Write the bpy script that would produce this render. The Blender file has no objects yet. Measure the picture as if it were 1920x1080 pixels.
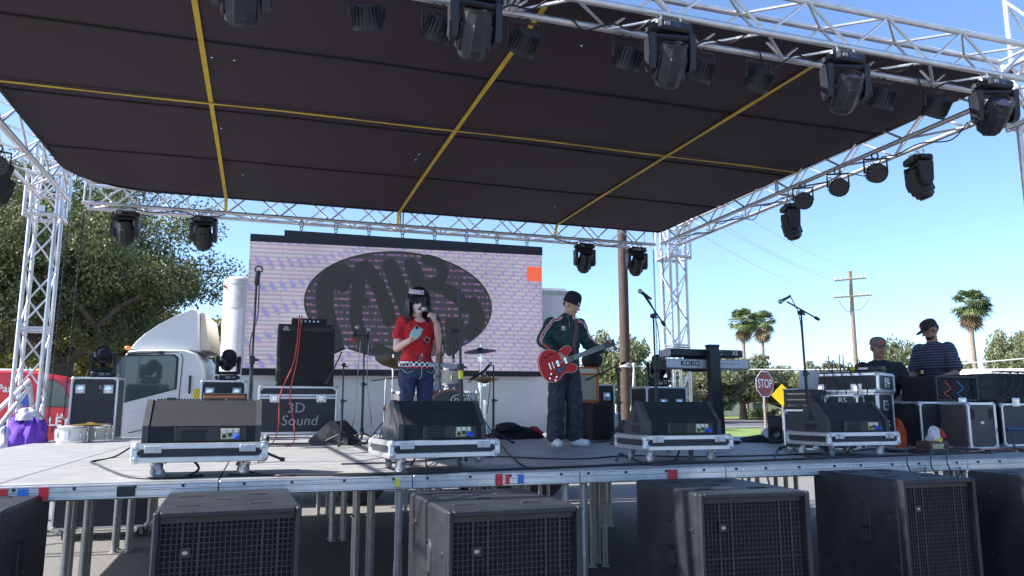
import bpy, bmesh, math, random
import numpy as np
from mathutils import Vector, Matrix, Euler
R = math.radians
random.seed(7)
rng = np.random.default_rng(11)
scn = bpy.context.scene
C = scn.collection
# ---------------------------------------------------------------- camera
HC = 1.65; FPX = 1420.0; PITCH = R(8.9); YAW = R(18.2)
cd = bpy.data.cameras.new('Camera'); cam = bpy.data.objects.new('Camera', cd); C.objects.link(cam)
cam.location = (0, 0, HC); cam.rotation_euler = (R(90) + PITCH, 0, -YAW)
cd.sensor_width = 36; cd.lens = FPX / 1920 * 36; cd.clip_start = 0.05; cd.clip_end = 2000
scn.camera = cam
scn.render.resolution_x = 1024; scn.render.resolution_y = 576
# ---------------------------------------------------------------- sky, sun, exposure
SUN = Vector((-0.75, 0.07, 0.66)).normalized()
w = bpy.data.worlds.new('World'); scn.world = w; w.use_nodes = True
nt = w.node_tree; bg = nt.nodes['Background']
sky = nt.nodes.new('ShaderNodeTexSky'); sky.sky_type = 'NISHITA'; sky.sun_disc = False
sky.sun_elevation = math.asin(SUN.z); sky.sun_rotation = math.atan2(SUN.x, SUN.y)
sky.air_density = 0.75; sky.dust_density = 1.0; sky.ozone_density = 5.0
nt.links.new(sky.outputs[0], bg.inputs[0]); bg.inputs[1].default_value = 0.15
sd = bpy.data.lights.new('Sun', 'SUN'); sd.energy = 5.0; sd.angle = R(0.53); sd.color = (1, 0.965, 0.91)
so = bpy.data.objects.new('Sun', sd); C.objects.link(so)
so.rotation_euler = SUN.to_track_quat('Z', 'Y').to_euler()
scn.view_settings.view_transform = 'Standard'; scn.view_settings.look = 'None'
scn.view_settings.gamma = 1; scn.view_settings.exposure = 1.22

# ---------------------------------------------------------------- pixel -> place (the photograph is 1920x1080)
_f = Vector((math.sin(YAW)*math.cos(PITCH), math.cos(YAW)*math.cos(PITCH), math.sin(PITCH)))
_r = Vector((math.cos(YAW), -math.sin(YAW), 0)); _u = _r.cross(_f)
def P(x, y, Y=None, Z=None, X=None, D=None):
    d = _r*((x-960)/FPX) + _u*((540-y)/FPX) + _f
    o = Vector((0, 0, HC))
    if Z is not None: t = (Z-HC)/d.z
    elif Y is not None: t = Y/d.y
    elif X is not None: t = X/d.x
    else: t = D
    return o + d*t
DK = 1.2      # stage deck height

# ---------------------------------------------------------------- materials
MATS = {}
def mat(name, col, rough=.6, metal=0., var=.12, scale=8., bump=0., bscale=60., emit=0., spec=.5, alpha=None, trans=0., var2=None):
    """principled material with a two-scale noise that shifts the base colour and the roughness"""
    m = bpy.data.materials.new(name); m.use_nodes = True
    n = m.node_tree.nodes; l = m.node_tree.links; b = n['Principled BSDF']
    b.inputs['Roughness'].default_value = rough; b.inputs['Metallic'].default_value = metal
    b.inputs['Specular IOR Level'].default_value = spec
    tc = n.new('ShaderNodeTexCoord')
    if var > 0:
        nz = n.new('ShaderNodeTexNoise'); nz.inputs['Scale'].default_value = scale; nz.inputs['Detail'].default_value = 6; nz.inputs['Roughness'].default_value = .65
        l.new(tc.outputs['Object'], nz.inputs['Vector'])
        rp = n.new('ShaderNodeValToRGB'); rp.color_ramp.elements[0].position = .3; rp.color_ramp.elements[1].position = .7
        c2 = var2 if var2 else tuple(min(1, c*(1+var)) for c in col)
        c1 = tuple(c*(1-var) for c in col)
        rp.color_ramp.elements[0].color = (*c1, 1); rp.color_ramp.elements[1].color = (*c2, 1)
        l.new(nz.outputs['Fac'], rp.inputs['Fac']); l.new(rp.outputs['Color'], b.inputs['Base Color'])
        mr = n.new('ShaderNodeMapRange'); mr.inputs['To Min'].default_value = max(0.03, rough-.12); mr.inputs['To Max'].default_value = min(1, rough+.12)
        l.new(nz.outputs['Fac'], mr.inputs['Value']); l.new(mr.outputs['Result'], b.inputs['Roughness'])
    else:
        b.inputs['Base Color'].default_value = (*col, 1)
    if bump > 0:
        n2 = n.new('ShaderNodeTexNoise'); n2.inputs['Scale'].default_value = bscale; n2.inputs['Detail'].default_value = 4
        l.new(tc.outputs['Object'], n2.inputs['Vector'])
        bp = n.new('ShaderNodeBump'); bp.inputs['Strength'].default_value = bump; bp.inputs['Distance'].default_value = .01 if bscale > 15 else .045
        l.new(n2.outputs['Fac'], bp.inputs['Height']); l.new(bp.outputs['Normal'], b.inputs['Normal'])
    if emit > 0:
        b.inputs['Emission Color'].default_value = (*col, 1); b.inputs['Emission Strength'].default_value = emit
    if trans > 0: b.inputs['Transmission Weight'].default_value = trans
    MATS[name] = m; return m
M = MATS
mat('asphalt', (.18, .172, .16), .92, 0, .55, 45, .8, 160)
mat('road', (.09, .09, .092), .9, 0, .2, 3, .3, 90)
mat('concrete', (.42, .40, .36), .9, 0, .2, 3, .2, 60)
mat('red_kerb', (.45, .09, .07), .8, 0, .25, 6)
mat('grass', (.14, .20, .045), .95, 0, .45, 1.2, .5, 30)
mat('alu', (.62, .63, .65), .38, .85, .12, 14, .04, 120)
mat('alu_dull', (.50, .51, .53), .5, .7, .2, 10, .08, 90)
mat('truss_alu', (.66, .66, .67), .42, .75, .14, 9, .04, 100)
mat('galv', (.42, .42, .42), .45, .7, .25, 14, .05, 80)
mat('chrome', (.75, .75, .76), .14, 1., .06, 10)
mat('black', (.016, .018, .024), .5, 0, .3, 9, .12, 220)
mat('black_gloss', (.018, .019, .022), .25, 0, .3, 9)
mat('black_matt', (.02, .02, .022), .8, 0, .35, 9, .2, 240)
mat('black_steel', (.03, .03, .033), .35, .3, .3, 12)
mat('sub_paint', (.013, .015, .020), .5, 0, .4, 3.5, .25, 330, var2=(.026, .029, .036))
mat('wedge_paint', (.014, .0155, .019), .66, 0, .3, 6, .55, 420, var2=(.022, .024, .029), spec=.3)
mat('wedge_cheek', (.040, .042, .046), .6, 0, .3, 8, .3, 300, var2=(.058, .06, .064))
mat('grille_cloth', (.018, .018, .02), .9, 0, .3, 20, .5, 500)
mat('case_panel', (.017, .019, .027), .5, 0, .35, 7, .15, 200)
mat('case_brown', (.075, .06, .062), .6, 0, .2, 7, .2, 200)
mat('canopy', (.014, .0105, .0155), .75, 0, .45, .9, .12, 30)
_cm_ = M['canopy']; _n = _cm_.node_tree.nodes; _l = _cm_.node_tree.links
_tr = _n.new('ShaderNodeBsdfTranslucent'); _tr.inputs[0].default_value = (.0012, .0004, .0007, 1); _ad = _n.new('ShaderNodeAddShader')
_l.new(_n['Principled BSDF'].outputs[0], _ad.inputs[0]); _l.new(_tr.outputs[0], _ad.inputs[1]); _l.new(_ad.outputs[0], _n['Material Output'].inputs[0])
mat('seam', (.008, .008, .010), .8)
mat('strap', (.58, .40, .03), .65, 0, .22, 5, .15, 120)
mat('rope', (.62, .60, .54), .9, 0, .2, 20)
mat('rubber', (.03, .03, .03), .8, 0, .3, 20)
mat('castor_grey', (.22, .25, .28), .5, 0, .3, 20)
mat('cable', (.015, .015, .016), .55, 0, .3, 20)
mat('cable_red', (.55, .07, .06), .5, 0, .2, 20)
mat('cable_orange', (.6, .17, .09), .5, 0, .2, 20)
mat('white_paint', (.74, .75, .75), .35, 0, .06, 2, .02, 20)
mat('box_side', (.66, .68, .70), .5, 0, .06, 1.5, .05, 8)
mat('van_red', (.55, .03, .04), .28, 0, .1, 2)
mat('glass', (.06, .085, .09), .05, 0, 0, spec=.9)
mat('lens', (.03, .03, .045), .04, 0, 0, spec=1.)
mat('white_print', (.75, .75, .75), .6, 0, .08, 20)
mat('grey_print', (.32, .33, .35), .6, 0, .1, 20)
mat('blue_print', (.05, .11, .45), .6, 0, .1, 20)
mat('black_print', (.02, .02, .022), .6, 0, .1, 20)
mat('red_mark', (.6, .03, .035), .6, 0, .2, 20)
mat('blue_mark', (.03, .17, .55), .6, 0, .2, 20)
mat('yellow_mark', (.7, .6, .05), .6, 0, .2, 20)
mat('wood_pole', (.075, .045, .036), .85, 0, .35, 6, .5, 40)
mat('wood_grey', (.24, .19, .155), .85, 0, .3, 6, .4, 40)
mat('bark', (.075, .055, .042), .95, 0, .4, 5, .8, 18)
mat('skin', (.50, .29, .21), .5, 0, .08, 12)
mat('skin_pale', (.60, .40, .32), .5, 0, .08, 12)
mat('skin_tan', (.30, .165, .115), .5, 0, .1, 12)
mat('face_white', (.66, .54, .50), .55, 0, .05, 12)
mat('hair', (.012, .010, .011), .38, 0, .4, 30)
mat('shirt_red', (.50, .012, .020), .8, 0, .12, 9, 1.0, 13)
mat('jeans', (.022, .036, .085), .85, 0, .35, 14, 1.0, 13)
mat('jeans_grey', (.035, .040, .055), .88, 0, .4, 12, 1.0, 13)
mat('jacket', (.008, .042, .048), .65, 0, .2, 9, 1.0, 13)
mat('beanie', (.010, .011, .020), .9, 0, .3, 20, .6, 160)
mat('tee_black', (.014, .016, .026), .85, 0, .25, 9, 1.0, 13)
mat('cap_grey', (.16, .13, .14), .85, 0, .2, 20)
mat('cap_black', (.015, .015, .022), .8, 0, .2, 20)
mat('tee_blue', (.42, .52, .68), .85, 0, .1, 9, .3, 35)
mat('headband', (.42, .33, .37), .8, 0, .5, 60, var2=(.66, .62, .64))
mat('lip', (.30, .05, .06), .5)
mat('shoe_white', (.62, .66, .68), .6, 0, .12, 30)
mat('guitar_red', (.62, .010, .016), .38, 0, .1, 4, spec=.3)
mat('guitar_cream', (.70, .62, .46), .35)
mat('fretboard', (.07, .035, .025), .5, 0, .3, 30)
mat('cymbal', (.36, .20, .055), .35, .55, .25, 12)
mat('cymbal_dark', (.07, .065, .06), .4, .7, .3, 12)
mat('drum_cream', (.62, .58, .48), .3, 0, .08, 5)
mat('drum_wood', (.30, .12, .05), .35, 0, .3, 6)
mat('drum_white', (.70, .68, .68), .3, 0, .08, 5)
mat('drum_skin', (.70, .70, .68), .6)
mat('orange_tolex', (.62, .16, .035), .7, 0, .12, 14, .4, 200)
mat('amp_cloth', (.46, .40, .30), .9, 0, .25, 60, .4, 300)
mat('silver_plastic', (.48, .50, .53), .4, .25, .1, 12)
mat('stop_red', (.27, .05, .055), .6, 0, .25, 6)
mat('sign_yellow', (.80, .52, .0), .5, 0, .1, 6)
mat('stucco', (.66, .58, .47), .9, 0, .12, 1.5)
mat('roof_white', (.75, .75, .74), .6, 0, .05, 2)
mat('purple_cloth', (.14, .045, .42), .8, 0, .2, 9, .5, 22)
mat('white_cloth', (.62, .61, .66), .85, 0, .12, 9, .5, 22)
mat('red_cloth', (.45, .03, .035), .85, 0, .25, 9, .5, 22)
mat('orange_cloth', (.60, .10, .03), .8, 0, .2, 9, .5, 22)
mat('dark_cloth', (.02, .02, .028), .9, 0, .35, 9, .6, 22)
mat('phone', (.40, .62, .58), .4, 0, .08, 20)
mat('panel_yellow', (.42, .44, .22), .5, 0, .2, 30)
mat('con_blue', (.02, .08, .50), .5)
mat('amber', (.75, .22, .03), .3)
mat('ceramic', (.55, .55, .55), .3)
mat('blue_steel', (.03, .06, .16), .45, .2, .2, 10)
mat('led_dark', (.05, .055, .07), .35, 0, .2, 20)
mat('blue_car', (.04, .08, .25), .25, 0, .1, 4)

def node_mat(name):
    m = bpy.data.materials.new(name); m.use_nodes = True; MATS[name] = m
    return m, m.node_tree.nodes, m.node_tree.links, m.node_tree.nodes['Principled BSDF']
def foliage(name, c_dark, c_light, scale):
    m, n, l, b = node_mat(name)
    tc = n.new('ShaderNodeTexCoord'); nz = n.new('ShaderNodeTexNoise'); nz.inputs['Scale'].default_value = scale; nz.inputs['Detail'].default_value = 5
    g = n.new('ShaderNodeNewGeometry')
    l.new(tc.outputs['Object'], nz.inputs['Vector'])
    mx = n.new('ShaderNodeMath'); mx.operation = 'MULTIPLY_ADD'; mx.inputs[1].default_value = .5
    ad = n.new('ShaderNodeMath'); ad.operation = 'MULTIPLY_ADD'; ad.inputs[1].default_value = 1.3; ad.inputs[2].default_value = -.4
    l.new(nz.outputs['Fac'], ad.inputs[0]); l.new(g.outputs['Random Per Island'], mx.inputs[0]); l.new(ad.outputs[0], mx.inputs[2])
    rp = n.new('ShaderNodeValToRGB'); rp.color_ramp.elements[0].color = (*c_dark, 1); rp.color_ramp.elements[1].color = (*c_light, 1)
    l.new(mx.outputs[0], rp.inputs['Fac']); l.new(rp.outputs['Color'], b.inputs['Base Color'])
    b.inputs['Roughness'].default_value = .55
    tr = n.new('ShaderNodeBsdfTranslucent'); l.new(rp.outputs['Color'], tr.inputs['Color'])
    ms = n.new('ShaderNodeMixShader'); ms.inputs[0].default_value = .3
    l.new(b.outputs[0], ms.inputs[1]); l.new(tr.outputs[0], ms.inputs[2]); l.new(ms.outputs[0], n['Material Output'].inputs[0])
foliage('leaf_oak', (.040, .058, .022), (.22, .245, .10), .9)
foliage('leaf_yellow', (.10, .11, .02), (.34, .30, .07), 1.2)
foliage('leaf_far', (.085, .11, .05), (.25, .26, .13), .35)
foliage('leaf_palm', (.05, .09, .03), (.20, .24, .08), .8)
foliage('frond_dead', (.20, .14, .08), (.40, .30, .19), .8)
# deck plywood: grey coating with scuffs stretched along the boards
m, n, l, b = node_mat('deck')
tc = n.new('ShaderNodeTexCoord'); mp = n.new('ShaderNodeMapping'); mp.inputs['Scale'].default_value = (1.2, 6, 1)
nz = n.new('ShaderNodeTexNoise'); nz.inputs['Scale'].default_value = 2.2; nz.inputs['Detail'].default_value = 9; nz.inputs['Roughness'].default_value = .7
oi = n.new('ShaderNodeObjectInfo'); va = n.new('ShaderNodeVectorMath'); va.operation = 'ADD'
cb = n.new('ShaderNodeCombineXYZ'); mu = n.new('ShaderNodeMath'); mu.operation = 'MULTIPLY'; mu.inputs[1].default_value = 40
l.new(oi.outputs['Random'], mu.inputs[0]); l.new(mu.outputs[0], cb.inputs[0]); l.new(mu.outputs[0], cb.inputs[1])
l.new(tc.outputs['Object'], va.inputs[0]); l.new(cb.outputs[0], va.inputs[1]); l.new(va.outputs[0], mp.inputs['Vector']); l.new(mp.outputs[0], nz.inputs['Vector'])
rp = n.new('ShaderNodeValToRGB'); rp.color_ramp.elements[0].position = .32; rp.color_ramp.elements[1].position = .72
rp.color_ramp.elements[0].color = (.17, .167, .165, 1); rp.color_ramp.elements[1].color = (.42, .415, .41, 1)
l.new(nz.outputs['Fac'], rp.inputs['Fac']); l.new(rp.outputs[0], b.inputs['Base Color'])
b.inputs['Roughness'].default_value = .55
# LED wall picture: fine rows with blue and pink moire blotches
def led(name, base, a, bcol, row, strength):
    m, n, l, b = node_mat(name)
    tc = n.new('ShaderNodeTexCoord'); sp = n.new('ShaderNodeSeparateXYZ'); l.new(tc.outputs['Object'], sp.inputs[0])
    def wave(inp, k, ph=0.):
        a1 = n.new('ShaderNodeMath'); a1.operation = 'MULTIPLY_ADD'; a1.inputs[1].default_value = k; a1.inputs[2].default_value = ph; l.new(inp, a1.inputs[0])
        s = n.new('ShaderNodeMath'); s.operation = 'SINE'; l.new(a1.outputs[0], s.inputs[0]); return s.outputs[0]
    def op(o, x, y):
        q = n.new('ShaderNodeMath'); q.operation = o
        for i, v in enumerate((x, y)):
            if isinstance(v, (int, float)): q.inputs[i].default_value = v
            else: l.new(v, q.inputs[i])
        return q.outputs[0]
    # blotch spacing shrinks towards the right end of the wall
    warp = op('MULTIPLY', sp.outputs[0], sp.outputs[0]); wx = op('ADD', op('MULTIPLY', sp.outputs[0], 16.), op('MULTIPLY', warp, 3.2))
    zz = op('MULTIPLY', sp.outputs[2], row)
    z2 = op('ADD', op('MULTIPLY', sp.outputs[2], 17.), op('MULTIPLY', op('MULTIPLY', sp.outputs[0], sp.outputs[2]), 4.5)); bl = op('MULTIPLY', wave(op('ADD', wx, op('MULTIPLY', sp.outputs[2], 3.)), 1.), wave(z2, 1.))
    pk = op('MULTIPLY', wave(op('ADD', wx, op('MULTIPLY', sp.outputs[2], -5.)), 1., 2.), wave(z2, 1., 1.2))
    nz = n.new('ShaderNodeTexNoise'); nz.inputs['Scale'].default_value = 3.; l.new(tc.outputs['Object'], nz.inputs['Vector'])
    def mix(c1, c2, f):
        q = n.new('ShaderNodeMix'); q.data_type = 'RGBA'
        for i, v in ((6, c1), (7, c2)):
            if isinstance(v, tuple): q.inputs[i].default_value = (*v, 1)
            else: l.new(v, q.inputs[i])
        l.new(f, q.inputs[0]); return q.outputs[2]
    def clampf(x, lo, hi):
        q = n.new('ShaderNodeMapRange'); q.inputs['From Min'].default_value = lo; q.inputs['From Max'].default_value = hi; l.new(x, q.inputs['Value']); return q.outputs[0]
    c = mix(base, a, op('MULTIPLY', clampf(bl, .15, .8), .8)); c = mix(c, bcol, op('MULTIPLY', clampf(pk, .1, .8), clampf(nz.outputs['Fac'], .3, .6)))
    rows = clampf(wave(zz, 1.), -1.0, .2)
    c = mix(tuple(x*.66 for x in base), c, rows)
    n5 = n.new('ShaderNodeTexNoise'); n5.inputs['Scale'].default_value = .8; n5.inputs['Detail'].default_value = 3; l.new(tc.outputs['Object'], n5.inputs['Vector'])
    def tile(i, size):
        fr = op('FRACT', op('DIVIDE', sp.outputs[i], size), 0.); e = op('MINIMUM', fr, op('SUBTRACT', 1., fr)); return clampf(e, .004, .02)
    seam = op('MULTIPLY', tile(0, .5), tile(2, .5)); seam = op('MULTIPLY_ADD', seam, .28) if False else op('ADD', op('MULTIPLY', seam, .22), .78)
    br = op('MULTIPLY', seam, op('ADD', op('MULTIPLY', n5.outputs['Fac'], .7), .62))
    l.new(op('MULTIPLY', br, strength), b.inputs['Emission Strength'])
    l.new(c, b.inputs['Emission Color'])
    b.inputs['Base Color'].default_value = (.03, .03, .03, 1); b.inputs['Roughness'].default_value = .6
led('led_wall', (.37, .355, .45), (.15, .16, .55), (.46, .30, .42), 88., .52)
m, n, l, b = node_mat('led_oval')
tc = n.new('ShaderNodeTexCoord'); sp = n.new('ShaderNodeSeparateXYZ'); l.new(tc.outputs['Object'], sp.inputs[0])
wv = n.new('ShaderNodeMath'); wv.operation = 'MULTIPLY'; wv.inputs[1].default_value = 55.; l.new(sp.outputs[2], wv.inputs[0])
sn = n.new('ShaderNodeMath'); sn.operation = 'SINE'; l.new(wv.outputs[0], sn.inputs[0])
mr = n.new('ShaderNodeMapRange'); mr.inputs['From Min'].default_value = .35; mr.inputs['From Max'].default_value = .8; l.new(sn.outputs[0], mr.inputs['Value'])
nz = n.new('ShaderNodeTexNoise'); nz.inputs['Scale'].default_value = 9.; nz.inputs['Detail'].default_value = 3; l.new(tc.outputs['Object'], nz.inputs['Vector'])
r2 = n.new('ShaderNodeValToRGB'); r2.color_ramp.elements[0].color = (.10, .075, .25, 1); r2.color_ramp.elements[1].color = (.24, .10, .13, 1)
r2.color_ramp.elements[0].position = .4; r2.color_ramp.elements[1].position = .6; l.new(nz.outputs['Fac'], r2.inputs['Fac'])
mx = n.new('ShaderNodeMix'); mx.data_type = 'RGBA'; mx.inputs[6].default_value = (.028, .028, .036, 1)
n3 = n.new('ShaderNodeTexNoise'); n3.inputs['Scale'].default_value = 5.; mp3 = n.new('ShaderNodeMapping'); mp3.inputs['Scale'].default_value = (3.5, 1, .6); l.new(tc.outputs['Object'], mp3.inputs['Vector']); l.new(mp3.outputs[0], n3.inputs['Vector'])
m3 = n.new('ShaderNodeMapRange'); m3.inputs['From Min'].default_value = .42; m3.inputs['From Max'].default_value = .56; l.new(n3.outputs['Fac'], m3.inputs['Value'])
m4 = n.new('ShaderNodeMath'); m4.operation = 'MULTIPLY'; l.new(mr.outputs[0], m4.inputs[0]); l.new(m3.outputs[0], m4.inputs[1])
l.new(m4.outputs[0], mx.inputs[0]); l.new(r2.outputs[0], mx.inputs[7]); l.new(mx.outputs[2], b.inputs['Emission Color'])
b.inputs['Emission Strength'].default_value = .5; b.inputs['Base Color'].default_value = (.02, .02, .02, 1)
mat('led_letter', (.020, .022, .022), .7, 0, .3, 40, emit=.35)
mat('led_black', (.012, .012, .014), .6, 0, .3, 9)
mat('led_orange', (.62, .10, .04), .7, 0, .2, 60, emit=.45)
# checks for the belt, stripes for the polo shirt
m, n, l, b = node_mat('checks')
tc = n.new('ShaderNodeTexCoord'); ck = n.new('ShaderNodeTexChecker'); ck.inputs['Scale'].default_value = 38.
ck.inputs[1].default_value = (.75, .75, .75, 1); ck.inputs[2].default_value = (.012, .012, .015, 1)
l.new(tc.outputs['Object'], ck.inputs['Vector']); l.new(ck.outputs[0], b.inputs['Base Color']); b.inputs['Roughness'].default_value = .5
m, n, l, b = node_mat('polo')
tc = n.new('ShaderNodeTexCoord'); sp = n.new('ShaderNodeSeparateXYZ'); l.new(tc.outputs['Object'], sp.inputs[0])
wv = n.new('ShaderNodeMath'); wv.operation = 'MULTIPLY'; wv.inputs[1].default_value = 190.; l.new(sp.outputs[2], wv.inputs[0])
sn = n.new('ShaderNodeMath'); sn.operation = 'SINE'; l.new(wv.outputs[0], sn.inputs[0])
rp = n.new('ShaderNodeValToRGB'); rp.color_ramp.elements[0].position = .62; rp.color_ramp.elements[1].position = .78
rp.color_ramp.elements[0].color = (.022, .026, .055, 1); rp.color_ramp.elements[1].color = (.11, .125, .19, 1)
l.new(sn.outputs[0], rp.inputs['Fac']); l.new(rp.outputs[0], b.inputs['Base Color']); b.inputs['Roughness'].default_value = .85
# ---------------------------------------------------------------- mesh helpers
def rotm(rx=0, ry=0, rz=0): return Euler((R(rx), R(ry), R(rz))).to_matrix().to_4x4()
def frame_z(d):
    return Vector(d).normalized().to_track_quat('Z', 'Y').to_matrix()
class B:
    def __init__(s): s.v = []; s.f = []
    def add(s, vs, fs, mx=None):
        o = len(s.v)
        s.v += [tuple(mx @ Vector(p)) if mx is not None else tuple(p) for p in vs]
        s.f += [tuple(i+o for i in f) for f in fs]; return s
    def box(s, c, d, bev=0., mx=None):
        hx, hy, hz = d[0]/2, d[1]/2, d[2]/2
        if bev <= 0:
            vs = [(c[0]+a*hx, c[1]+b_*hy, c[2]+e*hz) for a in (-1, 1) for b_ in (-1, 1) for e in (-1, 1)]
            return s.add(vs, [(0,1,3,2), (4,6,7,5), (0,4,5,1), (2,3,7,6), (0,2,6,4), (1,5,7,3)], mx)
        bev = min(bev, hx*.9, hy*.9, hz*.9); h = (hx, hy, hz); vs = []; idx = {}
        for a in (-1, 1):
            for b_ in (-1, 1):
                for e in (-1, 1):
                    for k in range(3):
                        sg = (a, b_, e)
                        idx[(a, b_, e, k)] = len(vs)
                        vs.append(tuple(c[i]+sg[i]*(h[i] if i == k else h[i]-bev) for i in range(3)))
        fs = []
        def key(k, sv, u, i, v_, j):
            t = [0, 0, 0]; t[k] = sv; t[i] = u; t[j] = v_; return idx[(*t, k)]
        for k in range(3):
            i, j = (k+1) % 3, (k+2) % 3
            for sv in (-1, 1):
                q = [key(k, sv, -1, i, -1, j), key(k, sv, 1, i, -1, j), key(k, sv, 1, i, 1, j), key(k, sv, -1, i, 1, j)]
                fs.append(tuple(q if sv > 0 else q[::-1]))
        for k in range(3):       # edges along axis k
            i, j = (k+1) % 3, (k+2) % 3
            for u in (-1, 1):
                for v_ in (-1, 1):
                    def g(e, face):
                        t = [0, 0, 0]; t[k] = e; t[i] = u; t[j] = v_; return idx[(*t, face)]
                    q = [g(-1, i), g(1, i), g(1, j), g(-1, j)]
                    fs.append(tuple(q if u*v_ < 0 else q[::-1]))
        for a in (-1, 1):
            for b_ in (-1, 1):
                for e in (-1, 1):
                    q = [idx[(a, b_, e, 0)], idx[(a, b_, e, 1)], idx[(a, b_, e, 2)]]
                    fs.append(tuple(q if a*b_*e > 0 else q[::-1]))
        return s.add(vs, fs, mx)
    def cyl(s, p0, p1, r0, r1=None, n=12, cap=True, mx=None):
        r1 = r0 if r1 is None else r1
        p0 = Vector(p0); p1 = Vector(p1); q = frame_z(p1-p0); vs = []
        for p, r in ((p0, r0), (p1, r1)):
            for i in range(n):
                a = 2*math.pi*i/n; vs.append(p + q @ Vector((r*math.cos(a), r*math.sin(a), 0)))
        fs = [(i, (i+1) % n, n+(i+1) % n, n+i) for i in range(n)]
        if cap: fs += [tuple(range(n))[::-1], tuple(range(n, 2*n))]
        return s.add(vs, fs, mx)
    def tube(s, pts, r, n=6, mx=None, cap=True):
        pts = [Vector(p) for p in pts]; m_ = len(pts); vs = []
        rr = r if isinstance(r, (list, tuple)) else [r]*m_
        up = Vector((0, 0, 1)); prev = None
        for k, p in enumerate(pts):
            t = (pts[min(k+1, m_-1)]-pts[max(k-1, 0)]);
            if t.length < 1e-9: t = Vector((0, 0, 1))
            t.normalize()
            if prev is None:
                a = t.cross(up if abs(t.z) < .95 else Vector((1, 0, 0))).normalized()
            else:
                a = (prev - t*prev.dot(t));
                a = a.normalized() if a.length > 1e-6 else t.orthogonal().normalized()
            prev = a; b_ = t.cross(a)
            for i in range(n):
                g = 2*math.pi*i/n; vs.append(p + (a*math.cos(g)+b_*math.sin(g))*rr[k])
        fs = [(k*n+i, k*n+(i+1) % n, (k+1)*n+(i+1) % n, (k+1)*n+i) for k in range(m_-1) for i in range(n)]
        if cap: fs += [tuple(range(n))[::-1], tuple(range((m_-1)*n, m_*n))]
        return s.add(vs, fs, mx)
    def lathe(s, prof, n=24, mx=None, cap=True):
        vs = [(r*math.cos(2*math.pi*i/n), r*math.sin(2*math.pi*i/n), z) for r, z in prof for i in range(n)]
        fs = [(k*n+i, k*n+(i+1) % n, (k+1)*n+(i+1) % n, (k+1)*n+i) for k in range(len(prof)-1) for i in range(n)]
        if cap: fs += [tuple(range(n))[::-1], tuple(range((len(prof)-1)*n, len(prof)*n))]
        return s.add(vs, fs, mx)
    def prism(s, poly, a0, a1, axis='x', mx=None):
        """extrude a 2-D outline: axis x -> (y,z) outline, y -> (x,z), z -> (x,y)"""
        k = len(poly)
        def pt(q, a): return {'x': (a, q[0], q[1]), 'y': (q[0], a, q[1]), 'z': (q[0], q[1], a)}[axis]
        vs = [pt(q, a0) for q in poly]+[pt(q, a1) for q in poly]
        fs = [(i, (i+1) % k, k+(i+1) % k, k+i) for i in range(k)]+[tuple(range(k))[::-1], tuple(range(k, 2*k))]
        return s.add(vs, fs, mx)
    def ball(s, c, r, nu=14, nv=9, mx=None):
        r = (r, r, r) if isinstance(r, (int, float)) else r
        vs = [(c[0], c[1], c[2]-r[2])]
        for j in range(1, nv):
            p = math.pi*j/nv-math.pi/2
            vs += [(c[0]+r[0]*math.cos(p)*math.cos(2*math.pi*i/nu), c[1]+r[1]*math.cos(p)*math.sin(2*math.pi*i/nu), c[2]+r[2]*math.sin(p)) for i in range(nu)]
        vs.append((c[0], c[1], c[2]+r[2])); fs = []
        for i in range(nu): fs.append((0, 1+(i+1) % nu, 1+i))
        for j in range(nv-2):
            for i in range(nu): fs.append((1+j*nu+i, 1+j*nu+(i+1) % nu, 1+(j+1)*nu+(i+1) % nu, 1+(j+1)*nu+i))
        t = len(vs)-1; o = 1+(nv-2)*nu
        for i in range(nu): fs.append((o+i, o+(i+1) % nu, t))
        return s.add(vs, fs, mx)
    def mesh(s, name, m_, smooth=None):
        me = bpy.data.meshes.new(name); me.from_pydata([tuple(p) for p in s.v], [], s.f)
        bm = bmesh.new(); bm.from_mesh(me); bmesh.ops.recalc_face_normals(bm, faces=bm.faces); bm.to_mesh(me); bm.free()
        me.materials.append(M[m_] if isinstance(m_, str) else m_)
        if smooth is not None:
            me.polygons.foreach_set('use_smooth', [True]*len(me.polygons)); me.set_sharp_from_angle(angle=R(smooth))
        return me
    def build(s, name, m_, parent=None, loc=None, mx=None, smooth=35):
        return put(name, s.mesh(name, m_, smooth), parent, loc, mx)
def put(name, me, parent=None, loc=None, mx=None):
    o = bpy.data.objects.new(name, me); C.objects.link(o)
    if parent: o.parent = parent
    if mx is not None: o.matrix_local = mx
    if loc is not None: o.location = loc
    return o
def tag(o, label, cat, group=None, kind=None):
    o['label'] = label; o['category'] = cat
    if group: o['group'] = group
    if kind: o['kind'] = kind
    return o
def thing(name, label, cat, loc=(0, 0, 0), rz=0, group=None, mx=None):
    o = bpy.data.objects.new(name, None); C.objects.link(o); o.empty_display_size = .1
    if mx is not None: o.matrix_world = mx
    else: o.location = loc; o.rotation_euler = (0, 0, R(rz))
    return tag(o, label, cat, group)
def structure(name, b, m_, smooth=None):
    o = b.build(name, m_, smooth=smooth); o['kind'] = 'structure'; return o
def copy_tree(o, parent=None):
    c = o.copy(); C.objects.link(c); c.parent = parent
    for ch in list(o.children): copy_tree(ch, c)
    return c
def text_mesh(body, size, depth=.002, shear=0., align='CENTER', bold=0.):
    cu = bpy.data.curves.new('t', 'FONT'); cu.body = body; cu.size = size; cu.extrude = depth; cu.align_x = align; cu.align_y = 'CENTER'; cu.shear = shear; cu.offset = bold
    cu.resolution_u = 3
    o = bpy.data.objects.new('t', cu); C.objects.link(o); dg = bpy.context.evaluated_depsgraph_get()
    me = bpy.data.meshes.new_from_object(o.evaluated_get(dg)); bpy.data.objects.remove(o); return me
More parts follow.
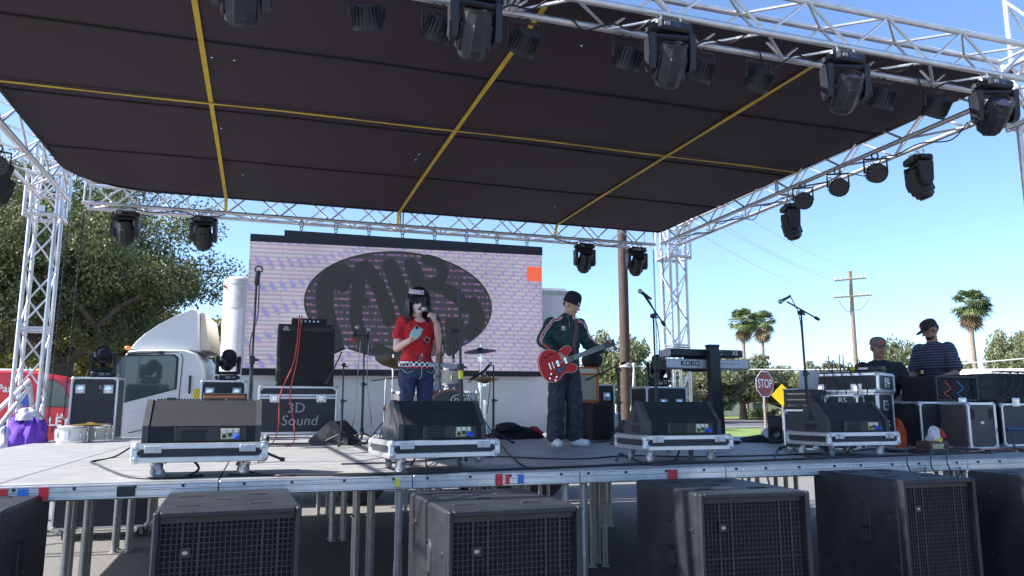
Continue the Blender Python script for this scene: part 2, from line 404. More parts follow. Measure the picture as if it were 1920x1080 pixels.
FACE = rotm(90, 0, 0)       # text that faces -Y (the audience)
def text(body, size, m_, parent, mx, depth=.002, shear=0., align='CENTER', name='lettering', bold=0.):
    me = text_mesh(body, size, depth, shear, align, bold); me.materials.clear(); me.materials.append(M[m_])
    return put(name, me, parent, None, mx)
def T(x, y, z): return Matrix.Translation((x, y, z))
def arc(c, r, a0, a1, n=12, plane='xz'):
    out = []
    for i in range(n+1):
        a = R(a0+(a1-a0)*i/n)
        out.append((c[0]+r*math.cos(a), c[1], c[2]+r*math.sin(a)) if plane == 'xz' else (c[0]+r*math.cos(a), c[1]+r*math.sin(a), c[2]))
    return out
def smooth_path(pts, k=6):
    pts = [Vector(p) for p in pts]; out = []
    for i in range(len(pts)-1):
        p0 = pts[max(i-1, 0)]; p1 = pts[i]; p2 = pts[i+1]; p3 = pts[min(i+2, len(pts)-1)]
        for j in range(k):
            t = j/k; out.append(.5*((2*p1)+(p2-p0)*t+(2*p0-5*p1+4*p2-p3)*t*t+(3*p1-p0-3*p2+p3)*t**3))
    out.append(pts[-1]); return out

# ---------------------------------------------------------------- the ground
g = B(); g.add([(-400, -30, 0), (600, -30, 0), (600, 900, 0), (-400, 900, 0)], [(0, 1, 2, 3)]); structure('ground', g, 'asphalt')
# coordinates along the view to the right: u = along the road (stage X), v = distance
def sheet(name, m_, x0, x1, y0, y1, z):
    b_ = B(); b_.add([(x0, y0, z), (x1, y0, z), (x1, y1, z), (x0, y1, z)], [(0, 1, 2, 3)]); return structure(name, b_, m_)
sheet('lawn', 'grass', 9, 70, 36, 50, .012)
sheet('road', 'road', -200, 500, 50.3, 84, .006)
sheet('far_lawn', 'grass', -200, 500, 86.2, 300, .13)
sheet('pavement', 'concrete', -200, 500, 84.3, 86.2, .134)
kb = B(); kb.box((30, 84.15, .08), (300, .3, .16), .02); structure('kerb', kb, 'red_kerb')
kb = B(); kb.box((39.5, 50.15, .07), (61, .3, .14), .02); structure('kerb', kb, 'concrete')
kb = B(); kb.prism([(30, 74), (40, 73.4), (46, 74.5), (46, 75.6), (40, 76.2), (31, 75.5)], .0, .16, 'z'); structure('kerb', kb, 'red_kerb')

# ---------------------------------------------------------------- the stage
PW, PD = 1.22, 2.44
X0, Y0 = -2.66, 5.2
stage = thing('stage', 'low portable stage of grey deck panels on silver pipe legs', 'stage', (0, 0, 0))
pm = B().box((0, 0, -.02), (PW-.008, PD-.008, .04), .003).mesh('deck_panel', 'deck')
fr = B()
for sx in (-1, 1): fr.box((sx*(PW/2-.03), 0, -.072), (.05, PD-.02, .06), .006)
for sy in (-1, 1): fr.box((0, sy*(PD/2-.03), -.072), (PW-.124, .05, .06), .006)
frm = fr.mesh('panel_frame', 'alu_dull', 35)
lg = B().cyl((0, 0, 0), (0, 0, 1.10), .026, n=12)
lg.cyl((0, 0, .0), (0, 0, .6), .030, n=12); lg.cyl((0, 0, 0), (0, 0, .012), .05, n=12); lg.box((.032, 0, .6), (.03, .02, .02))
lgm = lg.mesh('leg', 'galv', 35)
cols = 10
for i in range(cols):
    for j in range(3):
        if j == 2 and i >= 7: continue
        if j == 1 and i >= 10: continue
        cx = X0+PW*(i+.5); cy = Y0+PD*(j+.5)
        put('deck_panel', pm, stage, (cx, cy, DK)); put('panel_frame', frm, stage, (cx, cy, DK))
        for sx in (-1, 1):
            for sy in (-1, 1):
                o = put('leg', lgm, stage, (cx+sx*(PW/2-.07), cy+sy*(PD/2-.09), 0)); o.rotation_euler.z = random.uniform(0, 6)
# front rail: one extrusion per panel, with ribs, coloured tape at the joints
rb = B(); rb.box((0, 0, -.052), (PW-.006, .02, .09), .003)
for z in (-.014, -.042, -.088): rb.box((0, -.012, z), (PW-.006, .012, .014), .004)
rbm = rb.mesh('front_rail', 'alu', 35)
bolt = B().cyl((0, 0, 0), (0, -.008, 0), .009, n=8).mesh('bolt', 'black_steel')
for i in range(cols):
    cx = X0+PW*(i+.5); o = put('front_rail', rbm, stage, (cx, Y0-.012, DK))
    for dx in (-.5, -.2, .12, .45): put('bolt', bolt, stage, (cx+dx+random.uniform(-.05, .05), Y0-.022, DK-.028))
tm = {}
for c_ in ('red_mark', 'blue_mark', 'yellow_mark', 'black_print'): tm[c_] = B().box((0, 0, 0), (1, .003, .075), .0005).mesh('tape', c_)
for px, wd, c_ in ((8, .045, 'red_mark'), (45, .05, 'blue_mark'), (84, .05, 'red_mark'), (238, .10, 'black_print'), (745, .03, 'yellow_mark'), (936, .05, 'red_mark'), (952, .025, 'red_mark'), (977, .04, 'blue_mark'), (1262, .075, 'red_mark')):
    q = P(px, 900, Y=Y0-.0275); o = put('tape', tm[c_], stage, (q.x, Y0-.0325, DK-.052)); o.scale = (wd, 1, random.uniform(.7, 1.05))
# side rail on the left end
rb = B(); rb.box((0, 0, -.052), (.02, PD-.006, .09), .003); sm = rb.mesh('side_rail', 'alu', 35)
for j in range(3): put('side_rail', sm, stage, (X0-.012, Y0+PD*(j+.5), DK))

# ---------------------------------------------------------------- truss
TS = .33
def brace_mesh(L, r=.0125): return B().cyl((0, 0, 0), (0, 0, L), r, n=7, cap=False).mesh('brace', 'truss_alu', 40)
_bc = {}
def truss(name, label, p0, p1, up=(0, 0, 1), s=TS, pitch=.40, group=None, r=.026, flip=0):
    p0 = Vector(p0); p1 = Vector(p1); L = (p1-p0).length; d = (p1-p0)/L
    upv = Vector(up); upv = (upv-d*upv.dot(d)).normalized(); sd_ = d.cross(upv)
    mx = Matrix((( sd_.x, upv.x, d.x, p0.x), (sd_.y, upv.y, d.y, p0.y), (sd_.z, upv.z, d.z, p0.z), (0, 0, 0, 1)))
    t = thing(name, label, 'truss', group=group, mx=mx)
    cm = B().cyl((0, 0, 0), (0, 0, L), r, n=12).mesh('chord', 'truss_alu', 40)
    h = s/2; cs = [(-h, -h), (h, -h), (h, h), (-h, h)]
    for c_ in cs: put('chord', cm, t, (c_[0], c_[1], 0))
    n_ = max(2, round((L-.1)/pitch)); st = (L-.1)/n_; bl = math.hypot(s, st)
    key = round(bl, 4)
    if key not in _bc: _bc[key] = brace_mesh(bl)
    for k in range(4):
        a = cs[k]; b_ = cs[(k+1) % 4]
        for i in range(n_):
            e0, e1 = (a, b_) if (i+k+flip) % 2 == 0 else (b_, a)
            A = Vector((e0[0], e0[1], .05+i*st)); Bv = Vector((e1[0], e1[1], .05+(i+1)*st))
            q = (Bv-A).to_track_quat('Z', 'Y').to_matrix().to_4x4(); q.translation = A
            put('brace', _bc[key], t, None, q)
    key = ('s', round(s, 3))
    if key not in _bc: _bc[key] = brace_mesh(s)
    ks = [0.025, L-.025]+([L*.5-.02, L*.5+.02] if L > 3 else [])
    for z in ks:
        for k in range(4):
            a = Vector((*cs[k], z)); b_ = Vector((*cs[(k+1) % 4], z)); q = (b_-a).to_track_quat('Z', 'Y').to_matrix().to_4x4(); q.translation = a
            put('brace', _bc[key], t, None, q)
    return t
FY, BY, LX, RX = 4.74, 11.36, -2.66, 6.52      # truss centre lines
ZT = 4.66
truss('roof_truss', 'long silver box truss along the front edge of the roof, carrying lights', (LX-.6, FY, ZT), (RX-.1, FY, ZT), group='roof trusses')
truss('roof_truss', 'silver box truss along the back of the roof above the video wall', (LX+.25, BY, ZT-.13), (RX-.28, BY, ZT-.13), group='roof trusses', pitch=.36)
truss('roof_truss', 'silver side truss under the left edge of the roof', (LX-.05, FY+.25, ZT-.05), (LX-.05, BY-.25, ZT-.13), group='roof trusses', pitch=.46)
truss('roof_truss', 'silver side truss along the right edge of the roof with small round lights', (RX-.05, FY+.25, ZT-.05), (RX-.05, BY-.25, ZT-.13), group='roof trusses', pitch=.46)
def tower(label, x, y, top, braces):
    t = truss('support_tower', label, (x, y, .06), (x, y, top), up=(0, 1, 0), s=.31, pitch=.42, group='support towers', flip=1)
    b_ = B().box((0, 0, -.03), (.6, .6, .04), .005); b_.build('base_plate', 'alu_dull', t)
    # sleeve block that carries the roof: a cage of tubes with plates
    sl = B(); h = .215
    for z in (ZT-.42, ZT+.16):
        for a in ((-h, -h, h, -h), (h, -h, h, h), (h, h, -h, h), (-h, h, -h, -h)):
            sl.cyl((a[0], a[1], z), (a[2], a[3], z), .026, n=10)
    for a in ((-h, -h), (h, -h), (h, h), (-h, h)):
        sl.cyl((a[0], a[1], ZT-.46), (a[0], a[1], ZT+.2), .024, n=10)
    for k in range(4):
        q = Matrix.Rotation(k*math.pi/2, 4, 'Z')
        sl.cyl((-h, -h, ZT-.42), (h, -h, ZT+.1), .014, n=6, mx=q)
        sl.box((0, -h, ZT-.34), (.07, .010, .09), .003, mx=q)
    # the truss frame's z axis is the tower's axis; move back into its own frame
    inv = t.matrix_world.inverted(); sl.v = [tuple(inv @ Vector((x+p[0], y+p[1], p[2]))) for p in sl.v]
    sl.build('sleeve_block', 'truss_alu', t)
    for (dx, dy, zz) in braces:
        bb = B(); bb.cyl((x, y, zz), (x+dx, y+dy, .08), .028, n=10); bb.cyl((x, y, .5), (x+dx*.95, y+dy*.95, .13), .02, n=8)
        bb.box((x+dx, y+dy, .04), (.16, .16, .08), .01)
        bb.v = [tuple(inv @ Vector(p)) for p in bb.v]; bb.build('outrigger', 'truss_alu', t)
    return t
tower('silver support tower at the back left corner, in front of the oak', -2.95, 11.75, 5.3, ((-1.5, -.35, 2.0), (.0, 1.3, 1.95), (-.7, -1.5, 1.9)))
tower('silver support tower at the back right corner, behind the keyboards', 6.83, 11.62, 5.3, ((1.4, .4, 1.9), (.1, 1.3, 1.9)))
tower('white support tower at the front right corner, cut by the frame edge', 6.77, 4.79, 7.2, ())
# ---------------------------------------------------------------- canopy
can = thing('roof_canopy', 'dark brown fabric canopy stretched over the stage, seen from below', 'canopy', (0, 0, 0))
ys = [4.72, 6.32, 7.88, 9.5, 11.18]
CX0, CX1, CZ = -2.46, 6.32, 4.60
def cz(x, y):
    u = (x-CX0)/(CX1-CX0); v = (y-4.72)/(11.18-4.72)
    return CZ+.012+.03*math.sin(math.pi*u)*math.sin(math.pi*v)+.004*math.sin(x*2.3+y)-.02*v
for k in range(4):
    b_ = B(); nx, ny = 48, 8
    ya, yb = ys[k]+.006, ys[k+1]-.006
    for j in range(ny+1):
        for i in range(nx+1):
            x = CX0+(CX1-CX0)*i/nx; y = ya+(yb-ya)*j/ny
            if k == 3:                            # the back left corner of the cloth is cut round
                rr = 1.0; ex = CX0+rr-x; ey = y-(11.18-rr)
                if ex > 0 and ey > 0 and math.hypot(ex, ey) > rr:
                    f_ = rr/math.hypot(ex, ey); x = CX0+rr-ex*f_; y = 11.18-rr+ey*f_
            b_.v.append((x, y, cz(x, y)-.012*math.sin(math.pi*j/ny)+.004*math.sin(x*5.1+k*2+y*1.7)*math.sin(math.pi*j/ny)+.002*math.sin(x*11+y*6)*math.sin(math.pi*j/ny)))
    b_.f = [(j*(nx+1)+i, j*(nx+1)+i+1, (j+1)*(nx+1)+i+1, (j+1)*(nx+1)+i) for j in range(ny) for i in range(nx)]
    holes = {0: ((3, 5), (26, 3)), 1: ((11, 1), (10, 1)), 2: ((10, 2), (22, 4), (22, 3)), 3: ((11, 2), (35, 3), (5, 6))}[k]
    for (i, j) in holes:
        f = b_.f.pop(b_.f.index((j*(nx+1)+i, j*(nx+1)+i+1, (j+1)*(nx+1)+i+1, (j+1)*(nx+1)+i))); c_ = sum((Vector(b_.v[a]) for a in f), Vector())/4; o0 = len(b_.v)
        for a in f: d_ = Vector(b_.v[a])-c_; b_.v.append(tuple(c_+Vector((d_.x*.11, d_.y*.06, d_.z*.06))))
        b_.f += [(f[a], f[(a+1) % 4], o0+(a+1) % 4, o0+a) for a in range(4)]
    o = b_.build('fabric_panel', 'canopy', can, smooth=60)
for k in (1, 2, 3):
    b_ = B(); pts = [(CX0+(CX1-CX0)*i/40, ys[k], cz(CX0+(CX1-CX0)*i/40, ys[k])-.004) for i in range(41)]
    b_.tube(pts, .014, 6); b_.build('seam', 'seam', can)
# hem tube round the edge
b_ = B(); b_.tube([(CX1, 4.74, CZ+.03), (CX1, 11.16, CZ)], .03, 8); b_.build('hem', 'canopy', can)
b_ = B(); b_.tube([(CX0, 4.74, CZ+.03), (CX0, 10.2, CZ)]+[(CX0+1-math.cos(R(a)), 10.18+math.sin(R(a)), CZ) for a in range(10, 91, 10)]+[(CX1, 11.18, CZ)], .03, 8); b_.build('hem', 'canopy', can)
def strap(label, pts, wd):
    b_ = B(); pts = [Vector(p) for p in pts]; vs = []
    dr = (pts[-1]-pts[0]).normalized(); sd_ = dr.cross(Vector((0, 0, 1))).normalized()
    for k, p in enumerate(pts):
        tw = math.sin(k*2.1)*.25; s2 = (sd_*math.cos(tw)+Vector((0, 0, 1))*math.sin(tw)*.5)*wd/2; vs += [p-s2, p+s2]
    for p in list(vs): vs.append(p+Vector((0, 0, .003)))
    n_ = len(pts); h = 2*n_
    for k in range(n_-1):
        a = 2*k; b_.f += [(a, a+1, a+3, a+2), (h+a, h+a+2, h+a+3, h+a+1), (a, a+2, h+a+2, h+a), (a+1, h+a+1, h+a+3, a+3)]
    b_.v = [tuple(v) for v in vs]; o = b_.build('ratchet_strap', 'strap'); return tag(o, label, 'strap', 'yellow straps under the canopy')
for x, nm in ((-.60, 'left'), (1.87, 'middle'), (4.45, 'right')):
    strap('yellow strap running front to back under the canopy, %s of the three' % nm, [(x, y, cz(x, y)-.028) for y in np.linspace(4.9, 11.2, 12)]+[(x, 11.3, 4.40)], .044)
strap('long yellow strap running left to right across the canopy', [(x, 7.62, cz(x, 7.62)-.042) for x in np.linspace(-2.46, 6.34, 22)], .032)
# ================================================================ stage gear
# ---- subwoofers in front of the stage
def sub(label, xf, yf, rz, wd=.72, dp=.94, h=1.14):
    t = thing('subwoofer', label, 'speaker', (xf, yf, 0), rz, 'subwoofers lined up in front of the stage')
    th = .03
    b_ = B(); b_.box((wd/2, dp/2+.03, h/2+.01), (wd, dp-.06, h-.02), .014)
    for x in (th/2, wd-th/2): b_.box((x, .03, h/2+.01), (th, .06, h-.02), .008)
    for z in (.02+th/2, h-th/2): b_.box((wd/2, .031, z), (wd-2*th-.001, .058, th), .006)
    b_.build('cabinet', 'sub_paint', t)
    f = B(); f.box((wd/2, .056, h/2), (wd-2*th, .006, h-2*th), 0); f.build('grille_foam', 'grille_cloth', t)
    gr = B(); x0, x1, z0, z1 = th+.006, wd-th-.006, .05, h-th-.02
    nx = 25; nz = 38
    for i in range(nx+1):
        x = x0+(x1-x0)*i/nx; wdb = .011 if i in (4, 7, 19, 22) else .0045
        gr.box((x, .040, (z0+z1)/2), (wdb, .006, z1-z0))
    for j in range(nz+1):
        z = z0+(z1-z0)*j/nz; gr.box(((x0+x1)/2, .0425, z), (x1-x0, .005, .0045 if j % 13 else .010))
    gr.box(((x0+x1)/2, .038, z1+.006), (x1-x0+.01, .004, .03)); gr.build('grille', 'black_steel', t, smooth=None)
    bd = B(); bd.box((x0+(x1-x0)*.185, .030, h-.20), (.055, .008, .052), .003); o = bd.build('badge', 'black_gloss', t)
    lo = B(); lo.lathe([(.011, 0), (.011, .002)], 20, mx=T(x0+(x1-x0)*.185, .0255, h-.20) @ rotm(90, 0, 0) @ Matrix.Diagonal((1.2, .8, 1, 1)))
    lo.box((x0+(x1-x0)*.185, .0225, h-.20), (.004, .002, .018)); lo.build('emblem', 'galv', o)
    for px, py in ((.2, .25), (.72, .25), (.2, .72), (.72, .72), (.45, .5)):     # stacking sockets in the top
        s_ = B(); L_ = .10 if (px, py) != (.45, .5) else .07
        s_.box((wd*px, dp*py, h+.001), (L_+.02, .05, .006), .002); so_ = s_.build('top_socket', 'sub_paint', t)
        s2 = B(); s2.box((wd*px, dp*py, h+.0035), (L_, .028, .005)); s2.build('socket_recess', 'black_matt', so_)
    for sx in (0, 1):                                                   # recessed side handle and latch slots
        xs = -.001 if sx == 0 else wd+.001; sg = -1 if sx == 0 else 1
        hd = B(); hd.tube([(xs, dp*.42+math.cos(a)*.055, h-.34+math.sin(a)*.055+(.09 if math.sin(a) >= 0 else -.09)) for a in np.linspace(0, 2*math.pi, 25)], .008, 6)
        ho = hd.build('handle_rim', 'sub_paint', t)
        h2 = B(); h2.box((xs+sg*.001, dp*.42, h-.34), (.006, .085, .25), .002); h2.build('handle_pocket', 'black_matt', ho)
        h3 = B(); h3.cyl((xs+sg*.004, dp*.42-.045, h-.36), (xs+sg*.004, dp*.42+.045, h-.36), .011, n=8); h3.build('handle_bar', 'black_steel', ho)
        for yy, zz in ((.12, h-.22), (.76, h-.15), (.12, h-.60), (.80, h-.62)):
            r_ = B(); r_.box((xs, yy*dp/.94, zz), (.008, .075, .03), .003); lo_ = r_.build('latch_plate', 'black_steel', t)
            r2 = B(); r2.box((xs+sg*.004, yy*dp/.94, zz), (.004, .05, .012)); r2.build('latch_slot', 'black_matt', lo_)
    return t
for lb, px, py, rz, wd in (('leftmost black subwoofer, cut off by the left frame edge', -335, 972, 0, .72), ('black subwoofer with square mesh grille below the left floor monitor', 287, 962, 2, .70),
     ('black subwoofer below the singer, turned slightly, grille in shade', 840, 960, 1, .72), ('black subwoofer with patchy sunlight on its left side', 1312, 927, -4, .74),
     ('dark subwoofer below the rightmost floor monitor', 1692, 901, -1, .66), ('rightmost black subwoofer, cut off by the right frame edge', 2030, 902, -1, .72)):
    q = P(px, py, Z=1.14); sub(lb, q.x, q.y, rz, wd)

# ---- flight cases
_cm = {}
def castor(parent, x, y, z, h=.11, m_='castor_grey', yaw=0):
    key = ('castor', h, m_)
    if key not in _cm:
        a = B(); a.box((0, 0, -.006), (.075, .06, .008), .002); a.cyl((0, 0, -.01), (0, 0, -.03), .02, n=10)
        for sx in (-1, 1): a.prism([(-.02, -.02), (.03, -.02), (.035, -h+.04), (.015, -h+.035)], sx*.02-.002, sx*.02+.002, 'x')
        w_ = B(); r_ = h*.38; q = T(0, .024, -h+r_) @ rotm(0, 90, 0); w_.lathe([(r_*.5, -.017), (r_*.95, -.017), (r_, -.010), (r_, .010), (r_*.95, .017), (r_*.5, .017)], 18, mx=q)
        hb = B(); hb.lathe([(r_*.48, -.019), (r_*.48, .019)], 12, mx=q)
        _cm[key] = (a.mesh('castor_fork', 'alu_dull', 35), w_.mesh('wheel', m_, 35), hb.mesh('hub', 'alu', 35))
    a, w_, hb = _cm[key]
    o = put('castor', a, parent, (x, y, z)); o.rotation_euler.z = R(yaw); put('wheel', w_, o); put('hub', hb, o); return o
def flight_case(name, label, loc, rz, wd, dp, h, castors=0., panel='case_panel', handles=(), latches=(), cat='case', group='flight cases', edge=.028, lid=None, lip=False):
    """origin: centre of the base on the floor; front face at -Y"""
    t = thing(name, label, cat, loc, rz, group); z0 = castors; e = edge
    b_ = B(); b_.box((0, 0, z0+h/2), (wd-.012, dp-.012, h-.012)); b_.build('panels', panel, t)
    def edges(key, a, m_): return B().box((0, 0, 0), a, .004).mesh(key, m_, 35)
    ex = edges('edge_profile', (wd-.02, e, e), 'alu'); ey = edges('edge_profile', (e, dp-.02, e), 'alu'); ez = edges('edge_profile', (e, e, h-.02), 'alu')
    q = e/2-.004
    for sy in (-1, 1):
        for z in (z0+q, z0+h-q): put('edge_profile', ex, t, (0, sy*(dp/2-q), z))
    for sx in (-1, 1):
        for z in (z0+q, z0+h-q): put('edge_profile', ey, t, (sx*(wd/2-q+.0015), 0, z))
        for sy in (-1, 1): put('edge_profile', ez, t, (sx*(wd/2-q+.001), sy*(dp/2-q+.001), z0+h/2))
    if lid is not None:
        for dz, m_ in ((.016, 'alu'), (-.016, 'alu')):
            l_ = B(); l_.box((0, 0, z0+h-lid+dz), (wd+.004, dp+.004, .026), .004); l_.build('lid_profile', m_, t)
    ck = ('corner',)
    if ck not in _cm:
        c_ = B(); c_.ball((0, 0, 0), .034, 10, 7)
        for k in range(3):
            d_ = [.012]*3; d_ = [.07 if i != k else .075 for i in range(3)]
        c_.box((0, 0, 0), (.062, .062, .062), .02); _cm[ck] = c_.mesh('corner', 'alu_dull', 50)
    for sx in (-1, 1):
        for sy in (-1, 1):
            for z in (z0+.022, z0+h-.022): put('corner', _cm[ck], t, (sx*(wd/2-.022), sy*(dp/2-.022), z))
    if ('latch',) not in _cm:
        a = B(); a.box((0, 0, 0), (.115, .012, .10), .004); a.box((0, -.004, 0), (.095, .01, .08), .002)
        c_ = B(); c_.box((0, -.011, .0), (.05, .008, .055), .003); c_.cyl((0, -.012, 0), (0, -.02, 0), .018, n=10); c_.box((0, -.021, 0), (.04, .006, .01), .002)
        _cm[('latch',)] = (a.mesh('latch', 'alu', 35), c_.mesh('latch_catch', 'chrome', 35))
        a = B(); a.box((0, 0, 0), (.12, .010, .12), .004)
        c_ = B(); c_.lathe([(.036, .0), (.046, .006), (.036, .008)], 16, mx=rotm(90, 0, 0)); c_.tube([(-.04, -.012, .01), (-.035, -.022, -.02), (.035, -.022, -.02), (.04, -.012, .01)], .006, 6)
        _cm[('handle',)] = (a.mesh('handle_dish', 'alu_dull', 35), c_.mesh('handle_grip', 'chrome', 35))
    for kind, lst in (('latch', latches), ('handle', handles)):
        for x, z in lst:
            a, c_ = _cm[(kind,)]; o = put('latch' if kind == 'latch' else 'handle_dish', a, t, (x, -dp/2-.002, z0+z)); put('latch_catch' if kind == 'latch' else 'handle_grip', c_, o)
    if castors:
        for sx in (-1, 1):
            for sy in (-1, 1): castor(t, sx*(wd/2-.12), sy*(dp/2-.1), z0, castors, 'rubber' if castors > .115 else 'castor_grey', random.uniform(-60, 60))
    return t
def on_deck(px, py): q = P(px, py, Z=DK); return q
# ---- floor monitors on dollies
def wedge(label, loc, rz, wd=.76, bright=False, group='floor monitors'):
    t = thing('floor_monitor', label, 'monitor', loc, rz, group)
    prof = [(0, 0), (0, .11), (.17, .275), (.22, .275), (.46, .05), (.43, 0)]
    b_ = B(); b_.prism(prof, -wd/2+.03, wd/2-.03, 'x')
    b_.build('cabinet', 'wedge_paint', t, smooth=20)
    for sx in (-1, 1):                              # moulded end cheeks stand proud
        b_ = B()
        pr = [(-.004, -.002), (-.004, .114), (.166, .281), (.225, .281), (.467, .052), (.435, -.002)]
        b_.prism(pr, sx*(wd/2-.015)-.018, sx*(wd/2-.015)+.018, 'x'); b_.build('end_cheek', 'wedge_cheek', t, smooth=20)
    sl = math.atan2(.2, .19); mxs = T(0, .0, .135) @ rotm(0, 0, 0)
    gp = B(); gp.prism([(.447, .068), (.235, .266), (.231, .260), (.442, .063)], -wd/2+.05, wd/2-.05, 'x'); gp.build('front_grille', 'black_steel', t)
    rp_ = B(); rp_.box((.05, -.003, .056), (wd*.62, .008, .09), .003); ro = rp_.build('rear_panel', 'black_steel', t)
    for k in range(6):
        v_ = B(); v_.box((-wd*.02-.04, -.009, .022+k*.0135), (wd*.22, .006, .006), .002); v_.build('vent_slat', 'wedge_paint', ro)
    cp = B(); cp.box((wd*.235, -.008, .058), (.115, .005, .068), .002); co = cp.build('connector_plate', 'panel_yellow', ro)
    for i, (dx, dz) in enumerate(((-.042, .022), (0, .025), (.042, .024), (-.04, -.018), (.0, -.006))):
        c_ = B(); c_.lathe([(.013, 0), (.013, .006), (.008, .006), (.008, .002)], 12, mx=T(wd*.235+dx*.9, -.0105, .058+dz*.8) @ rotm(90, 0, 0)); c_.build('socket', 'black_gloss' if i > 2 else 'alu', co)
    pl = B(); pl.cyl((wd*.235+.038, -.011, .042), (wd*.235+.045, -.06, .036), .014, n=10); pl.box((wd*.235+.036, -.02, .042), (.034, .02, .034), .005); pl.build('plug', 'con_blue', co)
    for sx in (-1, 1):                              # triangular hand holes in the cheeks
        x = sx*(wd/2+.0035)
        for k, pr in enumerate((([(.14, .105), (.26, .105), (.205, .20)]), ([(.15, .02), (.29, .02), (.29, .08), (.125, .08)]))):
            h_ = B(); h_.prism(pr, x-.001, x+.001, 'x'); h_.build('hand_hole', 'black_matt', t)
    lipb = B()
    for i in range(34): lipb.box((-wd/2+.06+i*(wd-.12)/33, .195, .281), (.011, .04, .012), .002)
    if bright: lipb.build('grille_edge', 'black_steel', t)
    return t
def dolly(label, loc, rz, wd=.80, dp=.58):
    return flight_case('equipment_dolly', label, loc, rz, wd, dp, .112, castors=.105, panel='case_panel', latches=(), handles=(), cat='dolly', group='wheeled dollies under the floor monitors', edge=.036)
def mon(dl, wl, px, py, rz, wd=.76, bright=False, inset=.3):
    q = on_deck(px, py); c_ = Matrix.Rotation(R(rz), 3, 'Z') @ Vector((0, .29, 0)); p = Vector((q.x, q.y, DK))+c_
    d_ = dolly(dl, p, rz)
    for x in (-.28, .28):                              # butterfly latches on the front rim
        k = B(); k.box((x, -.296, .185), (.10, .008, .045), .004); k.cyl((x, -.30, .185), (x, -.308, .185), .018, n=10); k.build('latch', 'alu_dull', d_)
    w_ = Matrix.Rotation(R(rz), 3, 'Z') @ Vector((.0, -.22, 0))
    wedge(wl, (p.x+w_.x, p.y+w_.y, DK+.216), rz, wd, bright); return p
mon('wheeled dolly under the leftmost floor monitor', 'sunlit charcoal floor monitor at the left of the stage front', 374, 897, 1, .71, True)
mon('wheeled dolly under the floor monitor before the singer', 'floor monitor in front of the singer, half in shade', 836, 886, 6, .64)
mon('wheeled dolly under the floor monitor before the keyboards', 'floor monitor in front of the keyboard stand', 1294, 868, -2, .67)
mon('wheeled dolly under the rightmost floor monitor', 'rightmost floor monitor, beside the mixing desk cases', 1624, 857, 0, .69)
# ---- moving head lights
_mh = None
def moving_head(label, mx, pan=0, tilt=0, group='moving head lights'):
    """upright: base on the floor; mx places the base, flipped for hanging"""
    global _mh
    if _mh is None:
        a = B(); a.box((0, 0, .05), (.30, .23, .085), .018); a.box((0, 0, .006), (.24, .19, .012), .004); a.prism([(-.19, .03), (-.15, .015), (-.15, .085), (-.19, .07)], -.05, .05, 'y'); a.prism([(.19, .03), (.15, .015), (.15, .085), (.19, .07)], -.05, .05, 'y')
        d_ = B(); d_.box((0, -.117, .052), (.075, .004, .042), .001)
        bt = B()
        for i in range(3): bt.box((.065+.02*i, -.117, .052), (.012, .006, .03), .001)
        y_ = B(); y_.box((0, 0, .125), (.36, .14, .05), .016)
        for sx in (-1, 1):
            y_.prism([(-.085, .11), (.085, .11), (.075, .33), (.045, .40), (-.045, .40), (-.075, .33)], sx*.165-.024, sx*.165+.024, 'x')
            y_.cyl((sx*.185, 0, .33), (sx*.198, 0, .33), .06, n=16)
        h_ = B(); pr = [(.078, -.19), (.105, -.17), (.120, -.08), (.125, .02), (.118, .09), (.110, .155), (.100, .16), (.096, .14)]
        h_.lathe(pr, 10)
        for k in range(4): h_.box((0, .112, -.03), (.10, .035, .20), .012, mx=Matrix.Rotation(k*math.pi/2, 4, 'Z'))
        h_.box((0, 0, -.195), (.11, .11, .02), .006)
        l_ = B(); l_.lathe([(.0, .150), (.05, .150), (.092, .142)], 18, cap=False)
        rg = B(); rg.lathe([(.094, .15), (.098, .166), (.112, .166), (.112, .15)], 20, cap=False)
        vt = B()
        for i in range(5): vt.box((0, -.131, -.11+i*.02), (.07, .004, .008), .001)
        _mh = [a.mesh('base', 'black', 35), d_.mesh('display', 'lens', None), bt.mesh('buttons', 'grey_print', None), y_.mesh('yoke', 'black', 35), h_.mesh('head', 'black', 35), l_.mesh('lens', 'lens', 40), rg.mesh('lens_ring', 'black_gloss', 40), vt.mesh('vent', 'black_matt', None)]
        c_ = B()
        for x in (0,):
            c_.tube(arc((x, 0, -.035), .034, -60, 240, 12, 'xz'), .009, 6, mx=T(x, 0, -.035) @ rotm(0, 0, 90) @ T(-x, 0, .035)); c_.cyl((x, 0, 0), (x, 0, -.01), .016, n=8); c_.box((x, .045, -.035), (.02, .03, .02), .004)
        _mh.append(c_.mesh('clamp', 'alu', 35))
    t = thing('moving_head_light', label, 'stage light', group=group, mx=mx @ Matrix.Scale(.9, 4))
    b_ = put('base', _mh[0], t); put('display', _mh[1], b_); put('buttons', _mh[2], b_)
    y_ = put('yoke', _mh[3], t); y_.rotation_euler.z = R(pan)
    q = Matrix.Rotation(R(pan), 4, 'Z') @ T(0, 0, .33) @ Matrix.Rotation(R(tilt), 4, 'X')
    h_ = put('head', _mh[4], t, None, q); put('lens', _mh[5], h_); put('lens_ring', _mh[6], h_); put('vent', _mh[7], h_)
    return t
def hang(p, yaw=0): return T(*p) @ Matrix.Rotation(R(yaw), 4, 'Z') @ Matrix.Rotation(math.pi, 4, 'Y')
def hung_head(label, p, yaw, pan, tilt):
    t = moving_head(label, hang(p, yaw), pan, tilt); put('clamp', _mh[8], t, (-.09, 0, 0)); put('clamp', _mh[8], t, (.09, 0, 0)); return t
fz = ZT-TS/2-.026-.055
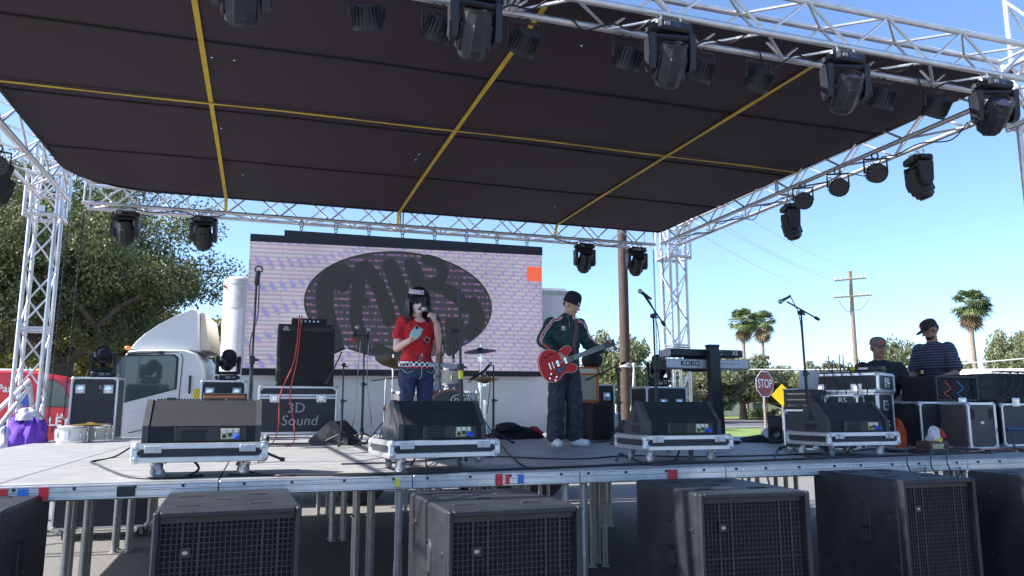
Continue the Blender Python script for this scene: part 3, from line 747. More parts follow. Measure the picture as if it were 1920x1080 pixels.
for px, lb, pan, tilt in ((447, 'black moving head light hanging at the front truss, cut by the top edge', 0, 12), (890, 'black moving head light on the front truss, second from the left', 0, 14), (1256, 'black moving head light on the front truss, third from the left', 10, 20), (1580, 'black moving head light on the front truss, fourth from the left', 14, 30), (1853, 'black moving head light at the right end of the front truss', 20, 45)):
    q = P(px, 90, Y=FY-TS/2); hung_head(lb, (q.x, FY-TS/2, fz), 0, pan, 152-tilt*.6)
bz = ZT-.13-TS/2-.026-.055
for px, lb, tilt in ((236, 'moving head light on the back truss nearest the left tower', 12), (383, 'moving head light on the back truss above the truck cab', 10), (1095, 'moving head light on the back truss, right of the video wall', 24), (1192, 'moving head light on the back truss, in front of the wooden pole', 30)):
    q = P(px, 420, Y=BY-TS/2); hung_head(lb, (q.x, BY-TS/2, bz), 0, 5, 172-tilt)
sx_ = RX-.05+TS/2
for px, py, lb, pan, tilt in ((1718, 270, 'moving head light under the right side truss, nearest the front', 60, 20), (1480, 365, 'moving head light under the right side truss, nearest the back', 60, 15)):
    q = P(px, py, X=sx_); hung_head(lb, (sx_, q.y, ZT-.09-TS/2-.08), 70, 0, tilt+180)
q = P(12, 250, X=LX-.05-TS/2); hung_head('moving head light under the left side truss, cut by the frame edge', (LX-.05-TS/2, q.y, ZT-.09-TS/2-.08), -70, 0, 200)
# ---- small LED par lights
_pc = None
def par(label, mx, aim, fins=True, group='round LED par lights'):
    global _pc
    if _pc is None:
        a = B(); a.lathe([(.055, -.10), (.085, -.09), (.095, -.02), (.105, .06), (.105, .075), (.098, .075), (.098, .062)], 20)
        f = B()
        for k in range(22): f.box((.094, 0, -.02), (.03, .006, .13), .001, mx=Matrix.Rotation(2*math.pi*k/22, 4, 'Z'))
        c_ = B(); c_.lathe([(.0, .064), (.097, .064)], 20, cap=False)
        e = B()
        for rr, k_ in ((0, 1), (.037, 6), (.074, 11)):
            for i in range(k_):
                an = 2*math.pi*i/k_; e.lathe([(.0145, 0), (.012, .005), (.0, .007)], 8, mx=T(rr*math.cos(an), rr*math.sin(an), .065), cap=False)
        _pc = [a.mesh('body', 'black', 40), f.mesh('cooling_fins', 'black', None), c_.mesh('face', 'black_gloss', 40), e.mesh('led_lenses', 'led_dark', 40)]
        y_ = B(); y_.tube([(-.118, 0, -.16), (-.118, 0, .0), (.118, 0, .0), (.118, 0, -.16)], .012, 6); y_.tube(arc((0, 0, .035), .034, -60, 240, 12), .009, 6); _pc.append(y_.mesh('bracket', 'black_steel', 40))
    t = thing('par_light', label, 'stage light', group=group, mx=mx)
    put('bracket', _pc[4], t)
    o = put('body', _pc[0], t, None, T(0, 0, -.16) @ aim); put('cooling_fins', _pc[1], o); put('face', _pc[2], o); put('led_lenses', _pc[3], o); return t
for k, (px, lb) in enumerate(((686, 'cut by the top picture edge'), (822, 'left beside the second moving head'), (982, 'over the front end of the middle strap'), (1176, 'left beside the third moving head'), (1312, 'right beside the third moving head'), (1420, 'midway between the third and fourth moving heads'), (1648, 'right beside the fourth moving head'), (1745, 'second last before the right corner'))):
    q = P(px, 90, Y=FY+TS/2); par('finned par on the front truss, '+lb, T(q.x, FY+TS/2, ZT-TS/2-.06), rotm(212+(k % 3)*7, 0, (k*37) % 40-20))
for px, py, lb in ((1638, 265, 'nearest the front'), (1568, 295, 'middle one'), (1503, 325, 'nearest the back')):
    q = P(px, py, X=RX-.05-TS/2); par('round LED par light under the right side truss, '+lb, T(RX-.05-TS/2, q.y, ZT-.09-TS/2-.06) @ rotm(0, 0, -28), rotm(112, 0, 0))
q = P(8, 185, X=LX-.05+TS/2-.25); par('round LED par light under the left side truss, at the frame edge', T(q.x, q.y, ZT-.09-TS/2-.05) @ rotm(0, 0, 25), rotm(125, 0, 0))

# ---- microphone stands
def mic(parent, mx, red=False):
    a = B(); a.lathe([(.011, -.16), (.013, -.15), (.017, -.03), (.019, 0)], 12, mx=mx); o = a.build('microphone', 'black', parent)
    g_ = B(); g_.ball((0, 0, .025), (.025, .025, .028), 12, 8, mx=mx); g_.build('mic_grille', 'galv', o)
    if red: r_ = B(); r_.lathe([(.0195, -.05), (.0195, -.03)], 12, mx=mx); r_.build('mic_band', 'red_mark', o)
    return o
def aim(p, d):
    q = Vector(d).normalized().to_track_quat('Z', 'Y').to_matrix().to_4x4(); q.translation = Vector(p); return q
def stand(label, base, h, boom=None, mics=(), legs=True, r=.011, m_='black', lean=(0, 0), low=.14, rot=20, foot=.30, group='microphone stands'):
    t = thing('microphone_stand', label, 'mic stand', base, 0, group)
    b_ = B(); top = Vector((lean[0], lean[1], h)); b_.cyl((0, 0, .06), top*.55, r*1.35, n=10); b_.cyl(top*.5, top, r*.85, n=10)
    b_.build('pole', m_, t)
    c_ = B(); c_.cyl(top*.53, top*.57, r*2.1, n=10); c_.box((top*.55)+Vector((.03, 0, 0)), (.05, .018, .018), .005); c_.build('clutch', 'black', t)
    if legs:
        for k in range(3):
            a = R(rot+120*k); f = B(); f.cyl((0, 0, low), (foot*math.cos(a), foot*math.sin(a), .014), r*.95, n=8); lo_ = f.build('leg', m_, t)
            f = B(); f.cyl((foot*.95*math.cos(a), foot*.95*math.sin(a), .018), (foot*1.06*math.cos(a), foot*1.06*math.sin(a), .012), r*1.5, n=8); f.build('rubber_foot', 'rubber', lo_)
        f = B(); f.cyl((0, 0, low-.03), (0, 0, low+.05), r*2.2, n=10); f.build('leg_hub', 'black', t)
    else:
        f = B(); f.lathe([(.13, 0), (.13, .012), (.05, .025), (.015, .06)], 20); f.build('base_plate', 'black', t)
    if boom:
        a, e = Vector(boom[0])-Vector(base), Vector(boom[1])-Vector(base)
        f = B(); f.cyl(a, e, r*.75, n=8); d_ = (e-a).normalized(); f.cyl(a, a+d_*.06, r*1.5, n=8); f.build('boom', m_, t)
        f = B(); f.cyl(top+Vector((0, -.03, 0)), top+Vector((0, .03, 0)), r*2.2, n=10); f.box(top+Vector((.03, 0, -.02)), (.05, .015, .015), .004); f.build('boom_clamp', 'black', t)
    for p, d_ in mics:
        mic(t, aim(Vector(p)-Vector(base), d_))
    return t
def cable(name_label, pts, r=.006, m_='cable', cat='cable', k=6, group='cables on the stage'):
    b_ = B(); b_.tube(smooth_path(pts, k), r, 6); o = b_.build('cable', m_); return tag(o, name_label, cat, group)
# left straight stand
q = P(468, 745, Y=6.65); tp = P(482, 512, Y=6.65)
sL = stand('tall straight microphone stand left of the bass cabinet', (q.x, 6.65, DK), tp.z-DK-.05, lean=(tp.x-q.x, 0), r=.012)
b_ = B(); b_.cyl(Vector((tp.x-q.x, 0, tp.z-DK-.1)), Vector((tp.x-q.x+.01, 0, tp.z-DK+.02)), .022, n=10); b_.tube(arc((tp.x-q.x+.012, 0, tp.z-DK+.03), .03, -40, 220, 10), .007, 6); b_.build('mic_clip', 'black', sL)
b_ = B(); b_.tube(smooth_path([(tp.x-q.x+.02, -.015, tp.z-DK-.05), (.03, -.03, 1.2), (-.02, -.02, .95), (.02, -.03, .6), (-.01, -.02, .2), (.1, -.1, .01)], 6), .006, 6); b_.build('wound_cable', 'cable', sL)
# stand in front of the singer
q = P(868, 745, Y=6.55); tp = P(861, 552, Y=6.55)
sC = stand('straight microphone stand with no microphone, right of the singer', (q.x, 6.55, DK), tp.z-DK, lean=(tp.x-q.x, 0), r=.0145)
b_ = B(); b_.cyl(Vector((tp.x-q.x, 0, tp.z-DK-.02)), Vector((tp.x-q.x, 0, tp.z-DK+.05)), .016, n=10); b_.build('mic_clip', 'black', sC); b_ = B(); b_.box((tp.x-q.x-.045, 0, tp.z-DK-.33), (.08, .03, .03), .008); b_.build('adjuster', 'black', sC)
b_ = B(); q2 = P(864, 700, Y=6.55); b_.cyl(Vector((q2.x-q.x-.0, 0, q2.z-DK-.05)), Vector((q2.x-q.x-.002, 0, q2.z-DK+.05)), .022, n=10); b_.build('tape', 'yellow_mark', sC)
# boom stands at the right
Yb = 7.2; bs = P(1232, 760, Y=Yb); pv = P(1225, 592, Y=Yb)
stand('boom microphone stand in front of the wooden pole', (bs.x, Yb, DK), pv.z-DK, boom=(P(1246, 610, Y=Yb+.05), P(1207, 553, Y=Yb-.12)), mics=((P(1203, 548, Y=Yb-.13), P(1195, 544, Y=Yb-.15)-P(1212, 556, Y=Yb-.1)),), lean=(pv.x-bs.x, 0), r=.012)
Yb = 6.7; bs = P(1516, 770, Y=Yb); pv = P(1502, 586, Y=Yb)
stand('boom microphone stand in front of the utility pole and laptop', (bs.x, Yb, DK), pv.z-DK, boom=(P(1535, 599, Y=Yb+.05), P(1476, 566, Y=Yb-.12)), mics=((P(1466, 564, Y=Yb-.13), P(1458, 567, Y=Yb-.15)-P(1478, 556, Y=Yb-.1)),), lean=(pv.x-bs.x, 0), r=.012)
Yb = 8.4; bs = P(1162, 800, Y=Yb); pv = P(1159, 692, Y=Yb)
stand('low boom stand with its arm dipped behind the guitarist', (bs.x, Yb, DK), pv.z-DK, boom=(P(1173, 679, Y=Yb), P(1098, 713, Y=Yb)), lean=(pv.x-bs.x, 0), r=.012, legs=False)
# stands round the drums and the bass rig
Yb = 9.2; bs = P(640, 815, Y=Yb); pv = P(634, 684, Y=Yb)
stand('short boom stand with a microphone facing the bass cabinet', (bs.x, Yb, DK), pv.z-DK, boom=(P(612, 720, Y=Yb), P(641, 660, Y=Yb)), mics=((P(646, 652, Y=Yb), P(652, 648, Y=Yb)-P(636, 656, Y=Yb)),), r=.011)
Yb = 9.4; bs = P(678, 825, Y=Yb); pv = P(676, 630, Y=Yb)
sD = stand('overhead stand carrying two small microphones before the video wall', (bs.x, Yb, DK), pv.z-DK, boom=(P(662, 629, Y=Yb), P(693, 629, Y=Yb)), mics=((P(668, 617, Y=Yb), P(672, 609, Y=Yb)-P(660, 636, Y=Yb)), (P(691, 622, Y=Yb), (0, 0, 1))), r=.011)
b_ = B(); a = P(659, 640, Y=Yb)-Vector((bs.x, Yb, DK)); c_ = P(662, 634, Y=Yb)-Vector((bs.x, Yb, DK)); b_.cyl(a, c_, .026, n=10); b_.build('tape', 'red_mark', sD)
Yb = 8.9; bs = P(925, 822, Y=Yb); pv = P(924, 684, Y=Yb)
stand('thin black stand with a drum microphone, right of the hi-hat', (bs.x, Yb, DK), pv.z-DK, mics=((P(917, 685, Y=Yb), P(924, 677, Y=Yb)-P(910, 693, Y=Yb)),), r=.011)
# ---- bass rig
q = on_deck(556, 834); BYr = q.y
flight = flight_case('flight_case', 'black flight case with chalked words under the bass cabinet', (q.x, BYr+.3, DK), 0, .92, .6, .56, castors=.13, latches=((-.27, .42), (.27, .42)), lid=.12)
text('3D', .17, 'grey_print', flight, T(-.02, -.3045, .13+.30) @ FACE, .0015); text('Sound', .17, 'grey_print', flight, T(.02, -.3045, .13+.15) @ FACE, .0015, shear=.15)
bc = thing('bass_cabinet', 'tall black bass speaker cabinet standing on the chalked flight case', 'speaker', (q.x+.07, BYr+.30, DK+.69))
b_ = B(); b_.box((0, 0, .38), (.68, .46, .76), .012); b_.build('cabinet', 'black_matt', bc)
b_ = B(); b_.box((0, -.232, .35), (.62, .012, .62), .004); b_.build('grille', 'grille_cloth', bc)
b_ = B(); b_.box((0, -.233, .70), (.62, .01, .045), .003); o = b_.build('logo_strip', 'black', bc); text('3D', .045, 'white_print', o, T(-.25, -.2395, .712) @ FACE, .001); text('Sound', .03, 'white_print', o, T(-.245, -.2395, .688) @ FACE, .001)
for sx in (-1, 1):
    for z in (.03, .73):
        b_ = B(); b_.box((sx*.32, -.215, z), (.05, .05, .05), .012); b_.build('corner', 'black_steel', bc)
am = thing('bass_amplifier', 'small black bass amplifier head with a row of knobs', 'amplifier', (q.x+.10, BYr+.30, DK+1.45))
b_ = B(); b_.prism([(-.16, 0), (-.14, .085), (.14, .085), (.16, 0)], -.21, .21, 'x'); b_.build('housing', 'black', am)
for i in range(5):
    b_ = B(); b_.cyl((-.10+i*.05, -.155, .045), (-.10+i*.05, -.178, .045), .014, n=10); b_.build('knob', 'silver_plastic', am)
top = Vector((q.x-.02, BYr+.12, DK+1.53))
for k, dx in enumerate((-.01, .02)):
    cable('%s red cable hanging from the bass amplifier to the deck' % ('left' if k == 0 else 'right'), [top+Vector((dx, .05, -.02)), top+Vector((dx, -.06, 0)), (top.x+dx-.04, BYr-.03, DK+1.0), (top.x+dx-.10-.08*(1-k), BYr-.05, DK+.6), (top.x-.20+.18*k, BYr-.1, DK+.2), (top.x-.28+.22*k, BYr-.25, DK+.015), (top.x-.45, BYr-.45+.1*k, DK+.01), (top.x-.75-.1*k, BYr-.30, DK+.01), (top.x-.65, BYr-.08, DK+.12), (top.x-.62, BYr+.1, DK+.2)], .0065, 'cable_red')
# wedge lying on its end beside the bass rig
q = on_deck(664, 835)
o = wedge('floor monitor standing on its end beside the bass flight case', (q.x+.02, q.y+.3, DK), 70, .56, group='floor monitors')
# ---- cases with moving heads at the back left
def head_case(lb1, lb2, px0, px1, ptop, Y, pan, tilt, marks=True):
    a = P(px0, ptop, Y=Y); c_ = P(px1, ptop, Y=Y); wd = c_.x-a.x; h = a.z-DK
    t = flight_case('flight_case', lb1, ((a.x+c_.x)/2, Y+.3, DK), 0, wd, .55, h, handles=((-wd*.30, h-.16), (wd*.30, h-.16), (wd*.30, .16)))
    moving_head(lb2, T((a.x+c_.x)/2+.03, Y+.28, DK+h+.005) @ rotm(0, 0, 8), pan, tilt, 'moving head lights'); return t, wd, h
t, wd, h = head_case('tall black flight case at the left end of the stage, chalk mark at its top', 'moving head light standing on the tall case at the left end', 134, 222, 707, 11.75, 0, 65)
text('K6s', .09, 'grey_print', t, T(.12, -.278, h-.14) @ FACE, .001)
t, wd, h = head_case('black flight case behind the leftmost floor monitor', 'moving head light standing behind the leftmost floor monitor', 377, 462, 713, 11.6, 0, 62)
a = P(381, 737, Y=11.0); c_ = P(463, 737, Y=11.0)
pv_ = thing('guitar_amplifier', 'black amplifier with a white script badge behind the leftmost floor monitor', 'amplifier', ((a.x+c_.x)/2, 11.15, DK))
b_ = B(); b_.box((0, 0, (a.z-DK)/2), (c_.x-a.x, .3, a.z-DK), .012); b_.build('cabinet', 'black_matt', pv_)
b_ = B(); b_.box((0, -.152, (a.z-DK)-.05), (c_.x-a.x-.03, .008, .035), .003); b_.build('control_strip', 'drum_wood', pv_)
text('Peavey', .11, 'white_print', pv_, T(.12, -.152, a.z-DK-.12) @ FACE, .001, shear=.4)
# ---- two drums left on the deck edge, cymbal on top
def drum(b_shell, b_hoop, t, mx, r, h, lugs=8, shell='drum_white', skin='drum_skin', names=('shell', 'hoop', 'head', 'lug')):
    s_ = B(); s_.lathe([(r, 0), (r, h)], 32, mx=mx); so_ = s_.build(names[0], shell, t)
    for z in (-.004, h-.022):
        s_ = B(); s_.lathe([(r+.002, z), (r+.012, z), (r+.012, z+.026), (r+.002, z+.026), (r+.002, z)], 32, mx=mx, cap=False); s_.build(names[1], 'chrome', t)
    for z in (h+.0005, -.0035):
        s_ = B(); s_.lathe([(0, z), (r+.001, z), (r+.001, z+.003), (0, z+.003)], 32, mx=mx, cap=False); s_.build(names[2], skin, t)
    lm = B(); lm.box((r+.008, 0, h/2), (.018, .022, min(.07, h*.45)), .005); lm.cyl((r+.012, 0, 0), (r+.012, 0, h), .004, n=6); lmm = lm.mesh(names[3], 'chrome', 40)
    for k in range(lugs): put(names[3], lmm, so_, None, mx @ Matrix.Rotation(2*math.pi*k/lugs, 4, 'Z'))
q = on_deck(132, 825); Yd = 11.0; q = P(133, 822, Y=Yd)
t = thing('snare_drum', 'pale snare drum at the left edge of the stage, nearer one', 'drum', (q.x, Yd, DK+.004), 0, 'loose drums on the deck'); drum(0, 0, t, Matrix(), .175, .20)
t = thing('snare_drum', 'pale snare drum at the left edge of the stage, farther one', 'drum', (q.x+.25, Yd+.30, DK+.004), 0, 'loose drums on the deck'); drum(0, 0, t, Matrix(), .165, .19, shell='drum_cream')
cy = B(); cy.lathe([(.0, .03), (.03, .028), (.06, .012), (.24, -.002), (.24, -.004), (.06, .008), (0, .024)], 32, cap=False); o = cy.build('cymbal', 'cymbal', None, (q.x+.17, Yd+.22, DK+.222)); tag(o, 'brown cymbal lying across the two loose drums', 'cymbal')

# ---- drum kit
Yk = 8.9; q = P(846, 780, Y=Yk); bx_, bz_ = q.x, DK+.30
kit = thing('bass_drum', 'bass drum with a dark front head and white oval logo, toms mounted on it', 'drum', (bx_, Yk, DK), 0)
mxb = T(0, 0, .345) @ rotm(90, 0, 0) @ T(0, 0, -.36)
s_ = B(); s_.lathe([(.29, 0), (.29, .36)], 40, mx=mxb); sh = s_.build('shell', 'drum_cream', kit)
for z in (.0, .33):
    s_ = B(); s_.lathe([(.291, z), (.315, z), (.315, z+.035), (.291, z+.035), (.291, z)], 40, mx=mxb, cap=False); s_.build('wood_hoop', 'drum_wood', kit)
s_ = B(); s_.lathe([(0, .362), (.29, .362)], 40, mx=mxb, cap=False); hd_ = s_.build('front_head', 'black_gloss', kit)
s_ = B(); s_.tube([(.11+.115*math.cos(a), -.005, .53+.062*math.sin(a)) for a in np.linspace(0, 2*math.pi, 40)], .006, 6); s_.build('logo_oval', 'white_print', hd_)
text('pdp', .12, 'white_print', hd_, T(.11, -.005, .535) @ FACE, .001, shear=.25)
for k in range(10):
    a = 2*math.pi*k/10; s_ = B(); s_.cyl((.305*math.cos(a), .03, .345+.305*math.sin(a)), (.305*math.cos(a), .30, .345+.305*math.sin(a)), .006, n=6); s_.box((.305*math.cos(a), .18, .345+.305*math.sin(a)), (.03, .06, .03), .006); s_.build('lug', 'chrome', sh)
for sx in (-1, 1): s_ = B(); s_.cyl((sx*.22, .1, .16), (sx*.40, -.02, 0), .009, n=8); s_.build('spur', 'chrome', kit)
s_ = B(); s_.cyl((-.02, .2, .60), (-.02, .2, .82), .016, n=10); s_.cyl((-.02, .2, .80), (.10, .2, .82), .011, n=8); s_.cyl((-.02, .2, .80), (-.16, .2, .82), .011, n=8); s_.box((-.02, .2, .66), (.06, .05, .05), .01); s_.build('tom_mount', 'chrome', kit)
for dx, nm in ((.02, 'right'), (-.30, 'left')):
    mt = T(dx, .22, .74) @ rotm(16, 0, 0) @ T(0, 0, 0)
    s_ = B(); s_.lathe([(.135, 0), (.135, .21)], 28, mx=mt); so_ = s_.build('tom_shell', 'drum_cream' if nm == 'right' else 'drum_wood', kit)
    for z in (-.004, .185): s_ = B(); s_.lathe([(.136, z), (.148, z), (.148, z+.026), (.136, z+.026), (.136, z)], 28, mx=mt, cap=False); s_.build('tom_hoop', 'chrome', kit)
    s_ = B(); s_.lathe([(0, .211), (.136, .211)], 28, mx=mt, cap=False); s_.build('tom_head', 'drum_skin', kit)
    for k in range(6): s_ = B(); s_.box((.14, 0, .10), (.02, .025, .07), .006, mx=mt @ Matrix.Rotation(2*math.pi*k/6+.5, 4, 'Z')); s_.build('lug', 'chrome', so_)
def mk(label, p, r=.205, h=.40):
    t = thing('floor_tom', label, 'drum', p); drum(0, 0, t, T(0, 0, .22), r, h, 8, 'drum_cream')
    for k in range(3): a = R(40+120*k); s_ = B(); s_.cyl(((r+.02)*math.cos(a), (r+.02)*math.sin(a), 0), ((r+.02)*math.cos(a), (r+.02)*math.sin(a), .5), .008, n=6); s_.build('leg', 'chrome', t)
q = P(768, 745, Y=9.15); mk('cream floor tom half hidden behind the singer', (q.x, 9.15, DK))
q = P(905, 735, Y=9.5); t = thing('snare_drum', 'snare drum on a low stand behind the bass drum', 'drum', (bx_+.28, 9.35, DK)); drum(0, 0, t, T(0, 0, .5), .17, .14, 8, 'drum_white')
s_ = B(); s_.cyl((0, 0, .05), (0, 0, .48), .012, n=8)
for k in range(3): a = R(120*k+10); s_.cyl((0, 0, .2), (.25*math.cos(a), .25*math.sin(a), 0), .009, n=6); s_.cyl((0, 0, .44), (.15*math.cos(a), .15*math.sin(a), .5), .008, n=6)
s_.build('snare_stand', 'chrome', t)
def cymbal_stand(label, base, h, r, m_, tilt=(0, 0), foot=.27, hat=False):
    t = thing('cymbal_stand', label, 'cymbal', base, 0, 'cymbals on stands')
    s_ = B(); s_.cyl((0, 0, .1), (0, 0, h*.62), .0135, n=10); s_.cyl((0, 0, h*.6), (0, 0, h+.04), .009, n=8); s_.build('pole', 'chrome', t)
    for z in (h*.62, h*.9): s_ = B(); s_.cyl((0, 0, z-.03), (0, 0, z+.03), .021, n=10); s_.box((.03, 0, z), (.05, .012, .02), .004); s_.build('wing_clamp', 'chrome', t)
    for k in range(3):
        a = R(25+120*k); s_ = B(); s_.cyl((0, 0, .30), (foot*math.cos(a), foot*math.sin(a), .012), .008, n=6); s_.cyl((0, 0, .11), (foot*.6*math.cos(a), foot*.6*math.sin(a), .13), .006, n=6); s_.build('leg', 'chrome', t)
    pr = [(.0, .03), (.025, .028), (.05, .010), (r*.6, -.003), (r, -.02), (r, -.022), (r*.6, -.006), (.05, .006), (0, .024)]
    for dz, fl in ((0, 1), (-.05, -1)) if hat else ((0, 1),):
        s_ = B(); s_.lathe(pr, 36, mx=T(0, 0, h+dz) @ rotm(tilt[0], tilt[1], 0) @ Matrix.Diagonal((1, 1, fl, 1)), cap=False); s_.build('cymbal', m_, t)
    s_ = B(); s_.cyl((0, 0, h+.02), (0, 0, h+.07), .012, n=8); s_.build('wing_nut', 'chrome', t)
    return t
q = P(899, 800, Y=9.1); tp = P(899, 656, Y=9.1); cymbal_stand('dark ride cymbal on a chrome stand right of the drums', (q.x, 9.1, DK), tp.z-DK, .205, 'cymbal_dark', (10, -7))
q = P(908, 800, Y=8.95); tp = P(908, 707, Y=8.95); cymbal_stand('closed hi-hat cymbals below the dark ride cymbal', (q.x, 8.95, DK), tp.z-DK, .18, 'cymbal', (0, 0), .22, True)
q = P(720, 805, Y=9.9); tp = P(737, 675, Y=9.9)
t = cymbal_stand('brown crash cymbal left of the drums, behind the singer', (tp.x, 9.9, DK), tp.z-DK, .235, 'cymbal', (26, 10))
q = P(718, 812, Y=9.7); tp = P(721, 710, Y=9.7)
t = thing('hardware_stand', 'empty chrome drum stand with spread legs left of the singer', 'drum stand', (q.x, 9.7, DK))
s_ = B(); s_.cyl((0, 0, .1), (.02, 0, tp.z-DK), .012, n=8); s_.cyl((-.16, 0, tp.z-DK-.03), (.2, 0, tp.z-DK+.02), .008, n=6); s_.build('pole', 'chrome', t)
for k in range(3): a = R(10+120*k); s_ = B(); s_.cyl((0, 0, .26), (.27*math.cos(a), .27*math.sin(a), .01), .009, n=6); s_.cyl((0, 0, .1), (.16*math.cos(a), .16*math.sin(a), .12), .007, n=6); s_.build('leg', 'chrome', t)
s_ = B(); s_.cyl((.01, 0, .40), (.01, 0, .44), .015, n=8); s_.build('tape', 'red_mark', t)
s_ = B(); s_.cyl((.01, 0, .44), (.01, 0, .47), .015, n=8); s_.build('tape', 'yellow_mark', t)
# drum microphones clipped to rims
q = P(850, 672, Y=8.85)
t = thing('drum_microphone', 'small black microphone clipped above the rack tom', 'microphone', (q.x, 8.85, q.z)); mic(t, aim((0, 0, 0), (0, 0, -1)))
b_ = B(); b_.tube(smooth_path([(0, 0, .14), (.03, 0, .2), (.07, .02, .15), (.10, .05, -.05), (.12, .1, -.15)], 5), .005, 6); b_.build('cable', 'cable', t)
q = P(882, 712, Y=8.75)
t = thing('drum_microphone', 'small black microphone reaching over the bass drum', 'microphone', (q.x, 8.75, q.z)); mic(t, aim((0, 0, 0), (-.8, 0, -.5)))
b_ = B(); b_.tube(smooth_path([(.13, 0, .08), (.2, 0, .08), (.25, .02, -.05), (.22, .05, -.4)], 5), .005, 6); b_.build('cable', 'cable', t)
# ---- guitar amplifier rig behind the guitarist
Yo = 10.0
def pxbox(x0, y0, x1, y1, Y): a = P(x0, y1, Y=Y); c_ = P(x1, y0, Y=Y); return (a.x+c_.x)/2, c_.x-a.x, a.z, c_.z-a.z
cx, wd, zb, h = pxbox(1062, 688, 1123, 755, Yo)
o_ = thing('guitar_amplifier', 'orange guitar combo amplifier behind the guitarist', 'amplifier', (cx, Yo+.15, zb))
b_ = B(); b_.box((0, 0, h/2), (wd, .3, h), .015); b_.build('cabinet', 'orange_tolex', o_)
b_ = B(); b_.box((0, -.152, h*.42), (wd-.10, .01, h*.68), .004); g_ = b_.build('speaker_cloth', 'amp_cloth', o_)
b_ = B(); b_.box((.1, -.159, h*.14), (.06, .006, .03), .002); b_.build('badge', 'silver_plastic', g_)
b_ = B(); b_.box((0, -.152, h*.88), (wd-.08, .01, h*.13), .004); b_.build('control_panel', 'guitar_cream', o_)
b_ = B(); b_.tube([(-.09, 0, h), (-.08, 0, h+.03), (.08, 0, h+.03), (.09, 0, h)], .009, 6); b_.build('handle', 'black', o_)
cx2, wd2, zb2, h2 = pxbox(1066, 757, 1117, 826, Yo)
t = thing('road_trunk', 'grey hard trunk with a metal pull handle under the orange amplifier', 'case', (cx2, Yo+.16, DK), 0)
b_ = B(); b_.box((0, 0, (zb-DK)/2-.003), (wd2+.06, .36, zb-DK-.006), .03); b_.build('shell', 'case_panel', t)
b_ = B(); b_.tube([(-.05, -.182, .30), (-.05, -.20, .26), (.05, -.20, .26), (.05, -.182, .30)], .008, 6); b_.build('handle', 'chrome', t)
b_ = B(); b_.box((wd2/2+.0, -.0, (zb-DK)/2), (.062, .37, zb-DK-.05), .028); b_.build('side_cap', 'silver_plastic', t)
b_ = B(); b_.ball((0, 0, 0), (.16, .13, .13), 16, 10); q = P(1110, 672, Y=Yo+.15)
gb = b_.build('gear_bag', 'dark_cloth', None, (q.x, Yo+.15, zb+h+.10)); tag(gb, 'rounded black bag lying on the orange amplifier', 'bag')
cx, wd, zb, h = pxbox(1122, 720, 1148, 812, 10.3)
flight_case('flight_case', 'upright black flight case right beside the orange amplifier', (cx, 10.6, DK), 0, wd+.12, .5, P(1130, 720, Y=10.3).z-DK, handles=((.05, .6),))
cx, wd, zb, h = pxbox(1115, 757, 1146, 826, 9.6)
t = thing('speaker_box', 'plain black speaker box at the foot of the upright case', 'speaker', (cx, 9.8, DK))
b_ = B(); b_.box((0, 0, .24), (wd+.04, .34, .48), .015); b_.build('cabinet', 'black_matt', t); b_ = B(); b_.box((0, -.172, .24), (wd-.02, .006, .42), .003); b_.build('grille', 'grille_cloth', t)
q = P(1180, 812, Y=9.3); wedge('floor monitor behind the low boom stand, facing the drums', (q.x, 9.3, DK), 200, .62)
# ---- keyboards
Yq = 8.3
kq = P(1326, 700, Y=Yq)
ks = thing('keyboard_stand', 'black single column keyboard stand', 'stand', (kq.x, Yq, DK))
zt = P(1322, 651, Y=Yq).z-DK
b_ = B(); b_.prism([(-.06, .02), (.10, .02), (.055, zt), (-.075, zt)], -.20, -.105, 'y'); b_.box((-.01, -.15, zt+.005), (.15, .115, .03), .008); b_.build('column', 'black', ks)
b_ = B(); b_.box((0, -.15, .02), (.55, .09, .04), .01); b_.box((0, .12, .02), (.55, .07, .04), .01); b_.box((-.22, -.05, .02), (.07, .45, .04), .01); b_.box((.22, -.05, .02), (.07, .45, .04), .01); b_.build('base', 'black', ks)
def keyboard(label, x0, x1, yt, yb, m_, marks, dp=.30):
    a = P(x0, yb, Y=Yq-.08); c_ = P(x1, yt, Y=Yq-.08); wd = c_.x-a.x; h = P(x0, yt, Y=Yq-.08).z-a.z
    t = thing('keyboard', label, 'keyboard', ((a.x+c_.x)/2, Yq-.08, a.z), 0, 'keyboards on the stand')
    b_ = B(); b_.prism([(0, .01), (0, h-.008), (.02, h), (dp, h*.7), (dp, 0), (.02, 0)], -wd/2, wd/2, 'x'); b_.build('case', m_, t)
    b_ = B(); b_.box((0, .16, -.015), (wd*.45, .05, .03), .004); b_.build('tier_arm', 'black', t)
    kw = B()
    for i in range(36): kw.box((-wd*.4+i*wd*.8/35, dp-.055, h*.75), (wd*.8/35-.002, .13, .014), .002)
    kw.build('white_keys', 'white_print', t)
    kb_ = B()
    for i in range(35):
        if i % 7 not in (2, 6): kb_.box((-wd*.4+(i+.5)*wd*.8/35, dp-.085, h*.75+.012), (.010, .08, .014), .002)
    kb_.build('black_keys', 'black_gloss', t)
    for sx in (-1, 1): b_ = B(); b_.box((sx*(wd/2+.008), dp/2, h*.45), (.018, dp, h*.95), .006); b_.build('end_cap', 'black' if m_ != 'black' else 'silver_plastic', t)
    for body, sz, px, cm_ in marks:
        u = P(px, (yt+yb)/2, Y=Yq-.08).x-(a.x+c_.x)/2; text(body, sz, cm_, t, T(u, -.0025, h*.5) @ FACE, .001, bold=.0015)
    sk = B()
    for i in range(7): sk.cyl((wd*(.12+.04*i), 0, h*.55), (wd*(.12+.04*i), -.004, h*.55), .008, n=8)
    sk.build('jack_sockets', 'black_gloss', t); return t
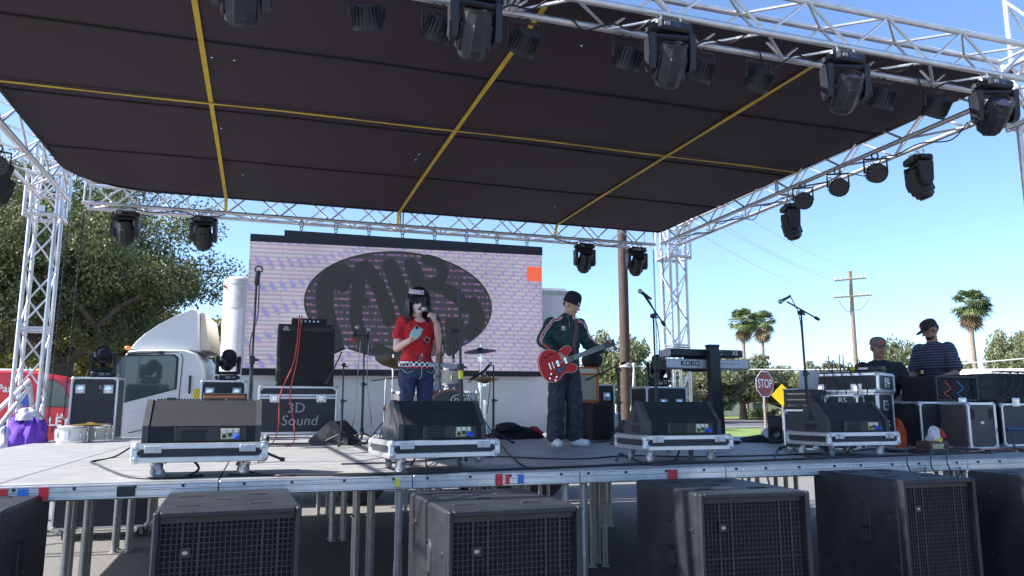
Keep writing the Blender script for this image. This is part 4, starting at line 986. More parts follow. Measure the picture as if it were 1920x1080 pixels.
keyboard('upper black keyboard on the stand', 1258, 1391, 653, 667, 'black', (('KORG', .075, 1340, 'grey_print'), ('X5', .07, 1378, 'white_print')), .28)
keyboard('lower silver keyboard on the stand', 1250, 1403, 672, 690, 'silver_plastic', (('KORG', .095, 1294, 'black_print'),), .34)
cx, wd, zb, h = pxbox(1214, 725, 1288, 800, 9.9)
tc_ = flight_case('flight_case', 'black flight case behind the keyboards with two dish handles', (cx, 10.15, DK), 0, wd, .5, P(1250, 725, Y=9.9).z-DK, handles=((-.06, .50), (.20, .50)))
moving_head('moving head light on the case behind the keyboards', T(cx-.02, 10.1, P(1250, 725, Y=9.9).z+.005) @ rotm(0, 0, -15), -10, 35)
# ---- mixing position at the right
Ym = 7.3
def box_thing(name, label, cat, x0, y0, x1, y1, Y, dp, m_, bev=.008, floor=False, part='housing', group=None, rz=0):
    cx, wd, zb, h = pxbox(x0, y0, x1, y1, Y)
    if floor: h += zb-DK; zb = DK
    t = thing(name, label, cat, (cx, Y+dp/2, zb), rz, group); b_ = B(); b_.box((0, 0, h/2), (wd, dp, h), bev); b_.build(part, m_, t); return t, wd, h
def case_px(label, x0, y0, x1, y1, Y, dp, floor=False, **k):
    cx, wd, zb, h = pxbox(x0, y0, x1, y1, Y)
    if floor: h += zb-DK; zb = DK
    return flight_case('flight_case', label, (cx, Y+dp/2, zb), 0, wd, dp, h, **k), wd, h
TH = -58; EX = Vector((math.cos(R(TH)), math.sin(R(TH)), 0)); EY = Vector((-math.sin(R(TH)), math.cos(R(TH)), 0))
def turned(px, py, D, wd, dp): c_ = P(px, py, D=D); return c_-EX*wd/2+EY*dp/2, c_.z       # from its right front top corner
p, z = turned(1528, 768, 8.0, .34, .45); lc = flight_case('flight_case', 'flight case under the laptop, left end of the mixing position', (p.x, p.y, DK), TH, .34, .45, z-DK, handles=((.02, .22),), edge=.024)
z2 = P(1520, 731, D=8.0).z; rk = thing('rack_unit', 'black rack of amplifiers under the open laptop', 'rack', (p.x, p.y, z+.002), TH); h = z2-z
b_ = B(); b_.box((0, 0, h/2), (.33, .40, h), .006); b_.build('housing', 'black', rk)
for k in range(3): b_ = B(); b_.box((0, -.203, h*(.2+.3*k)), (.30, .008, h*.2), .003); fp = b_.build('front_plate', 'black_steel', rk); b_ = B(); b_.box((-.02, -.209, h*(.2+.3*k)), (.2, .004, h*.06), .001); b_.build('display', 'lens', fp)
lp = thing('laptop', 'silver laptop seen from behind its open lid', 'laptop', (p.x, p.y-.06, z2+.004), 12)
b_ = B(); b_.box((0, .12, .008), (.31, .22, .016), .004); b_.build('keyboard_half', 'silver_plastic', lp); b_ = B(); b_.box((0, 0, .10), (.31, .008, .20), .003, mx=T(0, 0, .01) @ rotm(8, 0, 0)); ll = b_.build('lid', 'silver_plastic', lp)
b_ = B(); b_.lathe([(.012, 0), (.012, .001)], 14, mx=T(0, -.008, .115) @ rotm(98, 0, 0)); b_.build('lid_emblem', 'grey_print', ll)
wd, dp = .74, .62; p, z = turned(1646, 735, 8.1, wd, dp)
base = flight_case('flight_case', 'tall flight case under the mixer with recessed handles on its end', (p.x, p.y, DK), TH, wd, dp, z-DK, edge=.036, latches=((-.2, .45), (.2, .45)))
for zz in (z-DK-.14, z-DK-.36):                # handles on the end panel
    hb_ = B(); hb_.box((wd/2+.002, -.04, zz), (.012, .17, .11), .004); ho = hb_.build('handle_dish', 'alu_dull', base); hb_ = B(); hb_.box((wd/2+.007, -.04, zz), (.008, .12, .07), .003); hb_.build('handle_recess', 'black_matt', ho); hb_ = B(); hb_.tube([(wd/2+.012, -.09, zz+.01), (wd/2+.022, -.08, zz-.012), (wd/2+.022, .0, zz-.012), (wd/2+.012, .01, zz+.01)], .007, 6); hb_.build('handle_grip', 'chrome', ho)
zl = P(1646, 699, D=8.1).z; lid_ = flight_case('flight_case', 'wide mixer flight case with black side panels and chrome latches', (p.x, p.y, z+.002), TH, wd+.04, dp+.04, zl-z, edge=.032, latches=((-.22, .04), (.16, .04)))
hb_ = B(); hb_.box((wd/2+.022, -.0, (zl-z)/2), (.01, .18, .11), .004); ho = hb_.build('handle_dish', 'alu', lid_); hb_ = B(); hb_.tube([(wd/2+.028, -.06, (zl-z)/2+.01), (wd/2+.04, -.05, (zl-z)/2-.012), (wd/2+.04, .05, (zl-z)/2-.012), (wd/2+.028, .06, (zl-z)/2+.01)], .008, 6); hb_.build('handle_grip', 'chrome', ho)
for k, (off, w2, h2, lb) in enumerate(((-.25, .22, .50, 'small flight case in front of the mixer case, left one'), (.06, .34, .50, 'stencilled small flight case in front of the mixer case'))):
    c2 = p-EY*(dp/2+.14)+EX*off; t = flight_case('flight_case', lb, (c2.x, c2.y, DK), TH, w2, .24, z-DK-.03, edge=.022)
    if k == 1: text('RS', .085, 'white_print', t, T(.02, -.124, z-DK-.09) @ FACE, .001)
zc = zl
mt_ = thing('mixing_console', 'black mixing console in the flight case', 'mixer', (p.x, p.y, zc+.002), TH)
b_ = B(); b_.prism([(-.25, 0), (-.25, .015), (.22, .04), (.25, .04), (.25, 0)], -.33, .33, 'x'); b_.build('housing', 'black', mt_)
for i in range(16): b_ = B(); b_.box((-.30+i*.040, -.12, .026), (.012, .03, .016), .003); b_.build('fader', 'grey_print', mt_)
rc = p+EX*.22-EY*.12; t = thing('wireless_receiver', 'black wireless receiver with a pale label on the mixer case', 'receiver', (rc.x, rc.y, zc+.034), TH)
b_ = B(); b_.box((0, 0, .022), (.36, .16, .042), .004); b_.build('housing', 'black', t); b_ = B(); b_.box((-.02, -.082, .022), (.11, .004, .022), .001); b_.build('label_plate', 'white_print', t); b_ = B(); b_.box((-.12, -.082, .022), (.05, .004, .032), .001); b_.build('tape', 'yellow_mark', t)
for off, lb in ((-.08, 'thin antenna rod on the mixer case, left of the close pair'), (-.04, 'thin antenna rod on the mixer case, right of the close pair'), (-.20, 'single thin antenna rod at the left of the mixer case')):
    c2 = p+EX*off-EY*.05; o = B().cyl((0, 0, 0), (.004, 0, .19), .006, n=6).build('antenna', 'grey_print', None, (c2.x, c2.y, zc+.034)); tag(o, lb, 'antenna', 'antennas on the mixer case')
for k in range(6):
    c2 = p+EX*(-.30+.09*k); cable('thin cable looping over the mixer case front, %s from the left' % ('first', 'second', 'third', 'fourth', 'fifth', 'sixth')[k], [Vector((c2.x, c2.y, zc+.05)), Vector((c2.x, c2.y, zc+.10+.03*(k % 3)))-EY*.15, Vector((c2.x, c2.y, zc+.02))-EY*.36+EX*.05, Vector((c2.x, c2.y, zc-.18))-EY*(.38+.05*(k % 2))+EX*(.05+.02*k), Vector((c2.x, c2.y, zc-.42))-EY*(.46+.04*k)+EX*.12, Vector((c2.x, c2.y, DK+.3))-EY*(.5+.03*k)], .006, 'cable', group='cables round the mixing position')
cx, wd, zb, h = pxbox(1708, 700, 1752, 736, 7.6)
t, wd_, h_ = case_px('low flight case carrying the dark laptop', 1705, 737, 1752, 752, 7.4, .5, True, edge=.024, latches=((-.05, .5), (.08, .5)))
lp = thing('laptop', 'open dark laptop in front of the striped shirt', 'laptop', (cx, 7.65, DK+h_+.003), TH)
b_ = B(); b_.box((0, .12, .01), (.34, .24, .02), .005); b_.build('keyboard_half', 'black', lp); b_ = B(); b_.box((0, 0, .12), (.34, .012, .24), .003, mx=T(0, 0, .01) @ rotm(14, 0, 0)); b_.build('lid', 'black', lp)
c_ = P(1464, 812, Y=8.0); t = thing('speaker_box', 'small black speaker left of the laptop case', 'speaker', (c_.x, 8.1, DK), -40); b_ = B(); b_.box((0, 0, .17), (.17, .2, .34), .02); b_.build('cabinet', 'black', t)
b_ = B(); b_.lathe([(.06, 0), (.075, .012), (.06, .02), (.01, .008)], 18, mx=T(0, -.1, .13) @ rotm(90, 0, 0)); b_.build('cone', 'black_gloss', t)
# racks and cases, far right
Yr = 6.6
t, wd, h = box_thing('equipment_rack', 'open black rack full of cables at the right', 'rack', 1752, 706, 1827, 752, Yr+.05, .45, 'black_matt', .006, False, 'back_shell')
for x in (-wd/2+.012, wd/2-.012): b_ = B(); b_.box((x, -.24, h/2), (.024, .05, h), .004); b_.build('side_rail', 'black', t)
for z in (.012, h-.012): b_ = B(); b_.box((0, -.24, z), (wd-.05, .05, .024), .004); b_.build('cross_rail', 'black', t)
for k in range(6):
    b_ = B(); x = -wd*.4+k*wd*.15; b_.tube(smooth_path([(x, -.23, h*.8), (x+.05, -.26, h*.5), (x-.03, -.25, h*.3), (x+.08, -.24, h*.12)], 5), .006, 6); b_.build('cable', ('cable', 'cable_red', 'cable', 'blue_mark', 'cable', 'cable')[k], t)
t, wd, h = box_thing('speaker_box', 'black speaker enclosure with two moulded ports beside the open rack', 'speaker', 1828, 702, 1866, 752, Yr+.02, .45, 'wedge_paint', .014)
for z in (.28, .68): b_ = B(); b_.prism([(-wd*.28, h*z-.05), (wd*.30, h*z-.05), (wd*.24, h*z+.05), (-wd*.34, h*z+.05)], -.231, -.226, 'y'); b_.build('port', 'black_matt', t)
t, wd, h = case_px('black stencilled flight case standing upright below the open rack', 1732, 754, 1812, 848, Yr, .55, True, edge=.024, latches=((wd*.8, .5),))
text('ARTFO', .15, 'white_print', t, T(.10, -.2785, h*.42) @ FACE @ rotm(0, 0, -90), .001, bold=.003)
t = flight_case('flight_case', 'upright flight case with a brown panel and two dark hand holes', (P(1848, 848, Y=6.25).x, 6.5, DK), 0, .39, .5, P(1848, 755, Y=6.25).z-DK, panel='case_brown', edge=.03)
for dx in (-.13, .13): b_ = B(); b_.box((dx, -.2465, .37), (.055, .008, .11), .003); b_.build('hand_hole', 'black_matt', t)
b_ = B(); b_.box((0, -.2465, .28), (.045, .008, .03), .003); b_.build('label_plate', 'white_print', t)
t, wd, h = box_thing('equipment_rack', 'black rack tangled with cables at the right frame edge', 'rack', 1868, 702, 1990, 757, Yr+.1, .5, 'black_matt', .01)
for k in range(9):
    b_ = B(); x = -wd*.45+k*wd*.11; b_.tube(smooth_path([(x, -.26, h*.98), (x+.06, -.30, h*.8), (x+.02, -.27, h*.3), (x+.15, -.28, h*.5), (x+.2, -.26, h*1.02), (x+.1, -.1, h*1.06)], 5), .008, 6); b_.build('cable', 'cable', t)
t, wd, h = case_px('dark flight case at the right frame edge', 1886, 757, 1990, 850, Yr+.05, .5, True, edge=.026, latches=((-.25, .5),))
t = thing('crowd_barrier', 'dark blue steel barrier rail at the right frame edge', 'barrier', (0, 0, 0))
a = P(1880, 805, Y=6.2); b_ = B(); b_.cyl((a.x, 6.15, a.z), (a.x+1.2, 6.15, a.z), .02, n=10); b_.build('rail', 'blue_steel', t)
for dx in (.08, .28, .48, .8): b_ = B(); b_.cyl((a.x+dx, 6.15, DK), (a.x+dx, 6.15, a.z), .010, n=8); b_.build('bar', 'blue_steel', t)

# ---- soft heaps, bags and small things
def heap(name, label, cat, p, rx, ry, rz_, m_, seed, lobes=9, parts=()):
    rr = np.random.default_rng(seed); t = thing(name, label, cat, p)
    def lump(n_, sx, sy, sz, off=(0, 0, 0)):
        b_ = B(); nu, nv = 30, 14; ph = rr.uniform(0, 6, 6)
        for j in range(nv+1):
            v = math.pi/2*j/nv
            for i in range(nu):
                u = 2*math.pi*i/nu; k = 1+.16*math.sin(3*u+ph[0]+3*v)+.10*math.sin(7*u+ph[1]-4*v)+.07*math.sin(11*u+5*v+ph[2])
                b_.v.append((off[0]+sx*k*math.cos(u)*math.cos(v), off[1]+sy*k*math.sin(u)*math.cos(v), off[2]+sz*math.sin(v)*(1+.15*math.sin(5*u+ph[3]))))
        b_.f = [(j*nu+i, j*nu+(i+1) % nu, (j+1)*nu+(i+1) % nu, (j+1)*nu+i) for j in range(nv) for i in range(nu)]; return b_
    lump(0, rx, ry, rz_).build('fabric', m_, t, smooth=80)
    for (nm, mm, sx, sy, sz, off) in parts: lump(0, sx, sy, sz, off).build(nm, mm, t, smooth=80)
    return t
q = P(962, 818, Y=10.4); heap('clothes_heap', 'dark bag and red cloth heaped at the back of the stage', 'clothes', (q.x, 10.4, DK), .40, .25, .16, 'dark_cloth', 3, parts=(('red_cloth', 'red_cloth', .12, .1, .10, (.30, -.05, .06)), ('cable_tangle', 'dark_cloth', .2, .15, .1, (-.1, -.1, .12))))
q = P(1440, 826, Y=8.4); heap('clothes_heap', 'white, red and black clothes heaped behind the stop sign pole', 'clothes', (q.x, 8.4, DK), .34, .2, .09, 'dark_cloth', 5, parts=(('white_cloth', 'white_cloth', .14, .12, .12, (.02, -.03, .05)), ('red_cloth', 'red_cloth', .12, .1, .10, (.24, 0, .03))))
q = P(1684, 818, Y=6.9); heap('cloth_bag', 'orange cloth bag behind the rightmost floor monitor', 'bag', (q.x, 6.9, DK), .12, .1, .28, 'orange_cloth', 8)
q = P(1752, 848, Y=6.0); t = thing('cardboard_box', 'small brown printed box holding cables at the stage front', 'box', (q.x+.03, 6.05, DK), 6)
b_ = B(); b_.box((0, 0, .055), (.27, .16, .11), .006); b_.build('carton', 'fretboard', t); b_ = B(); b_.box((-.02, -.082, .06), (.16, .003, .05), .001); b_.build('print', 'panel_yellow', t)
q = P(1752, 826, Y=6.05); heap('snack_bag', 'white and red crumpled bag on the brown box', 'bag', (q.x, 6.05, DK+.112), .075, .06, .13, 'white_cloth', 12, parts=(('red_stripe', 'red_cloth', .05, .045, .09, (.055, -.02, .03)), ('yellow_band', 'yellow_mark', .055, .05, .045, (.0, -.03, -.01))))
q = P(52, 830, Y=11.3); heap('cloth_bundle', 'purple and white cloth bundle hanging by the left tower', 'cloth', (q.x-.02, 11.2, DK-.12), .26, .2, .48, 'purple_cloth', 21, parts=(('white_cloth', 'white_cloth', .11, .15, .30, (-.20, -.05, .0)), ('white_fold', 'white_cloth', .14, .12, .14, (.02, -.05, .40)), ('purple_fold', 'purple_cloth', .12, .12, .30, (.12, -.12, .1))))
# ---- cables on the deck
def dk(px, py, z=.008): p = P(px, py, Z=DK); return (p.x, p.y, DK+z)
cable('black and white cable running along the stage front edge', [dk(430, 893), dk(560, 893), dk(700, 891), dk(860, 886), dk(1010, 880), dk(1130, 875), dk(1260, 868)], .011, 'cable')
cable('thick cable along the right half of the stage front', [dk(1150, 874), dk(1300, 870), dk(1460, 864), dk(1620, 858), dk(1760, 853), dk(1900, 847)], .012, 'cable')
cable('black cable looping left of the leftmost dolly', [dk(252, 853, .1), dk(215, 858), dk(172, 867), dk(182, 873), dk(205, 884), dk(240, 896), dk(290, 899), dk(350, 897), dk(380, 893)], .008)
cable('black power cable drooping in front of the leftmost dolly', [P(310, 868, Y=5.45), P(325, 853, Y=5.35), P(350, 855, Y=5.33), dk(372, 893, .05), dk(345, 897), dk(312, 896), dk(302, 880)], .008)
cable('cable hanging from the connector panel of the leftmost monitor', [P(443, 828, Y=5.55), P(447, 835, Y=5.40), P(456, 855, Y=5.36), dk(457, 888, .03), dk(480, 890), dk(520, 894), dk(560, 893)], .007)
cable('black cable curving at the left end of the singer\'s dolly', [P(731, 850, Y=5.3), P(726, 835, Y=5.3), P(740, 827, Y=5.3), P(756, 829, Y=5.45)], .007)
cable('black lead lying under the singer\'s dolly', [dk(770, 880, .03), dk(785, 874, .10), dk(797, 860, .12), dk(798, 872, .03), dk(800, 876)], .007)
cable('long thin cable crossing the deck behind the singer\'s monitor', [dk(640, 872), dk(760, 868), dk(900, 857), dk(1010, 861), dk(1090, 862), dk(1180, 856), dk(1300, 858), dk(1420, 856), dk(1540, 852)], .007)
cable('thin cable wandering from the drums to the stage front', [dk(935, 828), dk(950, 848), dk(975, 871), dk(990, 879)], .007)
cable('black cable draped over the keyboard monitor dolly', [P(1285, 820, Y=6.0), P(1276, 835, Y=5.88), dk(1268, 862), dk(1248, 872), dk(1215, 872), dk(1180, 860), dk(1162, 852), dk(1155, 866)], .008)
cable('black cable draped over the rightmost dolly', [P(1607, 817, Y=5.95), P(1600, 830, Y=5.83), dk(1580, 858), dk(1530, 861), dk(1495, 848), dk(1475, 835), dk(1458, 845), dk(1452, 862)], .008)
cable('orange extension cable on the deck at the far right', [dk(1790, 845), dk(1815, 850), dk(1850, 845), dk(1885, 843), dk(1908, 847)], .012, 'cable_orange')
for k, (x0, x1) in enumerate(((1690, 1735), (1735, 1800), (1765, 1800))):
    cable('black cable hanging over the stage edge by the brown box, %s' % ('left', 'middle', 'right')[k], [dk(x0+30, 838, .05), dk(x0+15, 846, .06), P(x0+10, 862, Y=5.1), P(x0+18, 885, Y=5.12), P(x1-10, 905, Y=5.14), P(x1, 880, Y=5.12), dk(x1-2, 846, .03)], .005, group='cables round the mixing position')
for k in range(7):
    x0 = 1560+k*42; cable('thin black cable tangled on the deck at the foot of the mixing cases', [dk(x0, 838+(k % 3)*5), dk(x0+40, 846-(k % 2)*8), dk(x0+80, 843+(k % 3)*4), dk(x0+120, 849-(k % 2)*6), dk(x0+170, 845)], .008, group='cables round the mixing position')
cable('coiled cable at the foot of the low boom stand', [dk(1110+30*math.cos(a)+a*3, 826+5*math.sin(a), .01+a*.002) for a in np.linspace(0, 14, 30)], .007, k=2)
cable('thin grey cable from the overhead stand to the deck', [P(693, 632, Y=9.4), P(688, 700, Y=9.35), P(694, 770, Y=9.3), dk(702, 822), dk(712, 834)], .005, 'grey_print')
cable('thin grey cable beside the overhead stand, left one', [P(676, 640, Y=9.38), P(671, 700, Y=9.35), P(665, 780, Y=9.2), dk(650, 826), dk(640, 834)], .005, 'grey_print')
cable('black cable drooping from the microphone left of the stop sign', [P(1212, 556, Y=7.1), P(1222, 572, Y=7.1), P(1228, 590, Y=7.15), P(1236, 640, Y=7.15), P(1234, 720, Y=7.15)], .005)
cable('black cable drooping from the rightmost microphone', [P(1479, 553, Y=6.6), P(1487, 565, Y=6.6), P(1500, 600, Y=6.66), P(1507, 680, Y=6.66), P(1513, 760, Y=6.66)], .005)
# ---- chains by the towers
def chain(label, p0, p1):
    t = B(); n_ = int((Vector(p0)-Vector(p1)).length/.05); p0 = Vector(p0); p1 = Vector(p1)
    for i in range(n_):
        c_ = p0.lerp(p1, (i+.5)/n_); q = T(*c_) @ rotm(0, 0, 90*(i % 2)); t.tube([(.012*math.cos(a), 0, .030*math.sin(a)) for a in np.linspace(0, 2*math.pi, 9)], .005, 4, mx=q)
    o = t.build('hoist_chain', 'black_steel'); return tag(o, label, 'chain', 'hoist chains')
for px, lb, Y in ((125, 'dark hoist chain right beside the left tower', 11.75), (152, 'dark hoist chain in front of the oak, farther from the left tower', 11.6)):
    a = P(px+5, 395, Y=Y); c_ = P(px-12, 790, Y=Y); chain(lb, (a.x, Y, a.z), (a.x-.02, Y, 1.3))
for px, lb, Y in ((1225, 'thin hoist chain left of the right tower, outer one', 11.5), (1242, 'thin hoist chain close to the right tower', 11.45)):
    a = P(px, 468, Y=Y); chain(lb, (a.x, Y, a.z), (a.x+.02, Y, 1.4))
# ---- things under and behind the stage
cx, wd, zb, h = pxbox(96, 930, 282, 985, 11.0)
t = flight_case('flight_case', 'black case on wheels parked on the asphalt under the stage', (cx, 11.3, 0), 0, wd, .6, .62, castors=.14)
text('Sound', .14, 'grey_print', t, T(.05, -.3035, .60) @ FACE, .001)
t = thing('folding_stool', 'white folding stool with splayed legs behind the stage', 'stool', (P(1408, 915, Y=9.5).x, 9.5, 0))
for sx in (-1, 1):
    for sy in (-1, 1): b_ = B(); b_.cyl((sx*.30, sy*.2, 0), (sx*.2, sy*.1, .72), .016, n=8); b_.build('leg', 'white_paint', t)
b_ = B(); b_.box((0, 0, .74), (.5, .3, .04), .012); b_.build('seat', 'white_paint', t)
for z in (.25,): b_ = B(); b_.cyl((-.27, -.17, z), (.27, -.17, z), .012, n=8); b_.build('rung', 'white_paint', t)
# ================================================================ background
def Pp(px, py, O, n_):
    d = _r*((px-960)/FPX)+_u*((540-py)/FPX)+_f; o = Vector((0, 0, HC)); t = (Vector(O)-o).dot(n_)/d.dot(n_); return o+d*t
# ---- box truck with the LED video wall on its side
TA = R(-4); TE = Vector((math.cos(TA), math.sin(TA), 0)); TN = Vector((-math.sin(TA), math.cos(TA), 0))
O1 = P(459, 700, Y=13.1)
def scr(px, py, off=0.):        # -> local coordinates of the wall: x along, z up (origin: lower left corner on the ground)
    p = Pp(px, py, O1+TN*off, TN); v = p-Vector((O1.x, O1.y, 0)); return v.dot(TE), v.z
wall_mx = T(O1.x, O1.y, 0) @ Matrix.Rotation(TA, 4, 'Z')
wl = thing('video_wall', 'large LED video wall showing a dark oval logo, mounted on the truck', 'video wall', mx=wall_mx)
def poly(pts, m_, name, parent, y0, y1): 
    b_ = B(); b_.prism(pts, y0, y1, 'y'); return b_.build(name, m_, parent, smooth=None)
q0 = scr(463, 452); q1 = scr(1016, 479); q2 = scr(1016, 692); q3 = scr(456, 690)
# cabinets of the wall
w0, w1 = q3[0], q1[0]; zb, ztl, ztr = q3[1], q0[1], q1[1]
poly([(w0, zb), (w1, zb), (w1, ztr), (w0, ztl)], 'led_wall', 'led_picture', wl, 0, .10)
b_ = B(); b_.box(((w0+w1)/2, .16, (zb+ztl)/2), (w1-w0, .1, ztl-zb-.1), .01); b_.build('cabinet_backs', 'led_black', wl)
bl_, br_ = scr(454, 703), scr(1016, 706)
poly([(w0-.02, bl_[1]), (w1+.005, br_[1]), (w1+.005, zb-.002), (w0-.02, zb-.002)], 'led_black', 'bottom_beam', wl, -.03, .14)
tl, tm_, tr = scr(463, 438), scr(533, 442), scr(533, 432); trr = scr(1016, 464)
poly([(w0, ztl+.002), (tm_[0], ztl+.004+(ztr-ztl)*(tm_[0]-w0)/(w1-w0)), (tm_[0], tm_[1]), (w0, tl[1])], 'led_black', 'top_beam', wl, -.02, .14)
poly([(tm_[0]+.002, ztl+.006+(ztr-ztl)*(tm_[0]-w0)/(w1-w0)), (w1, ztr+.002), (w1, trr[1]), (tm_[0]+.002, tr[1])], 'led_black', 'top_beam', wl, -.04, .14)
ov = [scr(746+175*math.cos(a)*math.cos(R(3))-99*math.sin(a)*math.sin(R(3)), 572+175*math.cos(a)*math.sin(R(3))+99*math.sin(a)*math.cos(R(3))) for a in np.linspace(0, 2*math.pi, 64, endpoint=False)]
b_ = B(); b_.add([(p[0], -.004, p[1]) for p in ov], [tuple(range(64))]); oval = b_.build('oval_logo', 'led_oval', wl, smooth=None)
b_ = B(); b_.tube([(p[0], -.006, p[1]) for p in ov+[ov[0]]], .016, 5); b_.build('oval_outline', 'led_letter', oval)
def stroke(pts, wpx, nm):       # a fat brush stroke of the logo lettering, in photo pixels
    c = smooth_path([(x, y, 0) for x, y in pts], 6); out_l, out_r = [], []; ll = len(c)
    for k, p in enumerate(c):
        t = (c[min(k+1, ll-1)]-c[max(k-1, 0)]).normalized(); nn = Vector((-t.y, t.x, 0)); wv_ = wpx/2*min(1, .45+1.4*math.sin(math.pi*min(max((k+.5)/ll, .06), .94)))
        out_l.append(p+nn*wv_); out_r.append(p-nn*wv_)
    vs = [scr(p.x, p.y) for p in out_l+out_r]; off = -.0065-.0004*nm
    b_ = B(); b_.add([(v[0], off, v[1]) for v in vs], [(k, k+1, ll+k+1, ll+k) for k in range(ll-1)]); b_.build('letter_stroke', 'led_letter', oval, smooth=None)
for k, (pts, wd) in enumerate((([(632, 506), (610, 540), (612, 590), (632, 660)], 34), ([(608, 520), (640, 506), (652, 520), (634, 545)], 24), ([(676, 494), (672, 540), (668, 600), (690, 664)], 24), ([(674, 494), (700, 520), (722, 570), (734, 612)], 27), ([(672, 565), (692, 568)], 16), ([(726, 486), (744, 530), (762, 575), (790, 640)], 30), ([(766, 486), (788, 540), (800, 600), (815, 655)], 28), ([(790, 484), (826, 496), (828, 520), (800, 538)], 20), ([(806, 530), (850, 552), (880, 582)], 24), ([(850, 596), (852, 640), (832, 655)], 34), ([(880, 560), (896, 600), (872, 632)], 26), ([(700, 650), (740, 668), (800, 672)], 22))):
    stroke(pts, wd, k)
o1, o2 = scr(988, 500), scr(1015.5, 528); b_ = B(); b_.box(((o1[0]+o2[0])/2, -.004, (o1[1]+o2[1])/2), (o2[0]-o1[0], .004, o1[1]-o2[1])); b_.build('orange_tile', 'led_orange', wl, smooth=None)
# ---- shackles on the back truss
for k in range(8):
    px = (565, 630, 692, 755, 815, 875, 932, 988)[k]; q = P(px, 430, Y=BY-TS/2); z0 = ZT-.13-TS/2-.02
    b_ = B(); b_.tube([(.03*math.cos(a), 0, -.06+.05*math.sin(a)) for a in np.linspace(0, 2*math.pi, 14)], .009, 5); b_.tube([(.018*math.cos(a), 0, -.13+.03*math.sin(a)) for a in np.linspace(0, 2*math.pi, 12)], .008, 5)
    o = b_.build('shackle', 'galv', None, (q.x, BY-TS/2, z0)); tag(o, 'steel shackle hanging under the back truss, %s from the left' % ('first', 'second', 'third', 'fourth', 'fifth', 'sixth', 'seventh', 'eighth')[k], 'shackle', 'shackles under the back truss')
# ---- truck
TO = .30                                    # its side stands this far behind the wall
def trk(px, py): return scr(px, py, TO)
tk = thing('box_truck', 'white cab-over box truck parked behind the stage', 'truck', mx=wall_mx @ T(0, TO, 0))
xl = trk(412, 600)[0]; xr = trk(1066, 600)[0]; ztop = trk(440, 516)[1]; BW = 2.35; rr = .30
b_ = B(); plan = [(xl+rr-rr*math.cos(R(a)), rr-rr*math.sin(R(a))) for a in range(0, 91, 10)]+[(xr, 0), (xr, BW)]+[(xl+rr-rr*math.cos(R(a)), BW-rr+rr*math.sin(R(a))) for a in range(90, -1, -10)]
b_.prism(plan, .95, ztop-.12, 'z'); body = b_.build('cargo_box', 'box_side', tk, smooth=30)
b_ = B(); pl2 = [(x-(.012 if x < xl+rr else -.012), y+(-.012 if y < BW/2 else .012)) for x, y in plan]; b_.prism(pl2, ztop-.14, ztop-.05, 'z'); b_.build('top_rail', 'alu_dull', body)
b_ = B(); pl3 = [(x+(.05 if x < xl+rr else -.02), y+(.05 if y < BW/2 else -.05)) for x, y in plan]; b_.prism(pl3, ztop-.05, ztop, 'z'); b_.build('roof', 'roof_white', body)
b_ = B(); b_.prism([(x-(.008 if x < xl+rr else -.008), y+(-.008 if y < BW/2 else .008)) for x, y in plan], .93, 1.06, 'z'); b_.build('bottom_rail', 'alu_dull', body)
b_ = B(); b_.prism([(x-.006, y-.006) for x, y in plan[:10]]+[(xl+rr+.05, -.006), (xl+rr+.05, .2), (xl+.1, .3)], ztop-.55, ztop-.15, 'z'); b_.build('corner_cap', 'alu_dull', body)
b_ = B(); mp_ = trk(421, 535); b_.box((xl+.03, .10, mp_[1]), (.03, .09, .04), .008); b_.build('marker_lamp', 'amber', body)
rv = B()
for k in range(9):
    x = xl+rr+.06+k*(xr-xl-rr-.1)/8
    for z in np.arange(1.15, ztop-.2, .085): rv.box((x, -.003, z), (.013, .008, .013), .003)
rvo = rv.build('rivets', 'alu_dull', body, smooth=None); rvo['kind'] = 'stuff'
for k in range(9):
    b_ = B(); x = xl+rr+.03+k*(xr-xl-rr-.1)/8; b_.box((x+.03, -.0015, (1.06+ztop-.15)/2), (.045, .003, ztop-.15-1.06)); b_.build('seam_strip', 'box_side', body)
for x in (xl+2.6, xr-1.3, xr-.3):
    for y in (.25, BW-.25):
        b_ = B(); b_.lathe([(.2, -.12), (.42, -.13), (.45, -.09), (.45, .09), (.42, .13), (.2, .12)], 28, mx=T(x-.2, y, .45) @ rotm(90, 0, 0)); wo = b_.build('wheel', 'rubber', tk); b_ = B(); b_.lathe([(.22, -.10), (.22, .10)], 20, mx=T(x-.2, y, .45) @ rotm(90, 0, 0)); b_.build('rim', 'alu_dull', wo)
b_ = B(); b_.box(((xl+xr)/2-.4, BW/2, .82), (xr-xl+1.6, .9, .22), .02); b_.build('chassis', 'black_matt', tk)
CY = .12                                    # cab side plane relative to the box side
def cb_(px, py): return scr(px, py, TO+CY)
prof = [cb_(x, y) for x, y in ((212, 830), (211, 760), (216, 712), (230, 668), (240, 657), (262, 654), (348, 655), (368, 662), (380, 682), (386, 720), (388, 830))]
prof = [(prof[0][0], .55)]+prof[1:-1]+[(prof[-1][0], .55)]
CW = 2.0
b_ = B(); b_.prism(prof, CY+.10, CY+CW-.10, 'y'); 
cen = Vector((sum(p[0] for p in prof)/len(prof), 0, sum(p[1] for p in prof)/len(prof)))
def shrink(p, f): return (cen.x+(p[0]-cen.x)*f, cen.z+(p[1]-cen.z)*f)
cabm = B(); rings = [(CY, .955), (CY+.03, .985), (CY+.10, 1.0), (CY+CW-.10, 1.0), (CY+CW, .955)]; kk = len(prof)
for y, f in rings: cabm.v += [(shrink(p, f)[0], y, shrink(p, f)[1]) for p in prof]
